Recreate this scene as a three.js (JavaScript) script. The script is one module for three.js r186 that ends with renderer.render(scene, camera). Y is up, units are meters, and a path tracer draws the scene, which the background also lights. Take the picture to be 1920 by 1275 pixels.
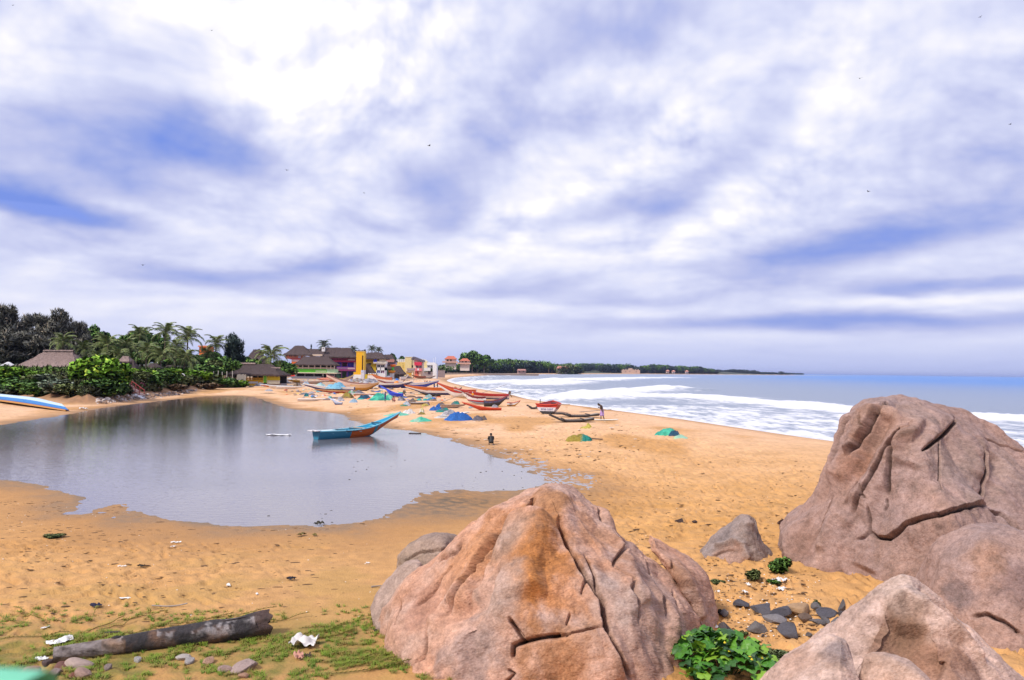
import * as THREE from 'three';
import { mergeGeometries, mergeVertices, toCreasedNormals } from 'three/addons/utils/BufferGeometryUtils.js';
import { MarchingCubes } from 'three/addons/objects/MarchingCubes.js';

// ---------------------------------------------------------------- camera, sky, sun, exposure
const scene = new THREE.Scene();
const F = 1464, EYE = 5.5;                                   // focal length in photograph pixels, eye height above the sea
const camera = new THREE.PerspectiveCamera(2 * Math.atan(637.5 / F) * 180 / Math.PI, 1920 / 1275, 0.05, 60000);
camera.rotation.order = 'YXZ';
camera.position.set(0, EYE, 0);
camera.rotation.set(0.0388, 0, 0.0125);
camera.focus = 30; camera.userData.fStop = 3.2;
camera.updateMatrixWorld(true); camera.updateProjectionMatrix();
scene.fog = new THREE.FogExp2(0xb4c4f4, 0.00004);
const renderer = new THREE.WebGLRenderer({ antialias: true });
renderer.setSize(1024, 680);
renderer.toneMapping = THREE.LinearToneMapping;
const EXPOSURE = 2.6;
renderer.toneMappingExposure = EXPOSURE;
renderer.shadowMap.enabled = true;

const rngOf = (seed) => { let a = seed >>> 0; return () => { a = (a + 0x6D2B79F5) | 0; let t = Math.imul(a ^ (a >>> 15), 1 | a); t = (t + Math.imul(t ^ (t >>> 7), 61 | t)) ^ t; return ((t ^ (t >>> 14)) >>> 0) / 4294967296; }; };
const PERM = new Uint8Array(512); { const r = rngOf(77), p = [...Array(256).keys()]; for (let i = 255; i > 0; i--) { const j = Math.floor(r() * (i + 1)); [p[i], p[j]] = [p[j], p[i]]; } for (let i = 0; i < 512; i++) PERM[i] = p[i & 255]; }
const gr = (h, x, y, z) => { const u = h & 8 ? y : x, v = (h & 12) === 0 ? y : (h & 13) === 12 ? x : z; return ((h & 1) ? -u : u) + ((h & 2) ? -v : v); };
function noise(x, y, z) {
  const X0 = Math.floor(x), Y0 = Math.floor(y), Z0 = Math.floor(z), X = X0 & 255, Y = Y0 & 255, Z = Z0 & 255; x -= X0; y -= Y0; z -= Z0;
  const u = x * x * x * (x * (x * 6 - 15) + 10), v = y * y * y * (y * (y * 6 - 15) + 10), w = z * z * z * (z * (z * 6 - 15) + 10);
  const A = PERM[X] + Y, AA = PERM[A] + Z, AB = PERM[A + 1] + Z, B = PERM[X + 1] + Y, BA = PERM[B] + Z, BB = PERM[B + 1] + Z;
  const l = (t, a, b) => a + t * (b - a);
  return l(w, l(v, l(u, gr(PERM[AA] & 15, x, y, z), gr(PERM[BA] & 15, x - 1, y, z)), l(u, gr(PERM[AB] & 15, x, y - 1, z), gr(PERM[BB] & 15, x - 1, y - 1, z))),
    l(v, l(u, gr(PERM[AA + 1] & 15, x, y, z - 1), gr(PERM[BA + 1] & 15, x - 1, y, z - 1)), l(u, gr(PERM[AB + 1] & 15, x, y - 1, z - 1), gr(PERM[BB + 1] & 15, x - 1, y - 1, z - 1))));
}
function fbm(x, y, z, n = 4) { let s = 0, a = 0.5; for (let i = 0; i < n; i++) { s += a * noise(x, y, z); x = x * 2.03 + 7.1; y = y * 2.03 + 3.7; z = z * 2.03 + 1.3; a *= 0.5; } return s; }
const clamp = (x, a = 0, b = 1) => Math.min(b, Math.max(a, x));
const lerp = (a, b, t) => a + (b - a) * t;
const smooth = (a, b, x) => { const t = clamp((x - a) / (b - a)); return t * t * (3 - 2 * t); };
const mix3 = (a, b, t) => [lerp(a[0], b[0], t), lerp(a[1], b[1], t), lerp(a[2], b[2], t)];
const V = (x, y, z) => new THREE.Vector3(x, y, z);

// a viewing ray through a point of the 1920 x 1275 photograph, used to survey where things stand
function ray(px, py) { return V(px / 960 - 1, 1 - py / 637.5, 0.5).unproject(camera).sub(camera.position).normalize(); }
function onPlane(px, py, y) { const d = ray(px, py); const t = (y - EYE) / d.y; return V(d.x * t, y, d.z * t); }
function atDepth(px, py, depth) { const d = ray(px, py); return d.multiplyScalar(depth / -d.z).add(camera.position); }

// sky: overcast with broken cloud, lavender blue in the hollows and white where the layer is thin
function makeSky(W, H) {
  const data = new Float32Array(W * H * 4);
  const dirOf = (px, py) => { const d = ray(px, py); return [Math.atan2(d.x, -d.z), Math.asin(d.y)]; };
  const masses = [];
  // cloud masses: photo place, half sizes, tilt, amount (+ bright, - dark)
  for (const [px, py, sx, sy, rot, amp] of [
    [130, 260, 290, 110, 6, -0.66], [330, 300, 150, 60, 6, -0.5], [20, 390, 150, 46, 8, -0.7], [110, 420, 100, 22, 4, -0.4], [220, 180, 180, 60, 20, -0.2], [470, 505, 130, 26, 3, -0.5], [350, 510, 150, 24, 2, -0.38], [610, 500, 80, 22, 0, -0.5],
    [870, 395, 70, 60, -25, -0.5], [820, 340, 60, 50, -30, -0.35], [900, 240, 90, 60, 60, -0.32], [1000, 190, 80, 50, 40, -0.35], [1080, 70, 140, 60, 10, -0.36], [1190, 60, 130, 50, 25, -0.3], [1300, 20, 90, 40, 20, -0.3],
    [1180, 390, 150, 24, -6, -0.55], [1300, 370, 70, 40, -35, -0.35], [1400, 260, 120, 60, -35, -0.28], [1480, 490, 190, 30, -4, -0.42], [1600, 480, 130, 30, -12, -0.26], [1650, 450, 200, 60, -18, -0.22], [1820, 535, 190, 17, -2, -0.7], [1890, 430, 120, 90, -20, -0.35],
    [1720, 605, 260, 18, 0, -0.72], [1380, 615, 260, 20, 0, -0.42], [1000, 545, 100, 16, 0, -0.25], [1180, 565, 150, 14, 0, -0.32], [700, 545, 170, 12, 0, -0.25], [230, 540, 220, 16, 0, -0.25], [1740, 240, 130, 60, -25, -0.22], [1750, 100, 100, 60, -10, -0.12], [1010, 530, 90, 25, 0, -0.25], [650, 430, 90, 26, 10, -0.25],
    [560, 120, 140, 170, 10, 0.5], [640, 200, 70, 70, 0, 0.35], [740, 80, 130, 90, 0, 0.28], [560, 300, 60, 120, 10, 0.16], [480, 60, 60, 60, 0, 0.2], [1240, 270, 110, 42, -28, 0.5], [1160, 305, 60, 26, -10, 0.32], [1060, 365, 70, 18, -14, 0.42], [980, 410, 50, 34, -35, 0.42], [930, 460, 60, 50, 0, 0.2], [1370, 90, 110, 50, 0, 0.22],
    [1600, 140, 40, 90, -12, 0.28], [1545, 250, 26, 70, -18, 0.22], [1480, 330, 110, 40, -25, 0.3], [1340, 390, 90, 34, -18, 0.26], [1240, 450, 120, 40, -10, 0.3], [1700, 330, 160, 60, -20, 0.14], [1770, 565, 180, 13, 0, 0.32], [1210, 590, 60, 8, 0, 0.25], [100, 440, 200, 24, 4, 0.3], [300, 400, 130, 24, 6, 0.25], [120, 520, 200, 20, 0, 0.16],
    [800, 520, 120, 30, -8, 0.25], [620, 570, 350, 14, 0, 0.14], [1100, 470, 60, 40, 0, 0.18], [40, 60, 120, 80, 0, 0.12], [1850, 60, 140, 80, 0, 0.15],
  ]) { const [az, el] = dirOf(px, py); masses.push([az, el, sx / F, sy / F, rot * Math.PI / 180, amp]); }
  const r = rngOf(5);                                          // the same weather all round
  for (let i = 0; i < 170; i++) {
    const az = (r() * 2 - 1) * Math.PI, el = 0.05 + r() * r() * 1.3, k = 0.4 + el;
    if (Math.abs(az) < 0.68 && el < 0.52) { r(); r(); r(); r(); continue; }
    masses.push([az, el, (0.08 + 0.14 * r()) * (1 + el), (0.02 + 0.07 * r()) * k * 2, (r() - 0.5) * 0.7, (r() < 0.55 ? -0.5 : 0.42) * (0.5 + 0.6 * r())]);
  }
  const ramp = [[0, 0.19, 0.30, 0.80], [0.22, 0.33, 0.41, 0.80], [0.45, 0.54, 0.58, 0.86], [0.66, 0.73, 0.76, 0.97], [0.9, 0.96, 0.95, 1.02], [1.15, 1.25, 1.22, 1.22]];
  const inView = (i, j) => { const az = Math.abs(((i + 0.5) / W - 0.25) * 2 * Math.PI), el = ((j + 0.5) / H - 0.5) * Math.PI; return az < 0.72 && el > -0.02 && el < 0.56; };
  const skyAt = (i, j, act) => {
    const el = ((j + 0.5) / H - 0.5) * Math.PI, sy = Math.sin(el), cy = Math.cos(el);
    const a = ((i + 0.5) / W - 0.5) * 2 * Math.PI, x = cy * Math.cos(a), z = cy * Math.sin(a), az = Math.atan2(x, -z);
    if (el < -0.01) return [0.20, 0.26, 0.46];
    const form = (az, el, fine) => {                             // thickness of the cloud layer towards that direction
      const Y = 0.9 * Math.log(Math.max(el, 0) + 0.06), X = 2.0 * Math.cos(az), Z = 2.0 * Math.sin(az), w1 = fbm(X * 1.3, Y * 1.5, Z * 1.3 + 4, 2), w2 = fbm(X * 1.3 + 17, Y * 1.5, Z * 1.3, 2);
      const x = X + w1 * 0.16, y = Y + w2 * 0.16, z = Z - w1 * 0.16, A = az * 2.0 + w1 * 0.16 + 0.05 * noise(X * 3, Y * 3.4, Z * 3), B = Y + w2 * 0.13 + 0.05 * noise(X * 3 + 5, Y * 3.4, Z * 3);
      const puff = (k, o) => {                                     // rounded heads of cloud, packed like cauliflower
        const N = Math.round(4 * Math.PI * k), u = A * N / (4 * Math.PI), v = B * k * 1.25 + o, iu = Math.floor(u), iv = Math.floor(v); let d = 9;
        for (let q = -1; q <= 1; q++) for (let t = -1; t <= 1; t++) { const cu = iu + q, cv = iv + t, h = PERM[(PERM[(((cu % N) + N) % N) & 255] + cv + 64 * o) & 255], h2 = PERM[(h + 91) & 255], du = cu + 0.1 + 0.8 * h / 255 - u, dv = cv + 0.1 + 0.8 * h2 / 255 - v, e = du * du + dv * dv; if (e < d) d = e; }
        return 0.45 - Math.sqrt(d);
      };
      let d = 1.15 * fbm(x * 1.1, y * 1.2, z * 1.1, 3) + 0.30 * puff(2.2, 1) + 0.26 * puff(4.3, 2); if (fine) d += 0.14 * puff(9, 3) + 0.08 * puff(19, 4) + 0.045 * puff(38, 5) + 0.05 * fbm(x * 14, y * 14, z * 14, 3);
      return d;
    };
    const n = form(az, el, true), far = clamp((el + 0.04) / 0.3), relief = n - form(az - 0.012, el + 0.024 * far, true);
    let m = 0; const bend = fbm(4.2 * Math.cos(az), 2.4 * Math.log(Math.max(el, 0) + 0.06), 4.2 * Math.sin(az), 5), ux = bend * 0.12, uy = bend * 0.07 * far + n * 0.012 * far;
    for (const q of act) {
      let dx = az - q[0]; if (dx > Math.PI) dx -= 2 * Math.PI; else if (dx < -Math.PI) dx += 2 * Math.PI;
      if (Math.abs(dx) > 1) continue;
      dx = dx * Math.max(0.2, cy) + ux; const dy = el - q[1] + uy, cs = Math.cos(q[4]), sn = Math.sin(q[4]);
      let p = (dx * cs - dy * sn) / q[2], s = (dx * sn + dy * cs) / q[3]; if (q[5] < 0 && s < 0) s *= 1.5;
      const d2 = p * p + s * s; if (d2 < 8) m += q[5] * Math.exp(-d2 * 0.8);
    }
    const low = smooth(0.0, 0.22, el);
    let b = 0.71 + 0.25 * n * (0.4 + 0.6 * low) + relief * 1.15 * (0.75 + 0.9 * clamp(m, -0.5, 0.6)) * (0.3 + 0.7 * low) + m * (m > 0 ? 0.46 + 0.5 * n : 0.66 - 0.2 * n);
    b = lerp(b, 0.52 + 0.7 * (b - 0.55) - 0.05 * Math.sin(az), 1 - smooth(0.0, 0.10, el));
    b = clamp(b, 0.02, 1.15);
    let t = 1; while (t < ramp.length - 1 && ramp[t][0] < b) t++;
    const f = clamp((b - ramp[t - 1][0]) / (ramp[t][0] - ramp[t - 1][0]));
    const c = [1, 2, 3].map((q) => lerp(ramp[t - 1][q], ramp[t][q], f));
    return mix3(c, [0.47, 0.53, 0.86], 0.75 * (1 - smooth(0.0, 0.055, el)));
  };
  const put = (i, j, c) => { const k = (j * W + i) * 4; data[k] = c[0] / EXPOSURE; data[k + 1] = c[1] / EXPOSURE; data[k + 2] = c[2] / EXPOSURE; data[k + 3] = 1; };
  const S = 8, CW = W / S, CH = H / S, coarse = [];
  const active = (j) => { const el = ((j + 0.5) / H - 0.5) * Math.PI; return masses.filter((m) => Math.abs(el - m[1]) < 3.2 * Math.max(m[3], Math.abs(Math.sin(m[4])) * m[2] + m[3]) + 0.05); };
  for (let j = 0; j <= CH; j++) { const act = active(j * S); for (let i = 0; i < CW; i++) coarse.push(skyAt(i * S, Math.min(j * S, H - 1), act)); }
  for (let j = 0; j < H; j++) {
    const act = active(j), cj = Math.floor(j / S), fj = j / S - cj;
    for (let i = 0; i < W; i++) {
      if (inView(i, j)) { put(i, j, skyAt(i, j, act)); continue; }
      const ci = Math.floor(i / S), fi = i / S - ci, c2 = (ci + 1) % CW;
      put(i, j, mix3(mix3(coarse[cj * CW + ci], coarse[cj * CW + c2], fi), mix3(coarse[(cj + 1) * CW + ci], coarse[(cj + 1) * CW + c2], fi), fj));
    }
  }
  const t = new THREE.DataTexture(data, W, H, THREE.RGBAFormat, THREE.FloatType);
  t.mapping = THREE.EquirectangularReflectionMapping; t.magFilter = THREE.LinearFilter; t.needsUpdate = true;
  return t;
}
scene.background = scene.environment = makeSky(4096, 2048);

const sun = new THREE.DirectionalLight(new THREE.Color(1, 0.93, 0.82), 1.5);
sun.position.set(-75, 100, 45); sun.target.position.set(0, 0, -20); scene.add(sun, sun.target);
sun.castShadow = true; sun.shadow.radius = 20; sun.shadow.mapSize.set(2048, 2048);
Object.assign(sun.shadow.camera, { left: -150, right: 150, top: 250, bottom: -250, near: 1, far: 500 });

// ---------------------------------------------------------------- naming and building helpers
const taken = new Map();
function numbered(name) { const n = taken.get(name) ?? 0; taken.set(name, n + 1); return n ? `${name}_${String(n).padStart(3, '0')}` : name; }
function tag(o, label, category, group) { o.userData.label = label; o.userData.category = category; if (group) o.userData.group = group; return o; }
function shadowed(m) { m.castShadow = m.receiveShadow = true; return m; }
function thing(name, label, category, pos = [0, 0, 0], turn = 0, group) {
  const g = new THREE.Group(); g.name = numbered(name); scene.add(g); g.position.set(...(pos.isVector3 ? pos.toArray() : pos)); g.rotation.y = turn;
  return tag(g, label, category, group);
}
function part(parent, name, geo, m, label) {
  const o = shadowed(new THREE.Mesh(Array.isArray(geo) ? mergeAll(geo) : geo, m)); o.name = name; parent.add(o);
  if (label) o.userData.label = label;
  return o;
}
function single(name, label, category, geo, m, pos = [0, 0, 0], turn = 0, group) {
  const o = shadowed(new THREE.Mesh(Array.isArray(geo) ? mergeAll(geo) : geo, m)); o.name = numbered(name); scene.add(o);
  o.position.set(...(pos.isVector3 ? pos.toArray() : pos)); o.rotation.y = turn;
  return tag(o, label, category, group);
}
function struct(name, geo, m) { const o = shadowed(new THREE.Mesh(geo, m)); o.name = name; o.userData.kind = 'structure'; scene.add(o); return o; }
function mergeAll(list) {
  const all = list.map((g) => { g = g.index ? g.toNonIndexed() : g; if (!g.attributes.normal) g.computeVertexNormals(); if (!g.attributes.uv) g.setAttribute('uv', new THREE.BufferAttribute(new Float32Array(g.attributes.position.count * 2), 2)); return g; });
  const keys = ['position', 'normal', 'uv', ...(all.every((g) => g.attributes.color) ? ['color'] : [])];
  for (const g of all) for (const k of Object.keys(g.attributes)) if (!keys.includes(k)) g.deleteAttribute(k);
  return mergeGeometries(all);
}
function box(w, h, d, x = 0, y = 0, z = 0, ry = 0, rx = 0, rz = 0) { const g = new THREE.BoxGeometry(w, h, d); if (rx) g.rotateX(rx); if (rz) g.rotateZ(rz); if (ry) g.rotateY(ry); g.translate(x, y, z); return g; }
function cyl(r0, r1, h, x = 0, y = 0, z = 0, n = 8) { const g = new THREE.CylinderGeometry(r0, r1, h, n); g.translate(x, y, z); return g; }
function bar(a, b, r, r2 = r, n = 6) { const d = b.clone().sub(a), g = new THREE.CylinderGeometry(r2, r, d.length(), n); g.applyQuaternion(new THREE.Quaternion().setFromUnitVectors(V(0, 1, 0), d.clone().normalize())); const m = a.clone().add(b).multiplyScalar(0.5); g.translate(m.x, m.y, m.z); return g; }
function tube(pts, r, seg = 16, n = 6) { return new THREE.TubeGeometry(new THREE.CatmullRomCurve3(pts), seg, r, n); }
// a grid of (nu+1) x (nv+1) points, f(u, v) -> [x, y, z]; c(u, v) -> colour
function sheet(nu, nv, f, c, uvs = [1, 1]) {
  const p = new Float32Array((nu + 1) * (nv + 1) * 3), uv = new Float32Array((nu + 1) * (nv + 1) * 2), col = c && new Float32Array(p.length), idx = [];
  for (let j = 0, k = 0; j <= nv; j++) for (let i = 0; i <= nu; i++, k++) {
    p.set(f(i / nu, j / nv, i, j), k * 3); uv[k * 2] = i / nu * uvs[0]; uv[k * 2 + 1] = j / nv * uvs[1]; if (c) col.set(c(i / nu, j / nv, p[k * 3], p[k * 3 + 1], p[k * 3 + 2]), k * 3);
    if (i < nu && j < nv) { const a = k, b = k + 1, d = k + nu + 1, e = d + 1; idx.push(a, b, d, b, e, d); }
  }
  const g = new THREE.BufferGeometry(); g.setAttribute('position', new THREE.BufferAttribute(p, 3)); g.setAttribute('uv', new THREE.BufferAttribute(uv, 2)); if (c) g.setAttribute('color', new THREE.BufferAttribute(col, 3));
  g.setIndex(idx); g.computeVertexNormals(); return g;
}
function tint(g, f) { const p = g.attributes.position, c = new Float32Array(p.count * 3); for (let i = 0; i < p.count; i++) c.set(typeof f === 'function' ? f(p.getX(i), p.getY(i), p.getZ(i)) : f, i * 3); g.setAttribute('color', new THREE.BufferAttribute(c, 3)); return g; }

// ---------------------------------------------------------------- computed textures and materials
function tex(n, f, { srgb = false, repeat = [1, 1] } = {}) {
  const d = new Uint8Array(n * n * 4);
  for (let j = 0; j < n; j++) for (let i = 0; i < n; i++) { const v = f(i / n, j / n), k = (j * n + i) * 4; if (typeof v === 'number') { d[k] = d[k + 1] = d[k + 2] = clamp(v) * 255; } else { d[k] = clamp(v[0]) * 255; d[k + 1] = clamp(v[1]) * 255; d[k + 2] = clamp(v[2]) * 255; } d[k + 3] = 255; }
  const t = new THREE.DataTexture(d, n, n, THREE.RGBAFormat); t.wrapS = t.wrapT = THREE.RepeatWrapping; t.magFilter = THREE.LinearFilter; t.repeat.set(...repeat); if (srgb) t.colorSpace = THREE.SRGBColorSpace; t.needsUpdate = true; return t;
}
// noise that tiles: blend of four shifted copies
function tiled(f) { return (u, v) => { const a = f(u, v), b = f(u - 1, v), c = f(u, v - 1), d = f(u - 1, v - 1); const w = (a * (1 - u) * (1 - v) + b * u * (1 - v) + c * (1 - u) * v + d * u * v), q = Math.sqrt(((1 - u) ** 2 + u * u) * ((1 - v) ** 2 + v * v)); return w / q; }; }
const sandBump = tex(512, ((g) => (u, v) => 0.5 + g(u, v))(tiled((u, v) => 0.4 * fbm(u * 12, v * 12, 1, 4) + 0.14 * noise(u * 70, v * 70, 4) + 0.10 * noise(u * 200, v * 200, 2))));
const sandMap = tex(512, ((g) => (u, v) => { const a = g(u, v); return [0.88 + 0.3 * a, 0.87 + 0.34 * a, 0.86 + 0.36 * a]; })(tiled((u, v) => 0.25 * fbm(u * 20, v * 20, 7, 3) + 0.35 * noise(u * 190, v * 190, 3) + 0.3 * noise(u * 90, v * 90, 6))));
const rockBump = tex(512, ((g) => (u, v) => 0.5 + g(u, v))(tiled((u, v) => 0.40 * fbm(u * 10, v * 10, 3, 5) + 0.16 * noise(u * 45, v * 45, 5) + 0.12 * noise(u * 110, v * 110, 5))));
const rockMap = tex(512, ((g) => (u, v) => { const a = g(u, v); return [0.86 + 0.42 * a, 0.85 + 0.45 * a, 0.85 + 0.48 * a]; })(tiled((u, v) => 0.55 * fbm(u * 14, v * 14, 7, 4) + 0.42 * noise(u * 42, v * 42, 1) + 0.42 * noise(u * 90, v * 90, 3) + 0.25 * noise(u * 180, v * 180, 6))));
const thatchBump = tex(256, ((g) => (u, v) => 0.5 + g(u, v))(tiled((u, v) => 0.6 * noise(u * 90, v * 7, 3) + 0.35 * noise(u * 40, v * 3, 8) + 0.25 * fbm(u * 6, v * 6, 2, 3))));
const thatchMap = tex(256, ((g) => (u, v) => { const a = g(u, v); return [0.82 + 0.6 * a, 0.82 + 0.6 * a, 0.82 + 0.6 * a]; })(tiled((u, v) => 0.5 * noise(u * 80, v * 6, 3) + 0.4 * fbm(u * 7, v * 5, 2, 4))));
const woodMap = tex(256, ((g) => (u, v) => { const a = g(u, v); return [0.85 + 0.4 * a, 0.85 + 0.4 * a, 0.85 + 0.4 * a]; })(tiled((u, v) => 0.6 * noise(u * 5, v * 70, 3) + 0.4 * fbm(u * 4, v * 12, 2, 3))));
const wearMap = tex(256, ((g) => (u, v) => { const a = g(u, v); return [0.93 + 0.3 * a, 0.93 + 0.28 * a, 0.92 + 0.26 * a]; })(tiled((u, v) => 0.5 * fbm(u * 7, v * 7, 4, 5) + 0.2 * noise(u * 60, v * 60, 1))));
const netBump = tex(256, ((g) => (u, v) => 0.5 + g(u, v))(tiled((u, v) => 0.6 * noise(u * 22, v * 22, 3) + 0.5 * noise(u * 60, v * 60, 8))));
const mat = (rgb, o = {}) => { const m = new THREE.MeshStandardMaterial({ roughness: 0.8, side: THREE.DoubleSide, ...o }); m.color.setRGB(...rgb); return m; };
const cache = new Map();
const paint = (rgb, o = {}) => { const k = rgb.join() + JSON.stringify(o); if (!cache.has(k)) cache.set(k, mat(rgb, { roughness: 0.65, map: wearMap, ...o })); return cache.get(k); };
const cloth = (rgb) => { const k = 'c' + rgb.join(); if (!cache.has(k)) cache.set(k, mat(rgb, { roughness: 0.95, map: wearMap, bumpMap: netBump, bumpScale: 0.06 })); return cache.get(k); };
const tintedNet = mat([1, 1, 1], { roughness: 0.95, vertexColors: true, bumpMap: netBump, bumpScale: 0.06, map: wearMap });
const thatch = mat([0.115, 0.080, 0.080], { roughness: 1, map: thatchMap, bumpMap: thatchBump, bumpScale: 0.15 });
const thatchPale = mat([0.40, 0.285, 0.26], { roughness: 1, map: thatchMap, bumpMap: thatchBump, bumpScale: 0.12 });
const wood = mat([0.22, 0.14, 0.09], { roughness: 0.9, map: woodMap }), woodGrey = mat([0.36, 0.31, 0.28], { roughness: 0.9, map: woodMap }), woodDark = mat([0.05, 0.04, 0.04], { roughness: 0.85, map: woodMap });
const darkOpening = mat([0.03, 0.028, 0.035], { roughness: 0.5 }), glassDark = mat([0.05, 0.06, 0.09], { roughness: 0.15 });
// ---------------------------------------------------------------- the lie of the land
const POND = 0.5;
const smoothLine = (pts, n, closed = false) => new THREE.CatmullRomCurve3(pts, closed, 'catmullrom', 0.4).getPoints(n);
class Line2 {                                                 // distance to a polyline, signed for a polygon (positive inside)
  constructor(pts, closed) { this.p = pts.map((q) => [q.x, q.z]); this.closed = closed; this.box = [Infinity, Infinity, -Infinity, -Infinity]; for (const [x, z] of this.p) { this.box[0] = Math.min(this.box[0], x); this.box[1] = Math.min(this.box[1], z); this.box[2] = Math.max(this.box[2], x); this.box[3] = Math.max(this.box[3], z); } }
  at(x, z, far = Infinity) {
    const p = this.p, n = p.length; let best = 1e18, inside = false;
    if (!this.runs) { this.runs = []; for (let s = 0; s < n; s += 10) { const b = [Infinity, Infinity, -Infinity, -Infinity]; for (let i = s; i < Math.min(n, s + 10); i++) for (const k of [i, (i + n - 1) % n]) { b[0] = Math.min(b[0], p[k][0]); b[1] = Math.min(b[1], p[k][1]); b[2] = Math.max(b[2], p[k][0]); b[3] = Math.max(b[3], p[k][1]); } this.runs.push([s, Math.min(n, s + 10), b]); } this.last = 0; }
    if (far < Infinity) { const dx = Math.max(this.box[0] - x, 0, x - this.box[2]), dz = Math.max(this.box[1] - z, 0, z - this.box[3]); if (dx * dx + dz * dz > far * far) return -far; }
    const last = this.last; for (let o = 0; o < this.runs.length; o++) { const q = o === 0 ? last : o <= last ? o - 1 : o, [s, e, b] = this.runs[q], bx = Math.max(b[0] - x, 0, x - b[2]), bz = Math.max(b[1] - z, 0, z - b[3]), near = bx * bx + bz * bz < best, cross = this.closed && z >= b[1] && z <= b[3] && x <= b[2]; if (!near && !cross) continue;
    for (let i = s, j = (s + n - 1) % n; i < e; j = i++) {
      const ax = p[j][0], az = p[j][1], bx = p[i][0], bz = p[i][1];
      if (this.closed || i) { const ex = bx - ax, ez = bz - az, t = clamp(((x - ax) * ex + (z - az) * ez) / (ex * ex + ez * ez || 1)), dx = x - ax - t * ex, dz = z - az - t * ez, d = dx * dx + dz * dz; if (d < best) { best = d; this.last = q; } }
      if (this.closed && (az > z) !== (bz > z) && x < (bx - ax) * (z - az) / (bz - az) + ax) inside = !inside;
    } }
    const d = Math.sqrt(best); return this.closed ? (inside ? d : -d) : d;
  }
}
const W3 = (list) => list.map(([x, z]) => V(x, 0, z));
const pondLine = new Line2(smoothLine([
  [-300, 850], [-120, 880], [0, 899], [90, 912], [140, 930], [158, 958], [185, 952], [235, 944], [290, 966], [350, 981], [430, 986], [520, 983], [600, 985], [680, 975], [738, 962], [762, 942], [785, 924], [840, 918], [900, 920], [955, 920], [1000, 916], [1022, 904],
  [1000, 888], [965, 870], [935, 858], [905, 845], [850, 827], [800, 814], [775, 809], [745, 805], [700, 799], [660, 789], [650, 783], [640, 777], [600, 772], [540, 766], [500, 753], [470, 744], [430, 742], [380, 744], [330, 749], [280, 755], [235, 760], [190, 766], [150, 774], [120, 779], [80, 785], [30, 793], [-60, 806], [-200, 826], [-330, 842],
].map(([x, y]) => onPlane(x, y, POND)), 260, true), true);
const shore = smoothLine(W3([[70, 70], [50, 0], [39, -30], [31, -50], [26, -64], [23, -76.5], [19.5, -92], [14.3, -110], [4, -146], [-1.2, -185], [-11, -235], [-24, -320], [-33, -402], [-38, -550], [-30, -745], [0, -1006], [82, -1340], [314, -2000], [746, -2800], [1330, -3600]]), 150);
const seaLine = new Line2([...shore, ...W3([[1250, -5000], [500, -9000], [500, -40000], [60000, -40000], [60000, 3000], [70, 3000]])], true);
const bankLine = new Line2([...smoothLine([[-260, 800], [-100, 757], [0, 741], [60, 744], [130, 752], [175, 753], [230, 748], [290, 741], [340, 735], [400, 728], [440, 721], [452, 714]].map(([x, y]) => onPlane(x, y, 0.9)), 60), ...W3([[-170, -340], [-600, -520], [-600, 20]])], true);
function ground(x, z) {
  const d = Math.hypot(x, z), ds = -seaLine.at(x, z), dp = -pondLine.at(x, z, 60), db = bankLine.at(x, z, 60);
  const beach = ds < 0 ? Math.max(-3, ds * 0.035) : 0.02 + Math.min(ds * 0.06, 0.05) + 1.0 * (1 - Math.exp(-ds / 7));
  const e = dp + 0.9 * fbm(x * 0.35, 0.3, z * 0.35, 3) + 0.5 * fbm(x * 1.3, 0.9, z * 1.3, 3);
  const basin = e < 0 ? Math.max(0.1, POND + e * 0.05) : POND + 0.62 * (1 - Math.exp(-e * e / (60 + 9 * e)));
  let h = Math.min(beach, basin); const q = Math.abs(beach - basin); if (q < 0.2 && ds > 0) h -= (0.2 - q) ** 2 * 0.5;
  if (db > -6) h += 3.0 * smooth(-1.5, 7, db + 1.6 * fbm(x * 0.2, 1, z * 0.2, 3)) + (db > 0 ? 0.4 * fbm(x * 0.5, 5, z * 0.5, 3) : 0);
  if (d > 400) h += smooth(500, 1500, d) * smooth(50, 320, ds) * 10;
  if (ds > 1 && dp > 0.2 && d < 120) h += 0.035 * fbm(x * 0.8, 2, z * 0.8, 3) * Math.min(1, dp * 0.4) + dents(x, z, d) * Math.min(1, dp * 0.5);
  return h;
}
const trampled = new Line2(smoothLine(W3([[9, -13], [9, -22], [10, -30], [8, -45], [6, -60]]), 20), false);
function dents(x, z, d) {                                     // footprints trodden into dry sand
  if (d > 70) return 0;
  const left = x < -3 && z > -22 ? smooth(-3, -5, x) * (0.35 + 0.6 * smooth(-4, -8, x)) : 0, right = smooth(14, 4, trampled.at(x, z)), k = Math.max(left, right, 0.12);
  let h = 0;
  for (const [s, c] of [[0.34, 0.055], [0.52, 0.05]]) { const u = x / s + 3 * noise(x * 0.7, z * 0.7, 3), v = z / s, iu = Math.floor(u), iv = Math.floor(v), hsh = PERM[(PERM[iu & 255] + iv) & 255]; if (hsh < 150 * k + 20) { const fx = (u - iu - 0.5) * 2, fz = (v - iv - 0.5) * 2, r2 = fx * fx * 1.6 + fz * fz; if (r2 < 1) h -= c * (1 - r2) ** 1.2 * (0.4 + hsh / 150); else if (r2 < 1.8) h += c * 0.2; } }
  return h * k * (x < 0 ? 1.15 : 1.7);
}
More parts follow.
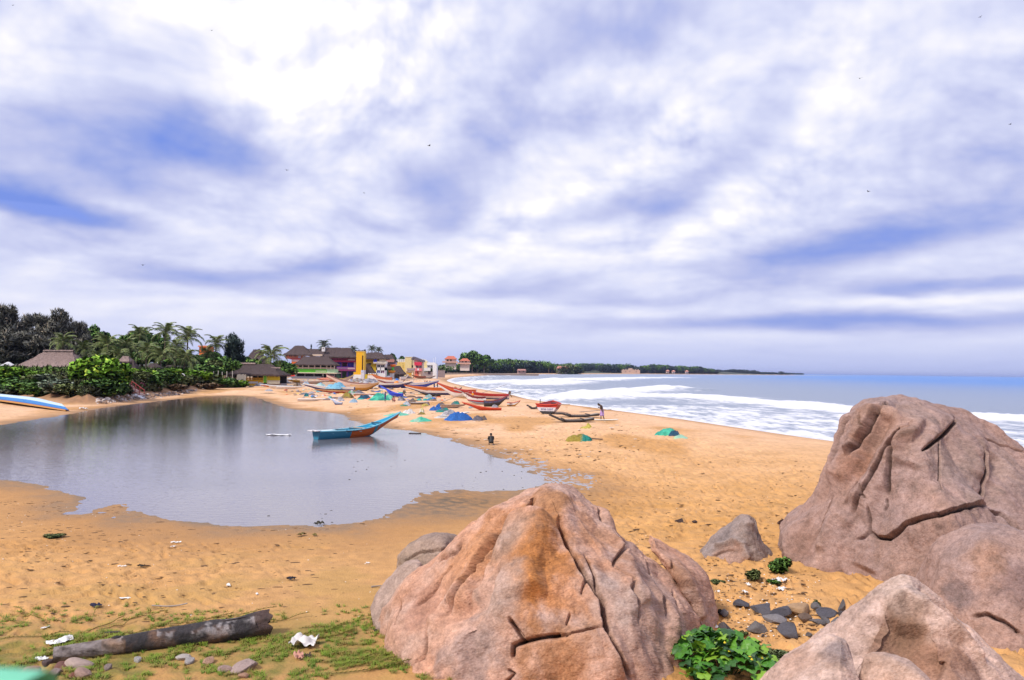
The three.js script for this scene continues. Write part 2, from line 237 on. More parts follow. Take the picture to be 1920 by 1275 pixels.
// where a ray through that photo point first meets the land
const hits = new Map();
function hit(px, py) {
  const key = px + '_' + py; if (hits.has(key)) return hits.get(key).clone();
  const d = ray(px, py); let a = 4, b = 4; const f = (t) => EYE + d.y * t - ground(d.x * t, d.z * t);
  for (b = a * 1.01; b < 6000 && f(b) > 0; a = b, b *= 1.008);
  for (let i = 0; i < 14; i++) { const m = (a + b) / 2; if (f(m) > 0) a = m; else b = m; }
  const p = V(d.x * a, ground(d.x * a, d.z * a), d.z * a); hits.set(key, p); return p.clone();
}
const onLand = (x, z) => V(x, ground(x, z), z);
const metres = (p) => Math.hypot(p.z) / F;                      // metres per photograph pixel at that place

function polar(angles, radii, f) {
  const nu = angles.length, nv = radii.length, p = new Float32Array(nu * nv * 3), uv = new Float32Array(nu * nv * 2), c = new Float32Array(nu * nv * 3), idx = new Uint32Array((nu) * (nv - 1) * 6); let q = 0;
  for (let j = 0, k = 0; j < nv; j++) for (let i = 0; i < nu; i++, k++) {
    const x = radii[j] * Math.sin(angles[i]), z = -radii[j] * Math.cos(angles[i]), [y, col, dx = 0, dz = 0] = f(x, z, radii[j]);
    p[k * 3] = x + dx; p[k * 3 + 1] = y; p[k * 3 + 2] = z + dz; c.set(col, k * 3); uv[k * 2] = x / 3; uv[k * 2 + 1] = z / 3;
    if (j < nv - 1) { const i2 = (i + 1) % nu, a = j * nu + i, b = j * nu + i2, d = a + nu, e = b + nu; idx[q++] = a; idx[q++] = b; idx[q++] = d; idx[q++] = b; idx[q++] = e; idx[q++] = d; }
  }
  const g = new THREE.BufferGeometry(); g.setAttribute('position', new THREE.BufferAttribute(p, 3)); g.setAttribute('uv', new THREE.BufferAttribute(uv, 2)); g.setAttribute('color', new THREE.BufferAttribute(c, 3)); g.setIndex(new THREE.BufferAttribute(idx, 1)); g.computeVertexNormals(); return g;
}
const fan = (half, n, rest) => { const a = []; for (let i = 0; i <= n; i++) a.push((-half + 2 * half * i / n) * Math.PI / 180); const span = 360 - 2 * half; for (let i = 1; i < rest; i++) a.push((half + span * i / rest) * Math.PI / 180); return a; };
const logRows = (a, b, n) => Array.from({ length: n }, (_, i) => a * (b / a) ** (i / n));

function sandColor(x, z, d) {
  const ds = -seaLine.at(x, z), dp = -pondLine.at(x, z, 60), db = bankLine.at(x, z, 60);
  const n1 = fbm(x * 0.07, 1, z * 0.07, 4), n2 = fbm(x * 0.45, 4, z * 0.45, 4), n3 = fbm(x * 2.6, 8, z * 2.6, 3);
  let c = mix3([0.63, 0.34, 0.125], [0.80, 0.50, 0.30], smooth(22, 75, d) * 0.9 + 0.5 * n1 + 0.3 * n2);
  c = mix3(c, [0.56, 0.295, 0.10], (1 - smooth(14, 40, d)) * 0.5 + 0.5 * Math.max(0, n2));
  if (d > 24 && d < 200) c = mix3(c, [0.56, 0.285, 0.09], smooth(0.05, 0.22, fbm(x * 0.12 + 9, 3, z * 0.05, 3)) * 0.85);       // damp ochre bands
  const t = 1 + 0.5 * n3 + 0.25 * n2; c = [c[0] * t, c[1] * t, c[2] * t];
  if (ds < 14) c = mix3(c, [0.34, 0.17, 0.06], smooth(7, 0, ds + 2.0 * n2) * 0.75);
  if (dp < 12) {
    const spit = Math.exp(-(((x - 0.5) / 7) ** 2 + ((z + 31) / 9) ** 2)), w = dp * (1 - 0.6 * spit) + 2.6 * fbm(x * 0.3, 6, z * 0.3, 4), flat = smooth(40, 18, d);
    c = mix3(c, [0.44, 0.22, 0.075], smooth(4 + 3 * flat, 0.6, w) * 0.85);
    c = mix3(c, [0.25, 0.17, 0.11], smooth(2.2, 0.0, w) * 0.85 * clamp(0.7 + 1.2 * n3 + flat * 0.2));
    c = mix3(c, [0.20, 0.15, 0.11], smooth(0.3, -0.3, dp) * 0.8);
  }
  // dark weed trodden into the mud between the pool and the orange boulder
  const weed = Math.exp(-(((x + 1.9) / 1.6) ** 2 + ((z + 29.5) / 2.6) ** 2)) * (0.5 + 1.6 * n3 + n2); if (weed > 0) c = mix3(c, [0.10, 0.08, 0.055], clamp(weed));
  if (d < 26 && x < 2) { const g = smooth(0.06, 0.3, n2 + 0.5 * n1 + 0.10) * smooth(26, 16, d) * smooth(2, -1, x); c = mix3(c, [0.42, 0.25, 0.06], g * 0.55); }
  if (d < 17 && x < -1) c = mix3(c, [0.20, 0.17, 0.03], smooth(15.6, 13.4, -z + 1.1 * n2) * smooth(-1.2, -3, x + n2) * clamp(0.55 + 1.6 * n3 + n2));
  if (db > -4) {
    const s = smooth(-2.5, 0.6, db + 2 * n2), g = smooth(2.5, 7, db + 3 * n2);
    c = mix3(c, mix3([0.38, 0.19, 0.09], [0.20, 0.11, 0.06], clamp(0.5 + 2 * n3)), s * 0.9); c = mix3(c, [0.05, 0.075, 0.018], g);
  }
  if (d > 380) { const g = smooth(24, 60, ds + 14 * n1); c = mix3(c, [0.05, 0.06, 0.03], g); c = mix3(c, [0.20, 0.15, 0.10], smooth(14, 22, ds) * (1 - g) * 0.8); }
  else if (d > 200 && x < -40) c = mix3(c, [0.35, 0.25, 0.17], 0.6);
  return c;
}
{
  const rows = [...logRows(0.5, 6.5, 14), ...logRows(6.5, 420, 640), ...logRows(420, 12000, 110), 12000];
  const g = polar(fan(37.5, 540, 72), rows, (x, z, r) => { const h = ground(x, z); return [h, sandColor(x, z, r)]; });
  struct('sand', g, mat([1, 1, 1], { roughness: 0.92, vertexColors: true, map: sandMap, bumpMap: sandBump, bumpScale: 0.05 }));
}
// still pool behind the beach, murky with silt
{
  const rippleTex = tex(512, ((g) => (u, v) => 0.5 + g(u, v))(tiled((u, v) => 0.30 * noise(u * 16, v * 40, 3) + 0.22 * noise(u * 50, v * 110, 9) + 0.16 * noise(u * 120, v * 220, 5))));
  const B = pondLine.box, cell = 1, pos = [], uvs = [], cols = [], idx = [], known = new Map();
  const vert = (i, j) => { const k = i * 4096 + j; if (!known.has(k)) { known.set(k, pos.length / 3); const x = B[0] + i * cell, z = B[1] + j * cell; pos.push(x, POND, z); uvs.push(x / 9, z / 9); const e = pondLine.at(x - 8 * cell, z - 8 * cell), silt = smooth(62, 34, -z) * 0.9 + 0.5 * smooth(5, 0, e) * smooth(120, 60, -z); cols.push(...mix3([0.05, 0.045, 0.042], [0.24, 0.21, 0.215], clamp(silt * (1 + 0.5 * fbm(x * 0.1, 2, z * 0.1, 3))))); } return known.get(k); };
  for (let i = -3; i < (B[2] - B[0]) / cell + 3; i++) for (let j = -3; j < (B[3] - B[1]) / cell + 3; j++) if (pondLine.at(B[0] + (i + 0.5) * cell, B[1] + (j + 0.5) * cell) > -2.6) { const a = vert(i + 8, j + 8), b = vert(i + 9, j + 8), c = vert(i + 8, j + 9), d = vert(i + 9, j + 9); idx.push(a, c, b, b, c, d); }
  for (let i = 0; i < pos.length; i += 3) { pos[i] -= 8 * cell; pos[i + 2] -= 8 * cell; }
  const g = new THREE.BufferGeometry(); g.setAttribute('position', new THREE.BufferAttribute(new Float32Array(pos), 3)); g.setAttribute('uv', new THREE.BufferAttribute(new Float32Array(uvs), 2)); g.setAttribute('color', new THREE.BufferAttribute(new Float32Array(cols), 3)); g.setIndex(idx); g.computeVertexNormals();
  const pool = struct('pond', g, new THREE.MeshPhysicalMaterial({ vertexColors: true, roughness: 0.025, ior: 1.5, bumpMap: rippleTex, bumpScale: 0.007, side: THREE.DoubleSide }));
  pool.name = 'water_pond';
}
// the sea with its lines of breakers
const crestOf = (pts, y = 0) => new Line2(smoothLine(pts.map(([a, b]) => onPlane(a, b, y)), pts.length * 6), false);
const crests = [
  { l: crestOf([[1075, 748], [1110, 740], [1180, 734], [1235, 729], [1262, 728]]), w: 6, h: 1.0, foam: 1.2, front: 30 },
  { l: crestOf([[1250, 729], [1290, 731], [1330, 733]]), w: 3, h: 0.9, foam: 0, front: 0 },
  { l: crestOf([[1110, 741], [1200, 742], [1300, 745], [1400, 753], [1560, 767], [1750, 780], [1940, 792], [2200, 812]]), w: 5, h: 0.7, foam: 1.25, front: 34 },
  { l: crestOf([[1075, 713], [1130, 710], [1200, 708.5], [1260, 708]]), w: 22, h: 0.8, foam: 1.0, front: 60 },
  { l: crestOf([[960, 717], [1010, 714], [1060, 712]]), w: 16, h: 0.7, foam: 0.9, front: 40 },
  { l: crestOf([[1000, 722], [1045, 719], [1080, 716]]), w: 12, h: 0.7, foam: 0.9, front: 30 },
  { l: crestOf([[935, 729], [955, 732], [1002, 733]]), w: 3, h: 0.4, foam: 0.9, front: 5 },
  { l: crestOf([[870, 720], [930, 716], [985, 719]]), w: 14, h: 0.5, foam: 0.8, front: 30 },
  { l: crestOf([[960, 744], [1010, 742], [1075, 745]]), w: 3, h: 0.25, foam: 0.7, front: 10 },
];
function seaPoint(x, z, d) {
  const ds = seaLine.at(x, z);                                 // metres out from the shoreline
  const near = smooth(1400, 300, d);
  let h = 0.10 * near * fbm(x * 0.08, 2, z * 0.08, 3) * smooth(0, 25, ds), foam = 0;
  if (d < 1600 && ds > -8) {
    const n1 = fbm(x * 0.09, 3, z * 0.045, 4), n2 = fbm(x * 0.5, 7, z * 0.16, 4), n3 = fbm(x * 1.7, 1, z * 0.5, 3);
    for (const c of crests) {
      const q = c.l.at(x, z, 80); if (q === -80) continue;
      const at = Math.abs(q) + 3 * n2; h += c.h * Math.exp(-((q / c.w) ** 2)) * (0.75 + 0.9 * n1);
      if (c.foam) foam = Math.max(foam, c.foam * (Math.exp(-((at / c.w) ** 2)) + (ds < 48 || c.front > 20 ? 0.75 * smooth(c.front, 0, Math.abs(q)) * (0.62 + 1.5 * n2 + 1.1 * n1 + 0.6 * n3) : 0)));
    }
    if (d < 600) foam = Math.max(foam, smooth(40, 22, ds + 18 * n1) * smooth(150, 110, d + 30 * n1) * (0.75 + 1.5 * n2 + 0.9 * n3));
    foam = Math.max(foam, smooth(3.2, 0.6, Math.abs(ds - 0.4 + 1.8 * n1 + 0.8 * n2)) * 1.05 * (0.85 + 0.8 * n3));       // the last wash up the sand
    if (d > 170) foam = Math.max(foam, smooth(60, 10, ds) * smooth(0.05, 0.3, n2 + 0.6 * n1 + 0.12) * 0.85);
    h += 0.08 * foam * (1 + n3);
  }
  foam = smooth(0.26, 1.0, foam);
  h = h * smooth(-1, 6, ds) + 0.05 * smooth(2.5, 0, Math.abs(ds));
  const deep = smooth(20, 500, ds), base = mix3([0.24, 0.28, 0.36], [0.035, 0.19, 0.56], deep);
  return [h, mix3(base, [0.82, 0.82, 0.84], foam)];
}
{
  const g = polar(fan(37.5, 560, 40), [...logRows(20, 40, 8), ...logRows(40, 460, 320), ...logRows(460, 30000, 90), 30000], seaPoint);
  const uv = g.attributes.uv; for (let i = 0; i < uv.count; i++) uv.setXY(i, uv.getX(i) / 8, uv.getY(i) / 4);
  const chop = tex(512, ((q) => (u, v) => 0.5 + q(u, v))(tiled((u, v) => 0.45 * fbm(u * 9, v * 14, 3, 4) + 0.25 * noise(u * 50, v * 70, 9))));
  const sea = struct('sea', g, new THREE.MeshPhysicalMaterial({ roughness: 0.28, specularIntensity: 0.65, vertexColors: true, bumpMap: chop, bumpScale: 0.4, side: THREE.DoubleSide }));
  sea.name = 'sea_water';
}
// ---------------------------------------------------------------- boulders
// A boulder is lofted from the outline it shows across its middle; depth, lumps, cracks and overlapping slabs are added to that body.
const rockMat = mat([1, 1, 1], { roughness: 0.88, vertexColors: true, map: rockMap, bumpMap: rockBump, bumpScale: 0.028 });
function outlineAt(list) { return (y) => { let k = 0; while (k < list.length - 2 && list[k + 1].y > y) k++; const a = list[k], b = list[k + 1], t = clamp((a.y - y) / (a.y - b.y || 1)); return lerp(a.x, b.x, t); }; }
function fix(list) { for (let i = 1; i < list.length; i++) if (list[i].y >= list[i - 1].y) list[i].y = list[i - 1].y - 0.004; return list; }
function boulder({ depth, left, right, front, back, nu = 500, nv = 260, power = 2.2, lumps = 0.12, fine = 0.012, seed = 1, cracks = [], folds = [], stains = [], base = [0.40, 0.25, 0.19], alt = [0.33, 0.25, 0.23], lean = 0, dense = 0.62, facets = 5, facetCut = 0.10, foot = 0 }) {
  const L = fix(left.map(([x, y]) => atDepth(x, y, depth))), R = fix(right.map(([x, y]) => atDepth(x, y, depth)));
  const fL = outlineAt(L), fR = outlineAt(R), top = Math.max(L[0].y, R[0].y), bottom = Math.min(L[L.length - 1].y, R[R.length - 1].y) - foot;
  const width = (y) => Math.max(0.02, (fR(y) - fL(y)) / 2), wMax = Math.max(...[...Array(40).keys()].map((i) => width(lerp(top, bottom, i / 39))));
  // angles: crowd them on the side that faces the beach path (+z)
  const ang = (u) => { const a = u * 2 * Math.PI; return a - dense * Math.sin(2 * (a)) * 0 - dense * 0.9 * Math.sin(a - Math.PI / 2 + Math.PI) * -1; };
  const xC = (fL(lerp(top, bottom, 0.5)) + fR(lerp(top, bottom, 0.5))) / 2, tH = Math.atan2(xC, depth), cosT = Math.cos(tH), sinT = Math.sin(tH);   // its depth runs away from where it was surveyed
  const place = (u, v) => {
    const y = v < 0.06 ? top - (top - bottom) * 0.012 * (v / 0.06) ** 2 * 1 : top - (top - bottom) * (0.012 + 0.988 * ((v - 0.06) / 0.94) ** 1.12);
    const w = width(y) * (v < 0.06 ? v / 0.06 : 1), xm = (fL(y) + fR(y)) / 2, a = ang(u), c = Math.cos(a), s = Math.sin(a), k = 2 / power;
    const wr = clamp(w / wMax), prof = Math.pow(wr, 0.85);
    const ext = (s > 0 ? front : back) * prof, n0 = noise(c * 1.1 + seed * 7, y * 0.35, s * 1.1 + seed);
    const x = xm + w * Math.sign(c) * Math.abs(c) ** k, z = ext * Math.sign(s) * Math.abs(s) ** k * (1 + 0.22 * n0) + lean * (y - bottom);
    const dx = (x - xC) * cosT; return [xC + dx * cosT - z * sinT, y, -depth + dx * sinT + z * cosT];
  };
  const g0 = sheet(nu, nv, place, null, [2 * Math.PI * wMax / 1.6, (top - bottom) / 1.6]);
  { // flat fracture faces
    const A = g0.attributes.position.array, r = rngOf(seed * 131 + 7), c0 = V(xC, (top + bottom) / 2, -depth);
    for (let f = 0; f < facets; f++) { const az = (r() - 0.5) * 2.6 - tH, el = 0.05 + 0.85 * r(), nx = Math.sin(az) * Math.cos(el), ny = Math.sin(el), nz = Math.cos(az) * Math.cos(el), cut = facetCut * (0.5 + r()); let far = -1e9; for (let i = 0; i < A.length; i += 3) { const d = A[i] * nx + A[i + 1] * ny + A[i + 2] * nz; if (d > far) far = d; } for (let i = 0; i < A.length; i += 3) { const e = A[i] * nx + A[i + 1] * ny + A[i + 2] * nz - far + cut; if (e > 0) { const q = e * 0.93; A[i] -= nx * q; A[i + 1] -= ny * q; A[i + 2] -= nz * q; } } }
    g0.computeVertexNormals();
  }
  const P = g0.attributes.position, N0 = g0.attributes.normal, n = P.count, N = new Float32Array(n * 3);
  for (let j = 0; j <= nv; j++) { const a = j * (nu + 1), b = a + nu; for (let q = 0; q < 3; q++) { const m = N0.array[a * 3 + q] + N0.array[b * 3 + q]; N0.array[a * 3 + q] = N0.array[b * 3 + q] = m; } }
  let up = 0; for (let i = 0; i < n; i++) { const x = P.getX(i), z = P.getZ(i) + depth; up += N0.getX(i) * (x - xC) + N0.getZ(i) * z; }
  const sg = up < 0 ? -1 : 1;
  for (let i = 0; i < n; i++) { const l = Math.hypot(N0.getX(i), N0.getY(i), N0.getZ(i)) || 1; for (let q = 0; q < 3; q++) N[i * 3 + q] = sg * N0.array[i * 3 + q] / l; }
  // find the surface point seen at a photo point
  const cells = new Map(), M = V(0, 0, 0);
  for (let i = 0; i < n; i++) { M.set(P.getX(i), P.getY(i), P.getZ(i)); const facing = (M.x) * N[i * 3] + (M.y - EYE) * N[i * 3 + 1] + M.z * N[i * 3 + 2]; if (facing > 0) continue; M.project(camera); const sx = (M.x + 1) * 960, sy = (1 - M.y) * 637.5, key = Math.floor(sx / 12) * 10000 + Math.floor(sy / 12); if (!cells.has(key)) cells.set(key, []); cells.get(key).push([sx, sy, i]); }
  const find = ([px, py]) => { let best = null, bd = 1e9; const cx = Math.floor(px / 12), cy = Math.floor(py / 12); for (let r = 0; r < 6 && !best; r++) for (let a = -r - 1; a <= r + 1; a++) for (let b = -r - 1; b <= r + 1; b++) for (const q of cells.get((cx + a) * 10000 + cy + b) ?? []) { const d = (q[0] - px) ** 2 + (q[1] - py) ** 2; if (d < bd) { bd = d; best = q[2]; } } return best === null ? null : V(P.getX(best), P.getY(best), P.getZ(best)); };
  const trace = (f) => { const pts = []; for (let i = 0; i < f.p.length - 1; i++) { const [a, b] = [f.p[i], f.p[i + 1]], m = Math.max(1, Math.round(Math.hypot(b[0] - a[0], b[1] - a[1]) / 14)); for (let q = 0; q < m; q++) pts.push(find([lerp(a[0], b[0], q / m), lerp(a[1], b[1], q / m)])); } pts.push(find(f.p[f.p.length - 1])); const s = pts.filter(Boolean); const box = new THREE.Box3().setFromPoints(s).expandByScalar((f.w ?? 0.04) * 3.2 + (f.step ? 0.9 : 0.05)); return { ...f, s, box }; };
  const lines = [...cracks.map((c) => trace({ ...c, w: (c.w ?? 0.035) * 0.72, d: (c.d ?? 0.16) * 1.35 })), ...folds.map((c) => trace({ ...c, w: (c.w ?? 0.3) * 0.85, d: (c.d ?? 0.12) * 1.05 }))].filter((l) => l.s.length > 1);
  const spots = stains.map((s) => ({ ...s, c: find(s.p) })).filter((s) => s.c);
  const col = new Float32Array(n * 3), out = new Float32Array(n * 3), q = V(0, 0, 0);
  for (let i = 0; i < n; i++) {
    const x = P.getX(i), y = P.getY(i), z = P.getZ(i), nx = N[i * 3], ny = N[i * 3 + 1], nz = N[i * 3 + 2];
    const ridge = 1 - Math.abs(noise(x * 0.9 + seed * 3, y * 0.55, z * 0.9)) * 2;
    let D = lumps * (1.3 * fbm(x * 0.5 + seed * 11, y * 0.4, z * 0.5, 3) + 0.5 * fbm(x * 1.6, y * 1.1 + seed, z * 1.6, 3) + 0.28 * ridge * noise(x * 0.4, y * 0.4, z * 0.4 + seed)) + fine * (fbm(x * 7, y * 7, z * 7 + seed, 3) * 2.2) + 0.05 * fbm(x * 2.7 + 5, y * 2.7, z * 2.7 + seed, 3);
    D += lumps * 1.5 * (Math.abs(noise(x * 0.95 + seed * 5, y * 0.32, z * 0.95)) - 0.26) + lumps * 0.7 * (Math.abs(noise(x * 2.3, y * 0.8 + seed, z * 2.3)) - 0.26);
    let dark = 0; const wob = 0.03 * noise(x * 6, y * 6, z * 6);
    for (const l of lines) {
      q.set(x, y, z); if (!l.box.containsPoint(q)) continue;
      let bd = 1e9, side = 0, along = 0;
      for (let k = 0; k < l.s.length - 1; k++) {
        const a = l.s[k], b = l.s[k + 1], ex = b.x - a.x, ey = b.y - a.y, ez = b.z - a.z, t = clamp(((x - a.x) * ex + (y - a.y) * ey + (z - a.z) * ez) / (ex * ex + ey * ey + ez * ez || 1)), dx = x - a.x - t * ex, dy = y - a.y - t * ey, dz = z - a.z - t * ez, d = dx * dx + dy * dy + dz * dz;
        if (d < bd) { bd = d; side = (ey * nz - ez * ny) * dx + (ez * nx - ex * nz) * dy + (ex * ny - ey * nx) * dz; along = (k + t) / (l.s.length - 1); }
      }
      const ends = l.d < 0 && l.w < 0.1 ? 1 : smooth(0, 0.12, along) * smooth(1, 0.88, along) * 0.85 + 0.15, dist = Math.max(0, Math.sqrt(bd) + wob * (l.w < 0.1 ? 0.35 : 1)) / l.w;
      D -= l.d * ends * Math.exp(-dist * dist);
      if (l.step) { const e = Math.sqrt(bd), sgn = Math.sign(side) * l.step > 0 ? 1 : 0; D += Math.abs(l.step) * sgn * Math.exp(-e / 0.38) * ends * smooth(0, l.w * 0.6, e); }
    }
    out[i * 3] = x + nx * D; out[i * 3 + 1] = y + ny * D; out[i * 3 + 2] = z + nz * D;
    const n1 = fbm(x * 0.7 + seed, y * 0.7, z * 0.7, 4), n2 = fbm(x * 3.1, y * 2.2, z * 3.1 + seed, 4);
    let c = mix3(base, alt, clamp(0.5 + 1.1 * n1 + 0.5 * n2));
    for (const s of spots) { const dd = Math.hypot(x - s.c.x, (y - s.c.y) * (s.tall ? 1 / s.tall : 1), z - s.c.z) / s.r; if (dd < 2) c = mix3(c, s.color, (s.k ?? 0.8) * smooth(1.25, 0.35, dd + 1.1 * n2 + 0.5 * n1)); }
    const n3 = fbm(x * 9, y * 9, z * 9 + seed, 3), streak = fbm(x * 4.5 + seed, y * 0.5, z * 4.5, 3); const n4 = noise(x * 24 + seed, y * 24, z * 24) + 0.7 * noise(x * 47, y * 47, z * 47 + seed), t = 0.87 * (1 + 0.22 * n4 + 0.50 * n2 + 0.14 * streak + 0.40 * n3);
    col[i * 3] = c[0] * t; col[i * 3 + 1] = c[1] * t; col[i * 3 + 2] = c[2] * t;
  }
  P.array.set(out); { const UV = g0.attributes.uv; for (let k = 0; k < UV.count; k++) UV.setXY(k, (out[k * 3] * 0.85 + out[k * 3 + 2] * 0.5) / 1.5, (out[k * 3 + 1] - 0.6 * out[k * 3 + 2]) / 1.5); } g0.setAttribute('color', new THREE.BufferAttribute(col, 3)); g0.computeVertexNormals();
  const NN = g0.attributes.normal; for (let j = 0; j <= nv; j++) { const a = j * (nu + 1), b = a + nu; for (let k = 0; k < 3; k++) { const m = NN.array[a * 3 + k] + NN.array[b * 3 + k]; NN.array[a * 3 + k] = NN.array[b * 3 + k] = m / 2; } }
  return g0;
}
const RUST = [0.52, 0.20, 0.045], PINK = [0.66, 0.33, 0.20], GREY = [0.48, 0.34, 0.285], PALE = [0.50, 0.36, 0.29];
function rock(label, spec) { const g = boulder(spec); g.computeBoundingBox(); const c = g.boundingBox.getCenter(V(0, 0, 0)); c.y = Math.max(g.boundingBox.min.y, 0.6); g.translate(-c.x, -c.y, -c.z); return single('boulder', label, 'boulder', g, rockMat, c); }

rock('large orange stained boulder with a peaked top and long cracks, bottom centre', {
  facets: 10, facetCut: 0.26, dense: 0.9, depth: 14, seed: 1, nu: 620, nv: 380, front: 2.9, back: 2.4, power: 2.1, lumps: 0.13, base: PINK, alt: GREY,
  left: [[1050, 905], [1022, 911], [985, 921], [950, 938], [918, 955], [893, 988], [862, 1014], [826, 1042], [780, 1076], [744, 1116], [714, 1150], [697, 1178], [700, 1205], [715, 1236], [735, 1268], [758, 1305], [780, 1370]],
  right: [[1078, 906], [1098, 916], [1112, 930], [1130, 952], [1152, 978], [1178, 1002], [1205, 1024], [1238, 1056], [1264, 1084], [1292, 1118], [1310, 1150], [1318, 1180], [1308, 1212], [1292, 1248], [1278, 1285], [1266, 1370]],
  folds: [
    { p: [[1010, 960], [1000, 1010], [985, 1070], [990, 1130]], w: 0.42, d: -0.30 }, { p: [[960, 950], [930, 985], [905, 1050], [880, 1110]], w: 0.13, d: 0.16 }, { p: [[1055, 915], [1050, 960], [1080, 1030], [1120, 1100]], w: 0.22, d: -0.10 },
    { p: [[1115, 950], [1150, 1010], [1185, 1080], [1215, 1140]], w: 0.28, d: -0.16 }, { p: [[905, 1040], [880, 1090], [840, 1140], [800, 1180]], w: 0.25, d: -0.12 }, { p: [[940, 1060], [900, 1120], [870, 1140], [820, 1150]], w: 0.16, d: 0.15 },
    { p: [[1250, 1110], [1262, 1160], [1258, 1210]], w: 0.2, d: -0.10 }, { p: [[795, 1190], [800, 1240], [810, 1275]], w: 0.25, d: 0.08 },
  ],
  cracks: [
    { p: [[1046, 985], [1055, 1015], [1070, 1040], [1082, 1068], [1095, 1090], [1112, 1110], [1128, 1130], [1135, 1165], [1138, 1190], [1150, 1215], [1165, 1245], [1180, 1272]], w: 0.05, d: 0.5, step: 0.16 },
    { p: [[930, 985], [905, 1030], [880, 1080], [858, 1120], [835, 1150]], w: 0.035, d: 0.22, step: 0.07 }, { p: [[1210, 1040], [1225, 1080], [1240, 1120], [1246, 1160]], w: 0.03, d: 0.2, step: 0.05 }, { p: [[850, 1060], [815, 1100], [780, 1140]], w: 0.03, d: 0.16 },
    { p: [[996, 921], [1000, 935], [990, 955]], w: 0.04, d: 0.14 },
    { p: [[963, 1210], [985, 1203], [1030, 1194], [1070, 1190], [1100, 1185], [1128, 1181]], w: 0.035, d: 0.26, step: 0.08 },
    { p: [[956, 1160], [968, 1178], [980, 1195], [982, 1203], [964, 1213], [962, 1235]], w: 0.03, d: 0.17 },
    { p: [[1112, 955], [1125, 985], [1140, 1000], [1155, 1022], [1162, 1030]], w: 0.035, d: 0.18, step: 0.06 }, { p: [[1146, 980], [1160, 998], [1174, 1012], [1170, 1025], [1158, 1045], [1150, 1060]], w: 0.035, d: 0.16 },
    { p: [[1098, 1040], [1105, 1065], [1116, 1100], [1122, 1112]], w: 0.028, d: 0.13 }, { p: [[1152, 1060], [1170, 1080], [1182, 1092], [1188, 1120], [1195, 1145], [1198, 1165]], w: 0.032, d: 0.16, step: 0.05 },
    { p: [[1262, 1105], [1270, 1130], [1292, 1165], [1302, 1185]], w: 0.03, d: 0.1 }, { p: [[804, 1180], [800, 1200], [790, 1230], [765, 1250]], w: 0.028, d: 0.12, step: -0.06 },
    { p: [[952, 1255], [965, 1264], [945, 1285]], w: 0.025, d: 0.1 }, { p: [[843, 1119], [840, 1135]], w: 0.03, d: 0.12 }, { p: [[752, 1130], [756, 1150], [745, 1178]], w: 0.03, d: 0.12, step: -0.05 },
    { p: [[870, 1012], [855, 1035], [820, 1052]], w: 0.04, d: 0.2 }, { p: [[948, 955], [935, 985], [928, 1010]], w: 0.03, d: 0.1 }, { p: [[1096, 1098], [1088, 1120]], w: 0.022, d: 0.09 }, { p: [[908, 1052], [890, 1095], [868, 1138]], w: 0.03, d: 0.08 }, { p: [[1070, 1150], [1062, 1172]], w: 0.02, d: 0.07 },
  ],
  stains: [
    { p: [1010, 1050], r: 0.62, tall: 1.6, color: RUST, k: 0.9 }, { p: [1000, 1110], r: 0.55, color: RUST, k: 0.95 }, { p: [1035, 945], r: 0.42, color: [0.42, 0.19, 0.07], k: 0.8 }, { p: [1045, 1225], r: 0.7, color: [0.42, 0.18, 0.06], k: 0.7 }, { p: [900, 1030], r: 0.6, tall: 1.8, color: [0.56, 0.25, 0.10], k: 0.75 }, { p: [840, 1090], r: 0.6, color: [0.62, 0.30, 0.16], k: 0.6 }, { p: [1120, 1000], r: 0.5, tall: 1.6, color: [0.58, 0.28, 0.14], k: 0.6 }, { p: [1060, 1120], r: 0.45, color: [0.60, 0.27, 0.12], k: 0.7 },
    { p: [930, 1110], r: 0.5, color: GREY, k: 0.8 }, { p: [950, 1010], r: 0.4, color: [0.38, 0.27, 0.22], k: 0.7 }, { p: [880, 1220], r: 0.6, color: [0.37, 0.28, 0.26], k: 0.7 }, { p: [800, 1130], r: 0.5, color: [0.5, 0.25, 0.17], k: 0.7 }, { p: [1220, 1100], r: 0.6, color: [0.47, 0.28, 0.21], k: 0.6 }, { p: [1160, 1070], r: 0.4, color: [0.5, 0.23, 0.12], k: 0.6 }, { p: [1200, 1230], r: 0.6, color: [0.42, 0.25, 0.19], k: 0.7 },
  ],
});
rock('narrow upright slab leaning on the right flank of the orange stained boulder', {
  depth: 14.6, seed: 4, nu: 200, nv: 130, front: 0.5, back: 1.1, lumps: 0.05, base: PINK, alt: GREY, lean: 0.05,
  left: [[1206, 1008], [1212, 1022], [1235, 1050], [1262, 1085], [1285, 1125], [1302, 1160], [1312, 1185], [1318, 1240]], right: [[1218, 1008], [1240, 1024], [1268, 1043], [1300, 1066], [1325, 1088], [1338, 1122], [1345, 1165], [1344, 1240]],
  folds: [{ p: [[1262, 1062], [1290, 1092], [1310, 1130], [1318, 1165]], w: 0.16, d: -0.12 }], cracks: [{ p: [[1262, 1050], [1260, 1072]], w: 0.03, d: 0.1 }],
  stains: [{ p: [1270, 1075], r: 0.4, color: [0.36, 0.18, 0.1], k: 0.7 }],
});
rock('smooth grey slab lying against the left foot of the orange stained boulder', {
  depth: 14.6, seed: 6, nu: 160, nv: 90, front: 0.7, back: 0.9, lumps: 0.05, base: [0.40, 0.28, 0.22], alt: GREY,
  left: [[772, 1058], [755, 1066], [732, 1090], [708, 1118], [698, 1138], [702, 1160], [712, 1220]], right: [[786, 1058], [790, 1066], [775, 1095], [760, 1125], [752, 1150], [755, 1180], [760, 1220]],
});
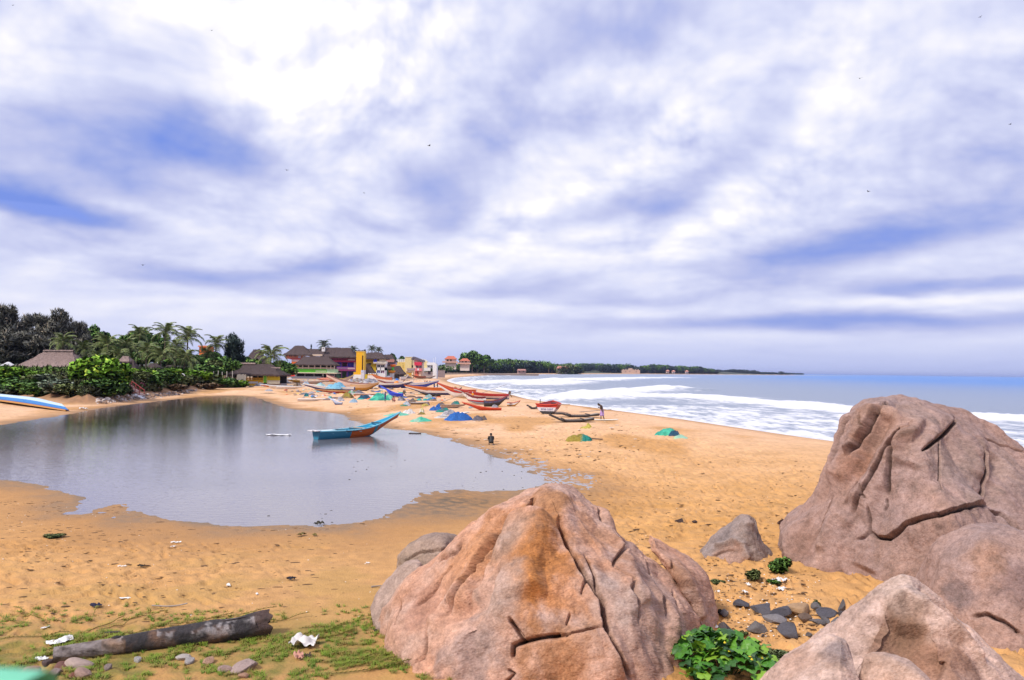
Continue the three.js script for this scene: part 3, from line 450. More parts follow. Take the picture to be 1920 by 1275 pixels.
rock('flat brown slab behind the left shoulder of the orange stained boulder', {
  depth: 16.2, seed: 7, nu: 160, nv: 80, front: 0.8, back: 0.8, lumps: 0.06, base: [0.40, 0.28, 0.20], alt: [0.34, 0.24, 0.2],
  left: [[822, 1003], [790, 1010], [765, 1024], [750, 1040], [748, 1056], [745, 1080], [745, 1120]], right: [[845, 1003], [865, 1008], [874, 1020], [876, 1040], [880, 1070], [885, 1120]],
  cracks: [{ p: [[752, 1060], [790, 1038], [840, 1032]], w: 0.03, d: 0.1 }],
});
rock('huge purplish grey boulder at the right edge, its seaward top above the surf', {
  facets: 12, facetCut: 0.34, dense: 0.93, depth: 20, seed: 2, nu: 640, nv: 400, front: 4.1, back: 4, power: 2.1, lumps: 0.12, base: [0.44, 0.265, 0.205], alt: [0.345, 0.24, 0.22],
  left: [[1672, 740], [1645, 742], [1612, 752], [1590, 770], [1578, 792], [1572, 818], [1560, 850], [1545, 878], [1534, 902], [1514, 935], [1488, 965], [1456, 985], [1440, 1005], [1438, 1030], [1444, 1060], [1450, 1090], [1462, 1125], [1474, 1200]],
  right: [[1705, 740], [1752, 757], [1792, 760], [1832, 778], [1872, 798], [1906, 824], [1934, 850], [1965, 890], [1990, 930], [2015, 980], [2040, 1040], [2060, 1090], [2075, 1140], [2080, 1200]],
  folds: [
    { p: [[1595, 775], [1585, 830], [1570, 880], [1555, 915]], w: 0.22, d: -0.14 }, { p: [[1610, 770], [1600, 815], [1585, 870]], w: 0.14, d: 0.13 }, { p: [[1720, 790], [1690, 830], [1668, 880], [1640, 930], [1610, 985]], w: 0.16, d: -0.15 }, { p: [[1735, 800], [1705, 840], [1690, 890]], w: 0.14, d: 0.10 }, { p: [[1690, 830], [1660, 890], [1625, 950], [1590, 1010]], w: 0.12, d: 0.11 }, { p: [[1580, 930], [1560, 975], [1540, 1040]], w: 0.2, d: -0.12 },
    { p: [[1640, 755], [1625, 790], [1600, 850], [1575, 910]], w: 0.5, d: -0.22 }, { p: [[1668, 775], [1650, 810], [1620, 870], [1590, 920]], w: 0.22, d: 0.20 }, { p: [[1700, 800], [1670, 850], [1640, 900], [1600, 950]], w: 0.35, d: -0.16 }, { p: [[1760, 775], [1740, 810], [1700, 880]], w: 0.4, d: -0.18 },
    { p: [[1545, 900], [1535, 950], [1520, 1000], [1510, 1060]], w: 0.55, d: 0.20 }, { p: [[1600, 960], [1560, 1010], [1530, 1070], [1520, 1110]], w: 0.55, d: -0.22 }, { p: [[1812, 790], [1835, 850], [1850, 900]], w: 0.4, d: -0.16 }, { p: [[1870, 850], [1862, 900], [1860, 950]], w: 0.3, d: 0.24 },
    { p: [[1600, 1140], [1602, 1100], [1620, 1060]], w: 0.35, d: 0.18 }, { p: [[1700, 1000], [1760, 985], [1830, 970]], w: 0.5, d: -0.12 }, { p: [[1880, 985], [1900, 1030], [1920, 1070]], w: 0.4, d: 0.12 }, { p: [[1690, 742], [1670, 760], [1710, 768]], w: 0.12, d: 0.12 },
  ],
  cracks: [
    { p: [[1655, 765], [1642, 785], [1630, 812], [1612, 840], [1592, 860]], w: 0.05, d: 0.5, step: 0.16 }, { p: [[1625, 782], [1624, 800], [1628, 806]], w: 0.035, d: 0.14 }, { p: [[1662, 752], [1655, 762]], w: 0.034, d: 0.2 },
    { p: [[1790, 782], [1782, 800], [1765, 818], [1752, 828], [1738, 840], [1722, 852]], w: 0.034, d: 0.36, step: 0.05 }, { p: [[1753, 830], [1756, 860], [1760, 890], [1763, 922]], w: 0.026, d: 0.10 },
    { p: [[1678, 838], [1676, 865], [1670, 895], [1664, 925]], w: 0.036, d: 0.36, step: 0.08 }, { p: [[1840, 845], [1850, 880], [1852, 910], [1843, 940]], w: 0.034, d: 0.36, step: -0.10 },
    { p: [[1856, 945], [1835, 948], [1800, 957], [1765, 968], [1730, 980], [1700, 990], [1682, 1004], [1668, 1010], [1645, 1008], [1632, 1000]], w: 0.026, d: 0.5, step: 0.14 },
    { p: [[1632, 950], [1632, 975], [1630, 996], [1622, 1008], [1604, 1014]], w: 0.03, d: 0.13 }, { p: [[1630, 995], [1645, 1006]], w: 0.03, d: 0.12 }, { p: [[1858, 955], [1880, 960], [1900, 980], [1922, 1005], [1945, 1025]], w: 0.034, d: 0.36, step: -0.06 }, { p: [[1618, 910], [1620, 925], [1628, 938]], w: 0.03, d: 0.13 },
    { p: [[1608, 900], [1598, 925], [1590, 950]], w: 0.035, d: 0.13 }, { p: [[1545, 1098], [1560, 1082], [1578, 1078], [1578, 1068]], w: 0.025, d: 0.09 }, { p: [[1662, 935], [1664, 948], [1658, 958]], w: 0.028, d: 0.1 }, { p: [[1846, 820], [1880, 832], [1925, 848]], w: 0.03, d: 0.1 },
    { p: [[1600, 1160], [1596, 1130], [1606, 1100]], w: 0.034, d: 0.2 }, { p: [[1700, 800], [1672, 840], [1648, 880], [1622, 925], [1600, 965]], w: 0.04, d: 0.3, step: 0.1 }, { p: [[1612, 770], [1596, 800], [1586, 840], [1574, 880]], w: 0.035, d: 0.24, step: 0.06 }, { p: [[1560, 930], [1545, 975], [1530, 1020]], w: 0.03, d: 0.15 },
  ],
  stains: [
    { p: [1650, 800], r: 0.8, tall: 1.5, color: [0.38, 0.21, 0.14], k: 0.6 }, { p: [1600, 870], r: 0.5, color: [0.38, 0.19, 0.12], k: 0.7 }, { p: [1500, 1030], r: 0.6, tall: 1.6, color: [0.27, 0.15, 0.11], k: 0.6 }, { p: [1785, 880], r: 1.1, color: [0.33, 0.24, 0.21], k: 0.6 }, { p: [1700, 1050], r: 1.0, color: [0.36, 0.22, 0.17], k: 0.6 },
    { p: [1835, 1040], r: 0.6, color: [0.25, 0.17, 0.16], k: 0.7 }, { p: [1900, 1085], r: 0.55, color: [0.2, 0.13, 0.13], k: 0.8 }, { p: [1790, 1120], r: 0.35, color: [0.2, 0.15, 0.16], k: 0.7 }, { p: [1540, 1040], r: 0.16, tall: 5, color: [0.50, 0.32, 0.26], k: 0.8 }, { p: [1560, 1090], r: 0.5, color: [0.38, 0.22, 0.17], k: 0.6 }, { p: [1720, 780], r: 0.7, color: [0.42, 0.29, 0.25], k: 0.7 }, { p: [1880, 870], r: 0.8, color: [0.40, 0.28, 0.24], k: 0.6 },
  ],
});
rock('broad low bulge of purplish rock under the huge boulder at the right edge', {
  depth: 14.6, seed: 12, nu: 320, nv: 180, front: 2.0, back: 2.6, lumps: 0.08, facets: 6, facetCut: 0.2, base: [0.44, 0.265, 0.205], alt: [0.345, 0.24, 0.22],
  left: [[1850, 992], [1800, 1002], [1760, 1024], [1722, 1064], [1694, 1110], [1672, 1160], [1660, 1220], [1655, 1330]], right: [[1910, 992], [1980, 1010], [2060, 1050], [2130, 1110], [2180, 1180], [2200, 1260], [2200, 1330]],
  cracks: [{ p: [[1822, 1158], [1850, 1152], [1880, 1165], [1915, 1190]], w: 0.03, d: 0.16 }], stains: [{ p: [1900, 1085], r: 0.5, color: [0.22, 0.14, 0.13], k: 0.8 }, { p: [1800, 1110], r: 0.3, color: [0.22, 0.16, 0.16], k: 0.7 }, { p: [1850, 1060], r: 0.4, color: [0.44, 0.25, 0.17], k: 0.6 }],
});
rock('small grey humped rock between the two big boulders', {
  depth: 20.4, seed: 9, nu: 260, nv: 140, front: 1.1, back: 1.0, lumps: 0.10, base: [0.36, 0.26, 0.22], alt: [0.27, 0.22, 0.21],
  left: [[1398, 964], [1384, 966], [1364, 981], [1340, 1006], [1318, 1027], [1300, 1046], [1290, 1064], [1292, 1082], [1296, 1120]], right: [[1408, 964], [1421, 976], [1428, 995], [1434, 1014], [1446, 1030], [1456, 1048], [1462, 1066], [1464, 1085], [1464, 1120]],
  folds: [{ p: [[1345, 1022], [1375, 1012], [1392, 1022], [1398, 1045]], w: 0.09, d: -0.12 }, { p: [[1405, 975], [1395, 1010], [1400, 1030]], w: 0.14, d: -0.08 }, { p: [[1400, 985], [1415, 1010], [1425, 1040]], w: 0.12, d: 0.07 }],
  cracks: [{ p: [[1416, 975], [1424, 1000], [1420, 1010]], w: 0.03, d: 0.1 }, { p: [[1335, 1042], [1365, 1030], [1380, 1035]], w: 0.03, d: 0.07 }],
  stains: [{ p: [1370, 1050], r: 0.45, color: [0.48, 0.29, 0.22], k: 0.8 }, { p: [1330, 1058], r: 0.35, color: [0.46, 0.29, 0.22], k: 0.7 }, { p: [1360, 1000], r: 0.35, color: [0.22, 0.18, 0.18], k: 0.7 }],
});
rock('rounded pinkish boulder with a brown hollow face, bottom right corner', {
  facets: 9, facetCut: 0.16, depth: 9, seed: 3, nu: 460, nv: 260, front: 1.5, back: 1.6, power: 2.2, lumps: 0.06, base: [0.68, 0.45, 0.35], alt: [0.56, 0.40, 0.34],
  left: [[1692, 1083], [1672, 1089], [1650, 1103], [1630, 1122], [1606, 1146], [1574, 1168], [1546, 1196], [1512, 1222], [1484, 1246], [1440, 1278], [1400, 1320], [1370, 1400], [1360, 1500]],
  right: [[1718, 1083], [1745, 1091], [1768, 1104], [1785, 1124], [1805, 1145], [1836, 1175], [1870, 1208], [1906, 1240], [1945, 1275], [1990, 1320], [2030, 1400], [2040, 1500]],
  folds: [{ p: [[1668, 1122], [1700, 1118], [1730, 1136], [1765, 1170], [1810, 1205], [1850, 1245]], w: 0.12, d: -0.13 }, { p: [[1720, 1100], [1745, 1125], [1790, 1155], [1830, 1185]], w: 0.10, d: 0.07 }, { p: [[1700, 1160], [1690, 1200], [1720, 1240], [1770, 1270]], w: 0.35, d: 0.22 }, { p: [[1640, 1150], [1615, 1190], [1600, 1225]], w: 0.14, d: 0.10 }],
  cracks: [], stains: [{ p: [1700, 1200], r: 0.5, color: [0.26, 0.13, 0.06], k: 0.85 }, { p: [1760, 1235], r: 0.45, color: [0.33, 0.17, 0.11], k: 0.75 }, { p: [1690, 1165], r: 0.3, color: [0.24, 0.13, 0.08], k: 0.75 }, { p: [1640, 1215], r: 0.3, color: [0.36, 0.2, 0.14], k: 0.6 }, { p: [1700, 1100], r: 0.35, color: [0.52, 0.39, 0.33], k: 0.7 }],
});
rock('low pink boulder with a dark blotch in front of the rounded one', {
  depth: 7.6, seed: 8, nu: 300, nv: 170, front: 0.8, back: 0.9, lumps: 0.05, base: [0.62, 0.40, 0.30], alt: [0.56, 0.42, 0.37],
  left: [[1560, 1192], [1545, 1199], [1524, 1214], [1500, 1230], [1470, 1252], [1440, 1275], [1410, 1305], [1390, 1360], [1380, 1480]], right: [[1572, 1193], [1588, 1202], [1598, 1222], [1606, 1250], [1612, 1275], [1620, 1310], [1640, 1360], [1650, 1480]],
  stains: [{ p: [1565, 1215], r: 0.16, color: [0.28, 0.22, 0.22], k: 0.8 }, { p: [1500, 1250], r: 0.3, color: [0.46, 0.27, 0.19], k: 0.6 }],
});
rock('smooth pink stone shoulder at the bottom edge right of the low boulder', {
  depth: 7.3, seed: 5, nu: 200, nv: 100, front: 0.5, back: 0.7, lumps: 0.04, base: [0.62, 0.40, 0.30], alt: [0.56, 0.42, 0.37],
  left: [[1640, 1242], [1622, 1246], [1608, 1260], [1600, 1280], [1598, 1330], [1595, 1480]], right: [[1680, 1243], [1715, 1255], [1750, 1278], [1790, 1320], [1810, 1400], [1820, 1480]],
});
// ---------------------------------------------------------------- trees, palms, shrubs
const leafMat = mat([1, 1, 1], { roughness: 0.75, vertexColors: true });
const barkMat = mat([0.17, 0.125, 0.10], { roughness: 0.95, map: woodMap });
function leafCloud({ seed, n, lobes, leaf = [0.4, 0.25], cols, droop = 0, blend = 0.6 }) {
  const r = rngOf(seed), pos = new Float32Array(n * 12), nor = new Float32Array(n * 12), col = new Float32Array(n * 12), idx = [];
  const tot = lobes.reduce((s, l) => s + l[3] * l[4], 0);
  const d = V(0, 0, 0), t = V(0, 0, 0), b = V(0, 0, 0), c = V(0, 0, 0);
  for (let i = 0; i < n; i++) {
    let q = r() * tot, l = lobes[0]; for (const m of lobes) { q -= m[3] * m[4]; l = m; if (q <= 0) break; }
    do d.set(r() * 2 - 1, r() * 2 - 1, r() * 2 - 1); while (d.lengthSq() > 1 || d.lengthSq() < 0.01); d.normalize();
    const rad = 0.55 + 0.5 * Math.sqrt(r()) + (r() < 0.06 ? 0.18 * r() : 0);
    c.set(l[0] + d.x * l[3] * rad, l[1] + d.y * l[4] * rad, l[2] + d.z * (l[5] ?? l[3]) * rad);
    t.set(r() - 0.5, r() - 0.5 - droop, r() - 0.5).addScaledVector(d, 0.35).normalize(); b.set(r() - 0.5, r() - 0.5, r() - 0.5).cross(t).normalize();
    const s = 0.6 + 0.8 * r(), L = leaf[0] * s / 2, B = leaf[1] * s / 2, fn = V(0, 0, 0).crossVectors(t, b); if (fn.dot(d) < 0) fn.negate(); fn.lerp(d, blend).normalize();
    const cl = clamp(0.5 + 0.9 * noise(c.x * 0.9 / (leaf[0] * 2.5), c.y * 0.9 / (leaf[0] * 2.5), c.z + seed) + 0.25 * (r() - 0.5)), cc = cols.length > 2 && r() < 0.1 ? cols[2] : mix3(cols[0], cols[1], cl);
    [[-L, 0], [0, -B], [L, 0], [0, B]].forEach(([a, e], k) => { const o = i * 12 + k * 3; pos[o] = c.x + t.x * a + b.x * e; pos[o + 1] = c.y + t.y * a + b.y * e; pos[o + 2] = c.z + t.z * a + b.z * e; nor[o] = fn.x; nor[o + 1] = fn.y; nor[o + 2] = fn.z; col[o] = cc[0]; col[o + 1] = cc[1]; col[o + 2] = cc[2]; });
    idx.push(i * 4, i * 4 + 1, i * 4 + 2, i * 4, i * 4 + 2, i * 4 + 3);
  }
  const g = new THREE.BufferGeometry(); g.setAttribute('position', new THREE.BufferAttribute(pos, 3)); g.setAttribute('normal', new THREE.BufferAttribute(nor, 3)); g.setAttribute('color', new THREE.BufferAttribute(col, 3)); g.setAttribute('uv', new THREE.BufferAttribute(new Float32Array(n * 8), 2)); g.setIndex(idx); return g;
}
// every kind is modelled one unit tall and one unit wide and scaled where it stands
const G1 = { olive: [[0.06, 0.09, 0.03], [0.17, 0.21, 0.06], [0.26, 0.28, 0.10]], deep: [[0.05, 0.12, 0.03], [0.15, 0.31, 0.05], [0.27, 0.46, 0.07]], bright: [[0.09, 0.22, 0.02], [0.26, 0.52, 0.03], [0.45, 0.60, 0.05]], grey: [[0.10, 0.15, 0.10], [0.30, 0.37, 0.26], [0.42, 0.46, 0.36]], brown: [[0.085, 0.09, 0.08], [0.24, 0.235, 0.20], [0.46, 0.38, 0.29]], blue: [[0.022, 0.045, 0.045], [0.055, 0.095, 0.08], [0.09, 0.13, 0.11]], lime: [[0.18, 0.24, 0.02], [0.42, 0.45, 0.03]], rust: [[0.14, 0.08, 0.05], [0.26, 0.17, 0.09]], pink: [[0.35, 0.01, 0.14], [0.65, 0.03, 0.30]] };
function proto(kind, seed, cols, n) {
  const r = rngOf(seed), lobes = [], limbs = [];
  if (kind === 'broad') { for (let i = 0; i < 11; i++) { const a = r() * 6.28, d = 0.36 * Math.sqrt(r()), y = 0.48 + 0.36 * r() - d * 0.25; lobes.push([Math.cos(a) * d, y, Math.sin(a) * d, 0.13 + 0.09 * r(), 0.11 + 0.05 * r()]); } lobes.push([0, 0.62, 0, 0.28, 0.24]); }
  if (kind === 'feather') { for (let i = 0; i < 22; i++) { const y = 0.20 + 0.74 * Math.pow(i / 21, 0.8), w = 0.46 * Math.pow(1.02 - y, 0.5) * (0.6 + 0.6 * r()), a = r() * 6.28; lobes.push([Math.cos(a) * w * 0.8, y - 0.02, Math.sin(a) * w * 0.8, 0.06 + 0.10 * r(), 0.06 + 0.07 * r()]); } lobes.push([0, 0.42, 0, 0.30, 0.2], [0, 0.7, 0, 0.15, 0.22]); }
  if (kind === 'bush') { for (let i = 0; i < 9; i++) { const a = r() * 6.28, d = 0.34 * Math.sqrt(r()); lobes.push([Math.cos(a) * d, 0.28 + 0.45 * r() * (1 - d), Math.sin(a) * d, 0.16 + 0.08 * r(), 0.2 + 0.08 * r()]); } lobes.push([0, 0.3, 0, 0.34, 0.3]); }
  if (kind === 'spire') { for (let i = 0; i < 9; i++) { const a = r() * 6.28; lobes.push([Math.cos(a) * 0.2, 0.35 + 0.6 * r(), Math.sin(a) * 0.2, 0.13 + 0.08 * r(), 0.1 + 0.05 * r()]); } lobes.push([0, 0.55, 0, 0.26, 0.26]); }
  const leaf = { broad: [0.075, 0.05], feather: [0.11, 0.018], bush: [0.13, 0.07], spire: [0.10, 0.06] }[kind];
  const crown = leafCloud({ seed, n, lobes, leaf, cols, droop: kind === 'feather' ? -0.25 : 0 });
  const foot = kind === 'bush' ? 0.35 : lobes[lobes.length - 1][1], th = kind === 'bush' ? 0.012 : 0.022;
  limbs.push(bar(V(0, -0.06, 0), V(0.01, foot * 0.6, 0), th * 1.3, th * 0.85), bar(V(0.01, foot * 0.59, 0), V(0, foot * 1.25, 0.01), th * 0.85, th * 0.35));
  for (let i = 0; i < 6; i++) { const l = lobes[Math.floor(r() * lobes.length)]; limbs.push(bar(V(0.01, Math.min(l[1] * 0.8, foot * (0.45 + 0.4 * r())), 0), V(l[0], l[1], l[2]), th * 0.5, th * 0.18, 5)); }
  return { crown, trunk: mergeAll(limbs) };
}
const P1 = {};
for (const [k, kind, cols, n] of [['casuarina', 'feather', 'brown', 5200], ['casuarinaBlue', 'feather', 'blue', 4200], ['broadDeep', 'broad', 'deep', 3600], ['broadOlive', 'broad', 'olive', 3200], ['bushBright', 'bush', 'bright', 2400], ['bushDeep', 'bush', 'deep', 2000], ['bushGrey', 'bush', 'grey', 2000], ['bushOlive', 'bush', 'olive', 1800], ['bushLime', 'bush', 'lime', 900], ['bushRust', 'bush', 'rust', 1200], ['bushPink', 'bush', 'pink', 700], ['spireBlue', 'spire', 'blue', 1500]])
  P1[k] = [1, 2].map((s) => proto(kind, s * 31 + k.length * 7, G1[cols], n));
let plantCount = 0;
function plant(kind, foot, h, w, name, label, category, group) {
  const p = P1[kind][plantCount++ % 2], g = thing(name, label, category, foot, (plantCount * 2.4) % 6.28, group), bush = /bush/.test(kind);
  g.scale.set(w, h, w); part(g, bush ? 'stem' : 'trunk', p.trunk, barkMat); part(g, bush ? 'foliage' : 'crown', p.crown, leafMat); return g;
}
// a tree by the photo place of its top, its distance and its width there
function tree(kind, px, top, depth, wpx, label, group, name = 'tree', category = 'tree') {
  if (px < 380 && depth < 180) depth += 28;
  const t = atDepth(px, top, depth), foot = onLand(t.x, t.z); return plant(kind, foot, t.y - foot.y, wpx * depth / F, name, label, category, group);
}
const cas = 'feathery dark casuarinas in the grove at the far left';
[[-45, 585, 140, 90], [15, 571, 135, 84], [48, 592, 140, 66], [80, 588, 146, 74], [116, 583, 140, 80], [148, 602, 145, 62], [62, 622, 131, 110], [8, 622, 128, 120], [128, 636, 133, 90], [-60, 630, 125, 120], [158, 628, 138, 60]].forEach(([x, y, d, w], i) =>
  tree('casuarina', x, y, d, w, ['brownish casuarina cut by the left frame edge, upper row', 'tallest loose topped casuarina at the left frame edge', 'narrow casuarina just right of the tallest one', 'brown topped casuarina above the thatched hut ridge', 'twin pointed casuarina above the right half of the thatched hut', 'last casuarina of the grove, beside the green crowns', 'dark lower casuarina directly behind the thatched hut', 'dark lower casuarina left of the thatched hut', 'dark lower casuarina behind the right end of the thatched hut', 'dark lower casuarina cut by the left frame edge', 'dark low casuarina beside the first palm'][i], null, 'casuarina_tree'));
[['broadDeep', 178, 602, 170, 44, 'small dark crown peeping over the grove beside the casuarinas'], ['broadDeep', 196, 616, 152, 84, 'flat topped deep green tree right of the casuarinas'], ['broadDeep', 268, 612, 172, 100, 'broad rounded green tree, tallest among the palms'], ['broadOlive', 236, 634, 160, 76, 'olive green tree left of the broad rounded tree'], ['broadOlive', 205, 646, 146, 80, 'olive tree low behind the bright bush'], ['broadDeep', 300, 634, 165, 70, 'deep green tree below the tall palms'], ['broadOlive', 330, 652, 168, 70, 'olive tree among palms left of the orange house'], ['broadDeep', 268, 652, 152, 80, 'dense green tree behind the thatched shelters'], ['broadOlive', 175, 650, 142, 66, 'olive tree directly right of the thatched hut'], ['broadDeep', 345, 668, 160, 90, 'low dark tree behind the two front palms'],
  ['broadDeep', 366, 662, 182, 70, 'deep green tree filling the gap right of the splayed palm'], ['broadOlive', 405, 672, 178, 60, 'olive tree below the palm left of the bluish tree'], ['broadDeep', 458, 664, 225, 60, 'green tree right of the bluish feathery tree'], ['broadOlive', 500, 676, 240, 50, 'olive tree behind the large palm at the thatched house'],
  ['casuarinaBlue', 438, 626, 195, 64, 'bluish feathery tree standing alone above the long pavilion'], ['broadDeep', 392, 655, 190, 60, 'dark tree right of the orange house'], ['broadDeep', 420, 664, 180, 66, 'dark tree left of the long pavilion roof'], ['broadDeep', 484, 650, 245, 40, 'small green crown left of the thatched house gable'], ['broadDeep', 470, 672, 205, 60, 'dark tree between bluish tree and thatched house'], ['broadDeep', 533, 672, 232, 62, 'dark round tree in front of the red house'], ['broadDeep', 515, 684, 215, 46, 'dark low tree at the right end of the long pavilion'],
  ['spireBlue', 584, 647, 360, 9, 'tiny dark tree tip above the village roofs'], ['broadDeep', 735, 659, 440, 28, 'dark tree behind the thatched roof in the village'], ['broadDeep', 752, 664, 440, 24, 'dark tree beside the cream building'], ['broadDeep', 886, 654, 900, 46, 'tall round tree standing out behind the red roofed villas'], ['broadDeep', 908, 662, 930, 40, 'round tree right of the tall one by the villas'], ['broadDeep', 870, 664, 940, 26, 'small round tree between villas and tall tree'], ['bushBright', 808, 686, 420, 11, 'small green tree in front of the white house']]
  .forEach(([k, x, y, d, w, l]) => tree(k, x, y, d, w, l));
// coconut palms
const frondMat = mat([1, 1, 1], { roughness: 0.6, vertexColors: true });
function frond(seed, cols) {
  const r = rngOf(seed), geos = [], n = 26, at = (t) => V(0, 0.42 * Math.sin(t * 1.5) * (1 - t * 0.55) - 0.42 * t * t * t, t * (1 - 0.1 * t));
  geos.push(tint(tube([0, 0.25, 0.5, 0.75, 1].map(at), 0.011, 10, 4), [0.26, 0.22, 0.10]));
  for (let i = 2; i < n; i++) for (const s of [-1, 1]) {
    const t = i / n + 0.01 * r(), o = at(t), L = 0.30 * Math.sin(Math.PI * (0.12 + 0.83 * t)) * (0.85 + 0.3 * r()), e = V(s * L * 0.8, -L * (0.35 + 0.3 * r()), L * 0.5), w = 0.017;
    const g = new THREE.BufferGeometry(); g.setAttribute('position', new THREE.BufferAttribute(new Float32Array([o.x, o.y, o.z - w, o.x + e.x * 0.5, o.y + e.y * 0.35 + 0.012, o.z + e.z * 0.5 - w, o.x + e.x * 0.5, o.y + e.y * 0.35 + 0.012, o.z + e.z * 0.5 + w, o.x, o.y, o.z + w, o.x + e.x, o.y + e.y, o.z + e.z]), 3)); g.setAttribute('uv', new THREE.BufferAttribute(new Float32Array(10), 2)); g.setIndex([0, 1, 2, 0, 2, 3, 1, 4, 2]); g.computeVertexNormals();
    geos.push(tint(g, mix3(cols[0], cols[1], r())));
  }
  return mergeAll(geos);
}
const frondsGreen = [1, 2, 3].map((s) => frond(s, [[0.045, 0.075, 0.022], [0.20, 0.25, 0.07]])), frondsDark = [4, 5].map((s) => frond(s, [[0.03, 0.055, 0.04], [0.09, 0.13, 0.09]]));
let palmCount = 0; const nutGeo = new THREE.IcosahedronGeometry(0.14, 1), nutMat = paint([0.16, 0.13, 0.04]);
function palm(px, py, depth, rpx, label, dark) {
  if (px < 380 && depth < 180) depth += 25;                // px, py: heart of the crown; rpx: frond length in the photo
  const t = atDepth(px, py, depth), foot = onLand(t.x, t.z), h = t.y - foot.y, L = rpx * depth / F, r = rngOf(900 + palmCount++), g = thing('coconut_palm', label, 'palm tree', foot, r() * 6), bend = (r() - 0.5) * 1.2;
  const pts = [0, 0.25, 0.5, 0.75, 1].map((s) => V(bend * (1 - s) * (1 - s), -0.4 + (h + 0.4) * s, bend * 0.4 * s * (1 - s)));
  const tr = new THREE.TubeGeometry(new THREE.CatmullRomCurve3(pts), 14, 0.17, 7); part(g, 'trunk', tr, barkMat);
  const set = dark ? frondsDark : frondsGreen, n = 17;
  for (let i = 0; i < n; i++) { const f = part(g, 'frond', set[i % set.length], frondMat); f.position.set(0, h, 0); f.rotation.order = 'YXZ'; f.rotation.y = i * 2.4 + r() * 0.5; f.rotation.x = -1.0 + 1.75 * (i / n) + 0.25 * (r() - 0.5); f.rotation.z = (r() - 0.5) * 0.5; f.scale.setScalar(L * (0.85 + 0.3 * r())); }
  for (let i = 0; i < 5; i++) { const c = part(g, 'coconut', nutGeo, nutMat); c.position.set(pts[4].x + 0.28 * Math.cos(i * 1.26), h - 0.25, pts[4].z + 0.28 * Math.sin(i * 1.26)); }
  return g;
}
[[118, 642, 126, 30, 'upright young palm right of the thatched hut'], [158, 655, 128, 26, 'palm with arching fronds left of the bright bush'], [200, 648, 134, 34, 'broad palm behind the bright bush'], [238, 654, 136, 30, 'palm left of the thatched shelters'], [222, 666, 128, 24, 'low palm hanging over the first thatched shelter'], [310, 624, 160, 34, 'tall palm left of the pair on the skyline'], [352, 634, 156, 34, 'tallest palm on the skyline left of the orange house'], [262, 628, 168, 28, 'palm against the broad rounded tree'], [275, 660, 146, 30, 'palm above the middle shelter'], [302, 668, 134, 32, 'drooping palm with its heart right above the middle thatched shelter'], [346, 674, 138, 34, 'palm with splayed pale fronds standing behind the hedge'], [330, 652, 150, 28, 'palm half hidden behind the splayed one'], [180, 672, 122, 22, 'low palm hidden by the bright bush'], [405, 645, 192, 26, 'palm left of the bluish feathery tree'], [508, 668, 222, 36, 'large palm in front of the thatched house gable'], [388, 664, 185, 22, 'small palm below the orange house']]
  .forEach(([x, y, d, r, l]) => palm(x, y, d, r, l));
palm(608, 648, 345, 17, 'dark palm rising behind the big thatched roofs', true); palm(662, 656, 350, 12, 'small palm top behind the yellow tower', true); palm(698, 655, 380, 12, 'wide dark palm tops over the yellow house roof', true); palm(710, 657, 385, 10, 'last dark palm top right over the yellow house roof', true);
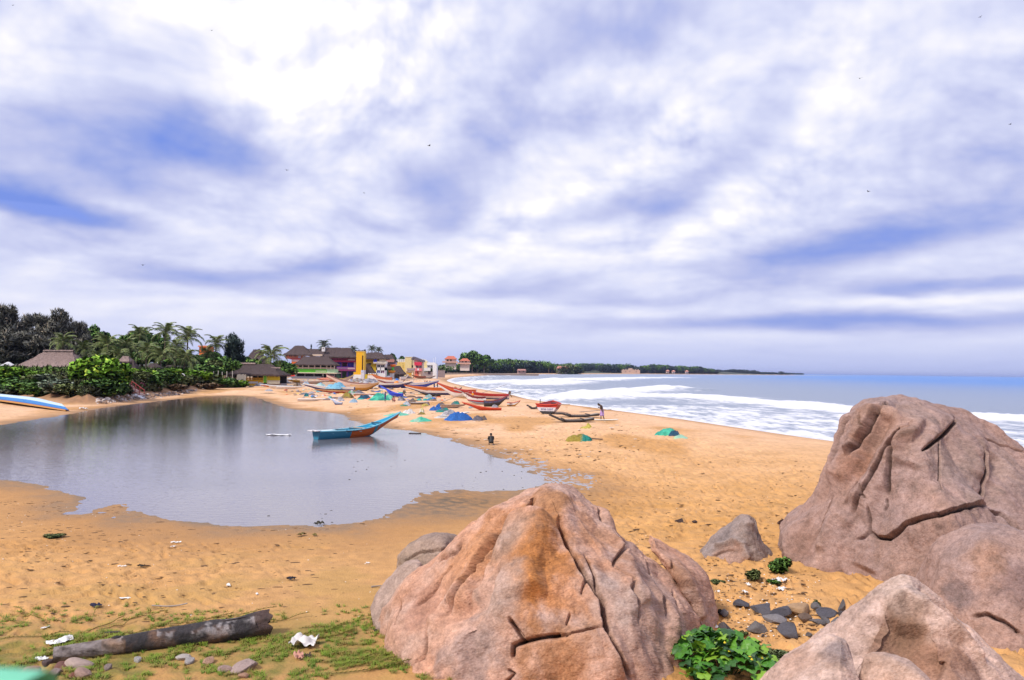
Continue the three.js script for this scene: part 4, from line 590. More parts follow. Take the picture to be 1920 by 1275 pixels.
// shrubs on the bank: photo place of the foot, width and height in the photo
function shrub(kind, px, py, wpx, hpx, label, group, depth) { const p = depth ? (() => { const q = atDepth(px, py, depth); return onLand(q.x, q.z); })() : hit(px, py), k = -p.z / F; return plant(kind, p, hpx * k * (depth || py > 760 ? 1.1 : kind === 'bushBright' ? (px < 225 ? 1.25 : 1.0) : kind === 'bushRust' ? 1 : 1.15), wpx * k * 1.45, 'shrub', label, 'shrub', group); }
[['bushBright', 15, 712, 50, 24, 'yellow green shrub at the left end of the hedge'], ['bushBright', 52, 712, 46, 16, 'yellow green shrub left of the teal curtain'], ['bushBright', -25, 714, 56, 26, 'yellow green shrub cut by the left frame edge'], ['bushDeep', 5, 728, 50, 26, 'dark shrub low at the left frame edge'], ['bushGrey', 12, 741, 46, 22, 'greyish shrub above the upturned boat bow'], ['bushDeep', 45, 738, 56, 30, 'dark green shrub above the upturned boat'], ['bushDeep', 80, 742, 52, 28, 'dark shrub behind the middle of the upturned boat'], ['bushGrey', 112, 738, 56, 31, 'grey green shrub below the little fence panel'], ['bushGrey', 90, 716, 40, 15, 'pale shrub below the teal curtain'], ['bushOlive', 72, 718, 40, 16, 'olive shrub below the thatched hut'], ['bushOlive', 132, 742, 34, 26, 'olive shrub at the foot of the bank'],
  ['bushBright', 158, 716, 52, 40, 'bright green bush beside the thatched hut'], ['bushBright', 188, 722, 66, 54, 'largest bright green bush spilling down the bank'], ['bushBright', 160, 690, 26, 22, 'pointed yellow green bush beside the thatched roof'], ['bushBright', 212, 728, 48, 44, 'bright bush left of the stairs'], ['bushDeep', 198, 742, 50, 34, 'dark bush hanging low left of the stairs'], ['bushDeep', 172, 736, 40, 24, 'dark bush under the largest bright bush'], ['bushDeep', 222, 742, 30, 30, 'dark bush at the foot of the stairs'], ['bushLime', 217, 706, 12, 16, 'orange yellow leafed shrub at the stair head'],
  ['bushBright', 246, 706, 40, 18, 'green hedge shrub above the stairs'], ['bushBright', 276, 708, 42, 18, 'green hedge shrub below the middle shelter'], ['bushOlive', 258, 716, 44, 20, 'olive shrub right of the stair railing'], ['bushDeep', 282, 726, 40, 26, 'dark shrub beside the magenta flowers'], ['bushDeep', 310, 722, 44, 32, 'dark shrub in the middle of the bank'], ['bushBright', 312, 706, 40, 18, 'green hedge shrub behind the splayed palm'], ['bushBright', 342, 710, 46, 20, 'bright hedge shrub above the white curved pipe'], ['bushOlive', 338, 726, 38, 26, 'olive shrub below the bright hedge'], ['bushBright', 374, 716, 46, 24, 'light green shrub trailing down the bank'], ['bushOlive', 392, 722, 40, 24, 'olive shrub near the row of posts'], ['bushRust', 408, 724, 44, 26, 'dry brown shrub below the row of posts'], ['bushRust', 428, 724, 34, 20, 'dry brown brushwood beside the grey gate'], ['bushRust', 330, 732, 40, 16, 'dry brushwood at the foot of the bank'], ['bushRust', 386, 730, 44, 14, 'dry heap of twigs at the foot of the bank'], ['bushDeep', 425, 708, 44, 18, 'dark shrub behind the posts'], ['bushPink', 268, 732, 11, 15, 'magenta flowering bush at the stair railing']]
  .forEach(([k, x, y, w, h, l]) => shrub(k, x, y, w, h, l));
shrub('bushDeep', 385, 700, 50, 30, 'dark green bush above the posts', null, 172); shrub('bushLime', 410, 702, 24, 20, 'lime yellow bush left of the long pavilion', null, 170); shrub('bushDeep', 420, 708, 40, 22, 'green bush under the lime yellow one', null, 166); shrub('bushBright', 446, 704, 40, 16, 'green creeper heaped over the grey gate', null, 170);
// ground cover of the bank, and the rubble along its foot
function scatter(name, label, geo, m, spots, parent = scene) {
  const o = shadowed(new THREE.InstancedMesh(geo, m, spots.length)), d = new THREE.Object3D(), c = new THREE.Color(); o.name = numbered(name); o.userData.kind = 'stuff'; if (label) o.userData.label = label;
  spots.forEach((s, i) => { d.position.copy(s.p); d.rotation.set(s.rx ?? 0, s.ry ?? 0, s.rz ?? 0); if (Array.isArray(s.s)) d.scale.set(...s.s); else d.scale.setScalar(s.s ?? 1); d.updateMatrix(); o.setMatrixAt(i, d.matrix); if (s.c) o.setColorAt(i, c.setRGB(...s.c)); });
  parent.add(o); return o;
}
{
  const r = rngOf(41), tuft = leafCloud({ seed: 3, n: 60, lobes: [[0, 0.3, 0, 0.5, 0.4]], leaf: [0.5, 0.14], cols: [[0.5, 0.5, 0.5], [1, 1, 1]] }), spots = [];
  for (let i = 0; i < 9000 && spots.length < 3200; i++) { const px = r() * 470 - 30, z = -(60 + 150 * r()), x = (px - 960) / F * -z, db = bankLine.at(x, z, 40); if (db < 1.2 || db > 26) continue; const c = db > 5 ? mix3([0.07, 0.12, 0.02], [0.16, 0.28, 0.04], r()) : mix3([0.08, 0.07, 0.03], [0.10, 0.14, 0.04], r()); spots.push({ p: onLand(x, z), ry: r() * 6, s: 0.6 + 1.0 * r(), c }); }
  scatter('ground_cover', 'low weeds and creepers covering the bank', tuft, leafMat, spots);
  const stone = new THREE.IcosahedronGeometry(0.5, 1), rub = []; { const p = stone.attributes.position; for (let i = 0; i < p.count; i++) { const q = 1 + 0.5 * noise(p.getX(i) * 2, p.getY(i) * 2, p.getZ(i) * 2); p.setXYZ(i, p.getX(i) * q, p.getY(i) * q * 0.7, p.getZ(i) * q); } stone.computeVertexNormals(); }
  for (let i = 0; i < 420; i++) { const px = 180 + 262 * r(), py = 724 + (455 - px) * 0.095 + 10 * r() - 2, p = hit(px, py); if (bankLine.at(p.x, p.z, 40) < -1.5) continue; const v = r(); rub.push({ p, ry: r() * 6, rx: r(), s: 0.25 + 0.6 * r() * r(), c: v < 0.25 ? [0.55, 0.48, 0.45] : v < 0.6 ? [0.16, 0.13, 0.13] : [0.30, 0.19, 0.13] }); }
  scatter('rubble', 'loose rubble and driftwood along the foot of the bank', stone, mat([1, 1, 1], { roughness: 0.9, map: rockMap }), rub);
  // the wood along the far shore, read as one mass
  const far1 = ['deep', 'blue', 'olive'].map((c, i) => { const p = proto(i === 0 ? 'broad' : 'bush', 60 + i, G1[c], 620); return mergeAll([p.crown, tint(p.trunk, [0.2, 0.14, 0.11])]); }), lists = [[], [], []];
  const line = (pts, x) => { let k = 0; while (k < pts.length - 2 && pts[k + 1][0] < x) k++; return lerp(pts[k][1], pts[k + 1][1], clamp((x - pts[k][0]) / (pts[k + 1][0] - pts[k][0]))); };
  const top1 = [[800, 690], [830, 683], [860, 678], [890, 670], [925, 671], [950, 669], [985, 671], [1020, 675], [1040, 680], [1090, 682]], top2 = [[1020, 684], [1060, 680], [1110, 678], [1165, 680], [1195, 684], [1225, 680], [1270, 683], [1310, 685], [1345, 692]], top3 = [[1330, 693], [1352, 694], [1375, 690], [1400, 694], [1450, 696.5], [1510, 698.5]];
  for (const [n, x0, x1, d0, d1, top, w, set] of [[260, 815, 1085, 800, 1250, top1, 26, [0, 2, 0, 1]], [150, 815, 1080, 1000, 1300, top1, 30, [1]], [420, 1020, 1345, 2150, 2600, top2, 17, [1, 0, 1]], [150, 1330, 1505, 3500, 3900, top3, 12, [1]]])
    for (let i = 0; i < n; i++) {
      const px = lerp(x0, x1, r()); let d = lerp(d0, d1, r()), q; for (let k = 0; k < 12; k++) { q = atDepth(px, 690, d); const s = -seaLine.at(q.x, q.z); if (s > 45) break; d += d0 * 0.06; }
      const g = ground(q.x, q.z), t = atDepth(px, line(top, px) + 7 * r() * r() * (w / 20) - (r() < 0.06 ? 3 : 0), d), h = Math.max(5, t.y - g); if ((px > 1038 && px < 1074 && d < 1345) || (px > 964 && px < 992 && d < 1000)) continue; lists[set[i % set.length]].push({ p: V(q.x, g - 0.5, q.z), ry: r() * 6, s: [w * d / F * (0.7 + 0.6 * r()), h, w * d / F] });
    }
  lists.forEach((l, i) => scatter('far_wood', ['deep green part of the wood along the far shore', 'bluish part of the wood along the far shore', 'olive part of the wood along the far shore'][i], far1[i], leafMat, l));
}
// ---------------------------------------------------------------- huts, houses, stairs
// A building is surveyed in photo points and built in metres: bx(x0, y0, x1, y1, front, deep) is a block between two photo points, its face "front" metres ahead of the building line.
function site(name, label, category, pxc, pyBase, depth, group) {
  const o = atDepth(pxc, pyBase, depth), k = depth / F, g = thing(name, label, category, o, 0, group);
  const X = (px) => (px - pxc) * k, Y = (py) => (pyBase - py) * k;
  const bx = (x0, y0, x1, y1, front = 0, deep = 0.3) => box(Math.abs(X(x1) - X(x0)), Math.abs(Y(y1) - Y(y0)), deep, (X(x0) + X(x1)) / 2, (Y(y0) + Y(y1)) / 2, front - deep / 2);
  return { g, k, X, Y, bx, down: o.y - ground(o.x, o.z) };
}
// hipped or gabled thatch: eave from x0 to x1 at height ye, ridge from r0 to r1 at height yr, zf in front to zb behind
function thatchRoof(x0, x1, ye, r0, r1, yr, zf, zb, seed = 1, drop = 0.35, shag = 0.12) {
  const zm = (zf + zb) / 2, geos = [], j = (x, y, z) => [x + shag * noise(x * 2, y * 2, z + seed), y + shag * noise(x * 1.7 + 9, y, z * 2 + seed) - 0, z + shag * noise(x * 2, y * 3 + 5, z + seed)];
  const face = (a, b, c, d, n, m) => { const W = a.distanceTo(b), H = a.distanceTo(d); geos.push(sheet(n, m, (u, v) => { const p = a.clone().lerp(b, u), q = d.clone().lerp(c, u), t = p.lerp(q, v); t.y -= 0.09 * Math.sin(Math.PI * v) * H * 0.5; return j(t.x, t.y, t.z); }, null, [W / 2.5, H / 2.5])); };
  const A = V(x0, ye, zf), B = V(x1, ye, zf), C = V(x1, ye, zb), D = V(x0, ye, zb), R = V(r0, yr, zm), S = V(r1, yr, zm);
  face(A, B, S, R, 40, 12); face(C, D, R, S, 14, 6); face(D, A, R, R, 14, 10); face(B, C, S, S, 14, 10);
  const skirt = (a, b, n) => geos.push(sheet(n, 1, (u, v) => { const t = a.clone().lerp(b, u), q = j(t.x, t.y, t.z); if (v) q[1] -= drop * (0.75 + 0.7 * noise(u * n * 0.8, seed, 3)); return q; }, null, [a.distanceTo(b) / 2.5, 0.1]));
  skirt(A, B, 60); skirt(B, C, 24); skirt(C, D, 16); skirt(D, A, 24);
  geos.push(sheet(4, 2, (u, v) => [lerp(x0, x1, u), ye - drop * 0.4, lerp(zf, zb, v)]));
  return mergeAll(geos);
}
function ridgeCap(g, x0, x1, y, z, r) { return part(g, 'ridge_cap', sheet(24, 8, (u, v) => { const x = lerp(x0, x1, u), a = v * Math.PI; return [x, y + r * (Math.sin(a) * 0.8 - 0.15) + 0.05 * noise(x * 2, v * 3, 1), z + r * Math.cos(a)]; }, null, [4, 0.5]), thatchPale); }
function windows(s, list, front, m = darkOpening, frame = null) { for (const [x0, y0, x1, y1] of list) { const w = part(s.g, 'window', s.bx(x0, y0, x1, y1, front + 0.04, 0.10), m); if (frame) { const t = (x1 - x0) * 0.13, f = part(w, 'frame', [s.bx(x0 - t, y0 - t, x1 + t, y0, front + 0.10, 0.12), s.bx(x0 - t, y1, x1 + t, y1 + t, front + 0.10, 0.12), s.bx(x0 - t, y0, x0, y1, front + 0.09, 0.1), s.bx(x1, y0, x1 + t, y1, front + 0.09, 0.1), s.bx((x0 + x1) / 2 - t / 3, y0, (x0 + x1) / 2 + t / 3, y1, front + 0.08, 0.06)], frame); } } }
const posts = (s, xs, y0, y1, front, w, m, name = 'post') => xs.forEach((x) => part(s.g, name, s.bx(x - w / 2, y0, x + w / 2, y1, front, w * s.k), m));
const C = { salmon: [0.62, 0.20, 0.13], red: [0.62, 0.03, 0.02], orange: [0.75, 0.16, 0.03], maroon: [0.34, 0.01, 0.09], blue: [0.04, 0.05, 0.62], green: [0.16, 0.55, 0.04], yellow: [0.85, 0.43, 0.0], lemon: [0.70, 0.52, 0.04], cream: [0.74, 0.60, 0.30], white: [0.76, 0.75, 0.78], grey: [0.32, 0.29, 0.30], dim: [0.10, 0.09, 0.11], pink: [0.72, 0.20, 0.22], crimson: [0.62, 0.02, 0.07], coral: [0.72, 0.25, 0.17], violet: [0.16, 0.04, 0.28], teal: [0.02, 0.20, 0.19] };

{ // thatched hut on the bank
  const s = site('thatched_hut', 'large thatched hut with a hipped roof behind the hedge at left', 'hut', 90, 700, 131), { X, Y, bx, g } = s;
  part(g, 'roof', thatchRoof(X(27), X(154), Y(689.5), X(70), X(122), Y(657.5), 1.2, -5, 3, 0.45, 0.16), thatchPale); ridgeCap(g, X(68), X(125), Y(657.5), -1.9, 0.28);
  part(g, 'curtain', sheet(60, 2, (u, v) => [lerp(X(64), X(131), u), lerp(Y(690), Y(701), v), 1.6 + 0.12 * Math.sin(u * 90)]), cloth(C.teal)); part(g, 'wall', bx(30, 690, 63, 704, 1.4, 0.2), paint([0.06, 0.05, 0.05]));
  posts(s, [30, 62, 100, 132, 150], 688, 708, 1.2, 1.6, woodDark);
}
{ const s = site('fence_panel', 'little grey paling panel under the teal curtain', 'fence', 118, 705, 121); for (let i = 0; i < 9; i++) part(s.g, 'paling', s.bx(108.3 + i * 2.3, 696 - (i % 3) * 0.4, 110.1 + i * 2.3, 706, 0, 0.04), woodGrey); part(s.g, 'rail', s.bx(107, 698.5, 129.5, 699.5, 0.05, 0.04), woodGrey); }
{ const s = site('market_tent', 'white awning at the left frame edge below the casuarinas', 'awning', 12, 690, 140); part(s.g, 'canopy', sheet(12, 6, (u, v) => [lerp(s.X(2), s.X(27), u), s.Y(lerp(681, 688, v)) + 0.25 * Math.sin(u * 6), lerp(-1, 1, v)]), cloth([0.78, 0.76, 0.80])); posts(s, [3, 15, 26], 684, 694, 0.2, 0.8, woodDark); }
for (const [x0, x1, yr, ye, r0, r1, d, l] of [[221, 262, 676, 693, 236, 250, 144, 'dark thatched shelter with a stepped roof beside the low palm'], [268, 309, 681.5, 693, 284, 294, 152, 'thatched shelter with a low wide cone, middle one of the row'], [304, 333, 684.5, 693, 314, 324, 166, 'smallest thatched shelter at the right end of the row']]) {
  const s = site('thatched_shelter', l, 'shelter', (x0 + x1) / 2, 702, d); part(s.g, 'roof', thatchRoof(s.X(x0), s.X(x1), s.Y(ye), s.X(r0), s.X(r1), s.Y(yr), 1.7, -1.7, x0, 0.3, 0.1), thatch);
  if (x0 === 221) part(s.g, 'upper_roof', thatchRoof(s.X(222), s.X(246), s.Y(677), s.X(229), s.X(239), s.Y(668), 1.0, -1.4, 8, 0.3, 0.1), thatchPale);
  posts(s, [x0 + 4, (x0 + x1) / 2, x1 - 4], ye, 706, 1.2, 1.1, woodDark);
}
{ const s = site('orange_house', 'small orange house peeping between palms and bluish tree', 'house', 382, 668, 230); part(s.g, 'wall', s.bx(373, 650.5, 391, 690, 0, 4), paint(C.orange)); part(s.g, 'parapet', s.bx(371.5, 648, 388, 650.5, 0.3, 4.6), paint([0.72, 0.22, 0.08])); windows(s, [[377, 654, 380.5, 659]], 0); }
{ // long pavilion
  const s = site('beach_pavilion', 'long low thatched pavilion with yellow balustrade and green door', 'pavilion', 490, 721, 186), { X, Y, bx, g } = s;
  part(g, 'roof', thatchRoof(X(410), X(527), Y(702), X(418), X(502), Y(682.5), 1.2, -8, 5, 0.5, 0.16), thatch); ridgeCap(g, X(416), X(470), Y(682.5), -3.4, 0.42); ridgeCap(g, X(500), X(520), Y(690), -2.4, 0.35);
  part(g, 'wall', bx(460, 712.5, 494, 715.5, 0.0, 0.25), paint(C.yellow)); part(g, 'plinth', bx(459, 715.5, 494, 724, 0.1, 0.4), paint([0.76, 0.46, 0.05])); part(g, 'white_band', bx(466, 715.6, 484, 719, 0.14, 0.06), paint(C.white));
  for (let i = 0; i < 12; i++) part(g, 'baluster', bx(461 + i * 2.7, 709.3, 462.5 + i * 2.7, 712.5, 0, 0.2), paint([0.70, 0.35, 0.03]));
  part(g, 'handrail', bx(460, 708.4, 494, 709.3, 0.04, 0.26), paint(C.yellow));
  part(g, 'door', bx(495, 703.6, 499.5, 717, 0.15, 0.2), paint(C.green)); part(g, 'door_frame', [bx(493.6, 702.6, 495, 717.5, 0.2, 0.35), bx(499.5, 702.6, 501, 717.5, 0.2, 0.35), bx(493.6, 701.4, 501, 702.6, 0.2, 0.35)], paint([0.45, 0.55, 0.12]));
  part(g, 'wall', bx(501, 707, 524, 713, 0.0, 0.25), paint([0.60, 0.50, 0.03])); for (let i = 0; i < 8; i++) part(g, 'baluster', bx(502 + i * 2.8, 704.6, 503.4 + i * 2.8, 707, 0, 0.2), paint([0.65, 0.52, 0.05])); part(g, 'plinth', bx(501, 713, 524, 719, 0.08, 0.4), paint([0.62, 0.60, 0.50]));
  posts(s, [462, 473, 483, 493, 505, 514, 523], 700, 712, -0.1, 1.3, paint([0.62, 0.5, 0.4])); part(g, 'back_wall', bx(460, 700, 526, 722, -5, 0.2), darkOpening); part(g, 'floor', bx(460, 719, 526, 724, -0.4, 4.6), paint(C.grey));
}
{ const s = site('plank_gate', 'grey weathered board gate under the creeper', 'gate', 452, 728, 170); for (let i = 0; i < 8; i++) part(s.g, 'plank', s.bx(443.6 + i * 2.15, 702.5 - (i % 3) * 0.6, 445.6 + i * 2.15, 728.5, 0.02 * (i % 2), 0.05), woodGrey); part(s.g, 'rail', [s.bx(443, 708, 461, 709, -0.06, 0.05)], woodGrey); }
{ const s = site('thatched_house', 'steep thatched gable house with a white wall above the pavilion', 'house', 485, 690, 235), { X, Y, bx, g } = s; part(g, 'roof', thatchRoof(X(461), X(494), Y(677), X(470), X(482), Y(655), 2, -6, 7, 0.4, 0.16), thatch); part(g, 'lower_roof', thatchRoof(X(466), X(502), Y(680), X(472), X(496), Y(673), 3, -6, 9, 0.4, 0.14), thatch); part(g, 'wall', bx(476, 680, 500, 692, 1.2, 5), paint([0.62, 0.52, 0.50])); windows(s, [[484, 681, 486.5, 688]], 1.2); part(g, 'white_ledge', bx(474, 688.5, 502, 691, 1.6, 0.5), paint([0.68, 0.56, 0.46])); }
{ // red and salmon house
  const s = site('red_house', 'red and salmon house with a tall thatched roof, leftmost of the village', 'house', 560, 714, 338), { X, Y, bx, g } = s;
  part(g, 'roof', thatchRoof(X(531), X(586), Y(665), X(548), X(563), Y(647.5), 2, -9, 11, 0.6, 0.25), thatch); part(g, 'rear_roof', thatchRoof(X(562), X(606), Y(664), X(566), X(600), Y(653.5), -1, -10, 12, 0.5, 0.25), thatch);
  part(g, 'upper_wall', bx(534, 665, 560, 673, 0, 8), paint(C.salmon)); windows(s, [[534.5, 665.4, 538, 668.4], [541, 665.2, 546.8, 668.6], [549.4, 665.2, 555, 668.6]], 0, darkOpening, paint([0.62, 0.25, 0.2])); part(g, 'blue_panel', bx(558, 664.6, 563, 671.5, 0.2, 0.2), paint([0.45, 0.50, 0.75]));
  part(g, 'band', bx(543, 672.6, 564, 674, 0.5, 1.2), paint(C.crimson)); part(g, 'awning', bx(546, 674, 564, 678, 0.4, 1), paint([0.55, 0.40, 0.42])); part(g, 'orange_wall', bx(546, 678, 566, 682, 0.2, 8), paint(C.orange)); part(g, 'wall', bx(540, 682, 558, 694, 0, 8), paint(C.red)); windows(s, [[549, 682.5, 555, 687]], 0);
  part(g, 'ledge', bx(535, 693.4, 557, 695.6, 1, 2.4), paint([0.50, 0.33, 0.28])); part(g, 'ground_wall', bx(534, 695.6, 558, 706, 0, 8), paint([0.30, 0.02, 0.03])); part(g, 'red_box', bx(547, 701, 557, 705.5, 0.9, 0.8), paint([0.70, 0.03, 0.02])); part(g, 'roof_terrace', bx(564, 664, 604, 667, 1, 6), paint([0.62, 0.48, 0.38]));
}
{ // green banded restaurant
  const s = site('beach_restaurant', 'thatched restaurant with open white columned storey over a bright green band', 'restaurant', 590, 714, 318), { X, Y, bx, g } = s;
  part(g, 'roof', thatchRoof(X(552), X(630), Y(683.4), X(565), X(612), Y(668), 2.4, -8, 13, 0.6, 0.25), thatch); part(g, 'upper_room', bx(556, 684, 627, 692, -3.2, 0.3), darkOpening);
  posts(s, [555.5, 567.5, 578.5, 590, 601, 612.5, 620, 627], 683, 692.3, 0.6, 1.7, paint([0.70, 0.60, 0.58]), 'column'); part(g, 'parapet', bx(555, 688.6, 627, 692, 0.4, 0.25), paint([0.62, 0.48, 0.38])); part(g, 'green_band', bx(553.5, 692, 613, 698.4, 0.7, 7), paint([0.12, 0.58, 0.03])); part(g, 'pale_band', bx(613, 692, 627.5, 698.4, 0.72, 7), paint([0.45, 0.70, 0.42])); part(g, 'sign_board', bx(592, 694.4, 612, 697.2, 0.78, 0.06), paint([0.50, 0.68, 0.36]));
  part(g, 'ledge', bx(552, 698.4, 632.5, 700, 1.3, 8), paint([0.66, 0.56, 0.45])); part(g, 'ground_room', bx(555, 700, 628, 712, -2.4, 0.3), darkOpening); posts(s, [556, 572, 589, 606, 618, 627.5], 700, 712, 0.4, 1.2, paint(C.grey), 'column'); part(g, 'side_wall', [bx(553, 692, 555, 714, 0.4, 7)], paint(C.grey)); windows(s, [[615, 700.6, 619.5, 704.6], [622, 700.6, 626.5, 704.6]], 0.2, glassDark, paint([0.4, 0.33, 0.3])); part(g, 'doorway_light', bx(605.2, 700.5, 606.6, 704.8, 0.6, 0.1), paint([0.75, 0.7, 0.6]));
  part(g, 'low_wall', bx(548, 706, 604, 713, 1.4, 0.4), paint([0.16, 0.15, 0.19])); part(g, 'coral_wall', bx(603, 708, 628, 714, 1.9, 0.5), paint(C.coral)); for (let i = 0; i < 7; i++) part(g, 'coral_post', bx(614 + i * 2.0, 704.6, 615 + i * 2.0, 708, 1.8, 0.3), paint([0.7, 0.3, 0.28]));
}
{ // maroon and blue guest house
  const s = site('guest_house', 'guest house with maroon balconies and deep blue walls under a wide thatched roof', 'house', 640, 714, 340), { X, Y, bx, g } = s;
  part(g, 'roof', thatchRoof(X(602), X(669), Y(669), X(613), X(652), Y(651.5), 2.6, -10, 15, 0.7, 0.28), thatch); part(g, 'rear_roof', thatchRoof(X(586), X(612), Y(661), X(590), X(606), Y(650.5), -6, -14, 16, 0.5, 0.25), thatch); part(g, 'side_roof', thatchRoof(X(652), X(680), Y(664), X(655), X(672), Y(655.5), -6, -14, 17, 0.5, 0.25), thatch);
  const ch = part(g, 'chimney', bx(603.4, 651.4, 609, 659.6, 1.4, 1.2), paint([0.68, 0.66, 0.68])); part(ch, 'opening', bx(605.2, 653, 607, 655, 1.45, 0.1), darkOpening);
  part(g, 'upper_room', bx(618, 668, 668, 680, -2.2, 0.3), paint(C.dim)); windows(s, [[633, 669, 639.5, 671.2], [645, 669, 650, 671.2], [652.6, 669, 653.8, 671.4]], -2.15, paint(C.white)); posts(s, [622, 634, 645, 656, 667], 667, 672.4, 0.5, 1.0, paint([0.45, 0.30, 0.22]));
  for (const [y0, y1, x0, m, r] of [[672.2, 679, 618, C.maroon, [0.36, 0.05, 0.16]], [688.2, 695.6, 628, [0.20, 0.02, 0.13], [0.26, 0.05, 0.30]]]) { part(g, 'balcony', bx(x0, (y0 + y1) / 2, 668, y1, 1.0, 2.8), paint(m)); part(g, 'balcony_rail', bx(x0, y0, 668, y0 + 0.8, 1.0, 0.2), paint(r)); for (let i = 0; i < 16; i++) part(g, 'rail_post', bx(x0 + 0.4 + i * (667.2 - x0) / 16, y0 + 0.8, x0 + 1.6 + i * (667.2 - x0) / 16, (y0 + y1) / 2, 0.95, 0.12), paint(r)); part(g, 'white_panel', bx(652.5, y0 + 1, 666, (y0 + y1) / 2 + 0.3, 1.06, 0.04), paint([0.45, 0.32, 0.40])); }
  part(g, 'middle_room', bx(628, 679, 665, 688.4, -1.6, 0.4), paint(C.blue)); windows(s, [[638, 680, 648.5, 687], [629, 680, 633, 687]], -1.6, paint([0.03, 0.015, 0.03])); windows(s, [[652, 680.5, 657, 687.5], [658.6, 681, 662, 686.5]], -1.6, paint([0.06, 0.07, 0.7])); part(g, 'white_wall', bx(662.4, 679, 666, 696, -0.6, 2), paint(C.white)); posts(s, [628.5, 641, 651, 667], 679, 710, 0.7, 1.0, paint([0.12, 0.02, 0.16]));
  part(g, 'ground_wall', bx(628, 695.6, 648, 712, -1.8, 0.4), paint([0.012, 0.05, 0.035])); part(g, 'ground_blue_wall', bx(648, 695.6, 663, 712, -1.6, 0.4), paint([0.03, 0.04, 0.42])); windows(s, [[653, 697, 654.6, 704], [657.6, 697, 659.6, 704]], -1.6, darkOpening);
}
{ // yellow tower
  const s = site('yellow_tower', 'tall orange yellow stair tower with a dark slit and white base', 'tower', 673, 714, 332), { X, Y, bx, g } = s;
  part(g, 'tower_wall', bx(667, 659.5, 677.8, 702.5, 0, 4), paint(C.yellow)); part(g, 'tower_wall', [bx(680.4, 659.5, 682.4, 694, 0, 4), bx(677.8, 659.5, 680.4, 666.5, 0, 4)], paint([0.72, 0.44, 0.03])); part(g, 'slit_window', bx(677.8, 666.5, 680.4, 694, -0.4, 0.2), paint([0.10, 0.05, 0.03])); part(g, 'coping', bx(665, 658.4, 683, 659.5, 0.15, 4.3), paint([0.76, 0.55, 0.2])); part(g, 'skirt', bx(662.6, 698, 667, 702.5, 0, 3), paint(C.yellow));
  part(g, 'white_base', [bx(661.8, 702.5, 676.5, 715, 0.15, 4)], paint(C.white)); part(g, 'base_pier', bx(676.5, 694, 682.6, 715, 0.22, 4), paint([0.62, 0.6, 0.68])); part(g, 'blue_sign', bx(677, 694.4, 681.4, 697.6, 0.3, 0.06), paint([0.45, 0.55, 0.85])); part(g, 'sign_stripe', bx(677.6, 695.8, 680.8, 696.5, 0.34, 0.03), paint(C.white)); part(g, 'water_tank', cyl(0.45, 0.45, 0.9, X(681.6), Y(657), -1.5, 10), paint([0.03, 0.03, 0.035]));
}
{ // yellow house with the wavy thatch
  const s = site('yellow_house', 'yellow house under dark thatch with white balcony and blue curtain', 'house', 702, 714, 345), { X, Y, bx, g } = s;
  part(g, 'roof', thatchRoof(X(682), X(725), Y(672), X(686), X(712), Y(660.6), 2, -8, 19, 0.6, 0.3), thatch); part(g, 'wall', bx(682.6, 672, 705, 706, -0.4, 6), paint([0.68, 0.46, 0.02])); windows(s, [[691, 681, 695.6, 684]], -0.4); part(g, 'ledge', bx(683, 677.4, 700, 678.4, 0, 0.6), paint([0.45, 0.3, 0.02]));
  part(g, 'low_roof', thatchRoof(X(681), X(706), Y(700), X(684), X(692), Y(682), 2.6, -2, 21, 0.5, 0.22), thatch); part(g, 'balcony', bx(700, 677, 725, 681.4, 1.2, 3), paint([0.70, 0.66, 0.60])); part(g, 'yellow_room', bx(700, 672, 723, 677, -0.2, 0.3), paint([0.76, 0.52, 0.05])); part(g, 'blue_curtain', bx(700.6, 672.2, 707, 678.6, 1.3, 0.1), paint([0.04, 0.07, 0.75])); part(g, 'white_awning', bx(711, 672.4, 723, 676.6, 1.25, 0.15), paint([0.76, 0.70, 0.56]));
  part(g, 'white_wall', [bx(705, 681.4, 722, 684, 0, 5), bx(705, 688.6, 722, 694.2, 0, 5), bx(705, 699.5, 722, 714, 0, 5)], paint(C.white)); part(g, 'white_wall', [bx(705, 684, 706.6, 699.5, 0, 5), bx(712.4, 684, 713.6, 699.5, 0, 5), bx(720.4, 684, 722, 699.5, 0, 5)], paint([0.70, 0.69, 0.74])); windows(s, [[706.6, 684, 712.4, 688.6], [713.6, 684, 720.4, 688.6]], -0.5, glassDark, paint(C.white)); windows(s, [[706.6, 694.2, 712.4, 699.5]], -0.5, paint([0.08, 0.12, 0.42]), paint(C.white)); windows(s, [[713.6, 694.2, 720.4, 699.5]], -0.5, paint([0.22, 0.10, 0.2]), paint(C.white));
}
{ const s = site('crenellated_wall', 'white wall with orange topped merlons before the yellow house', 'wall', 698, 714, 328); part(s.g, 'wall', s.bx(689, 704, 706, 715, 0, 0.4), paint([0.76, 0.66, 0.64])); for (let i = 0; i < 5; i++) { const m = part(s.g, 'merlon', s.bx(690 + i * 3.2, 700, 692 + i * 3.2, 704, 0, 0.4), paint(C.white)); part(m, 'cap', s.bx(689.8 + i * 3.2, 701.6, 692.2 + i * 3.2, 703.4, 0.05, 0.5), paint([0.78, 0.40, 0.08])); } part(s.g, 'yellow_door', s.bx(683.5, 702, 688.6, 712, -0.2, 0.3), paint([0.5, 0.36, 0.01])); }
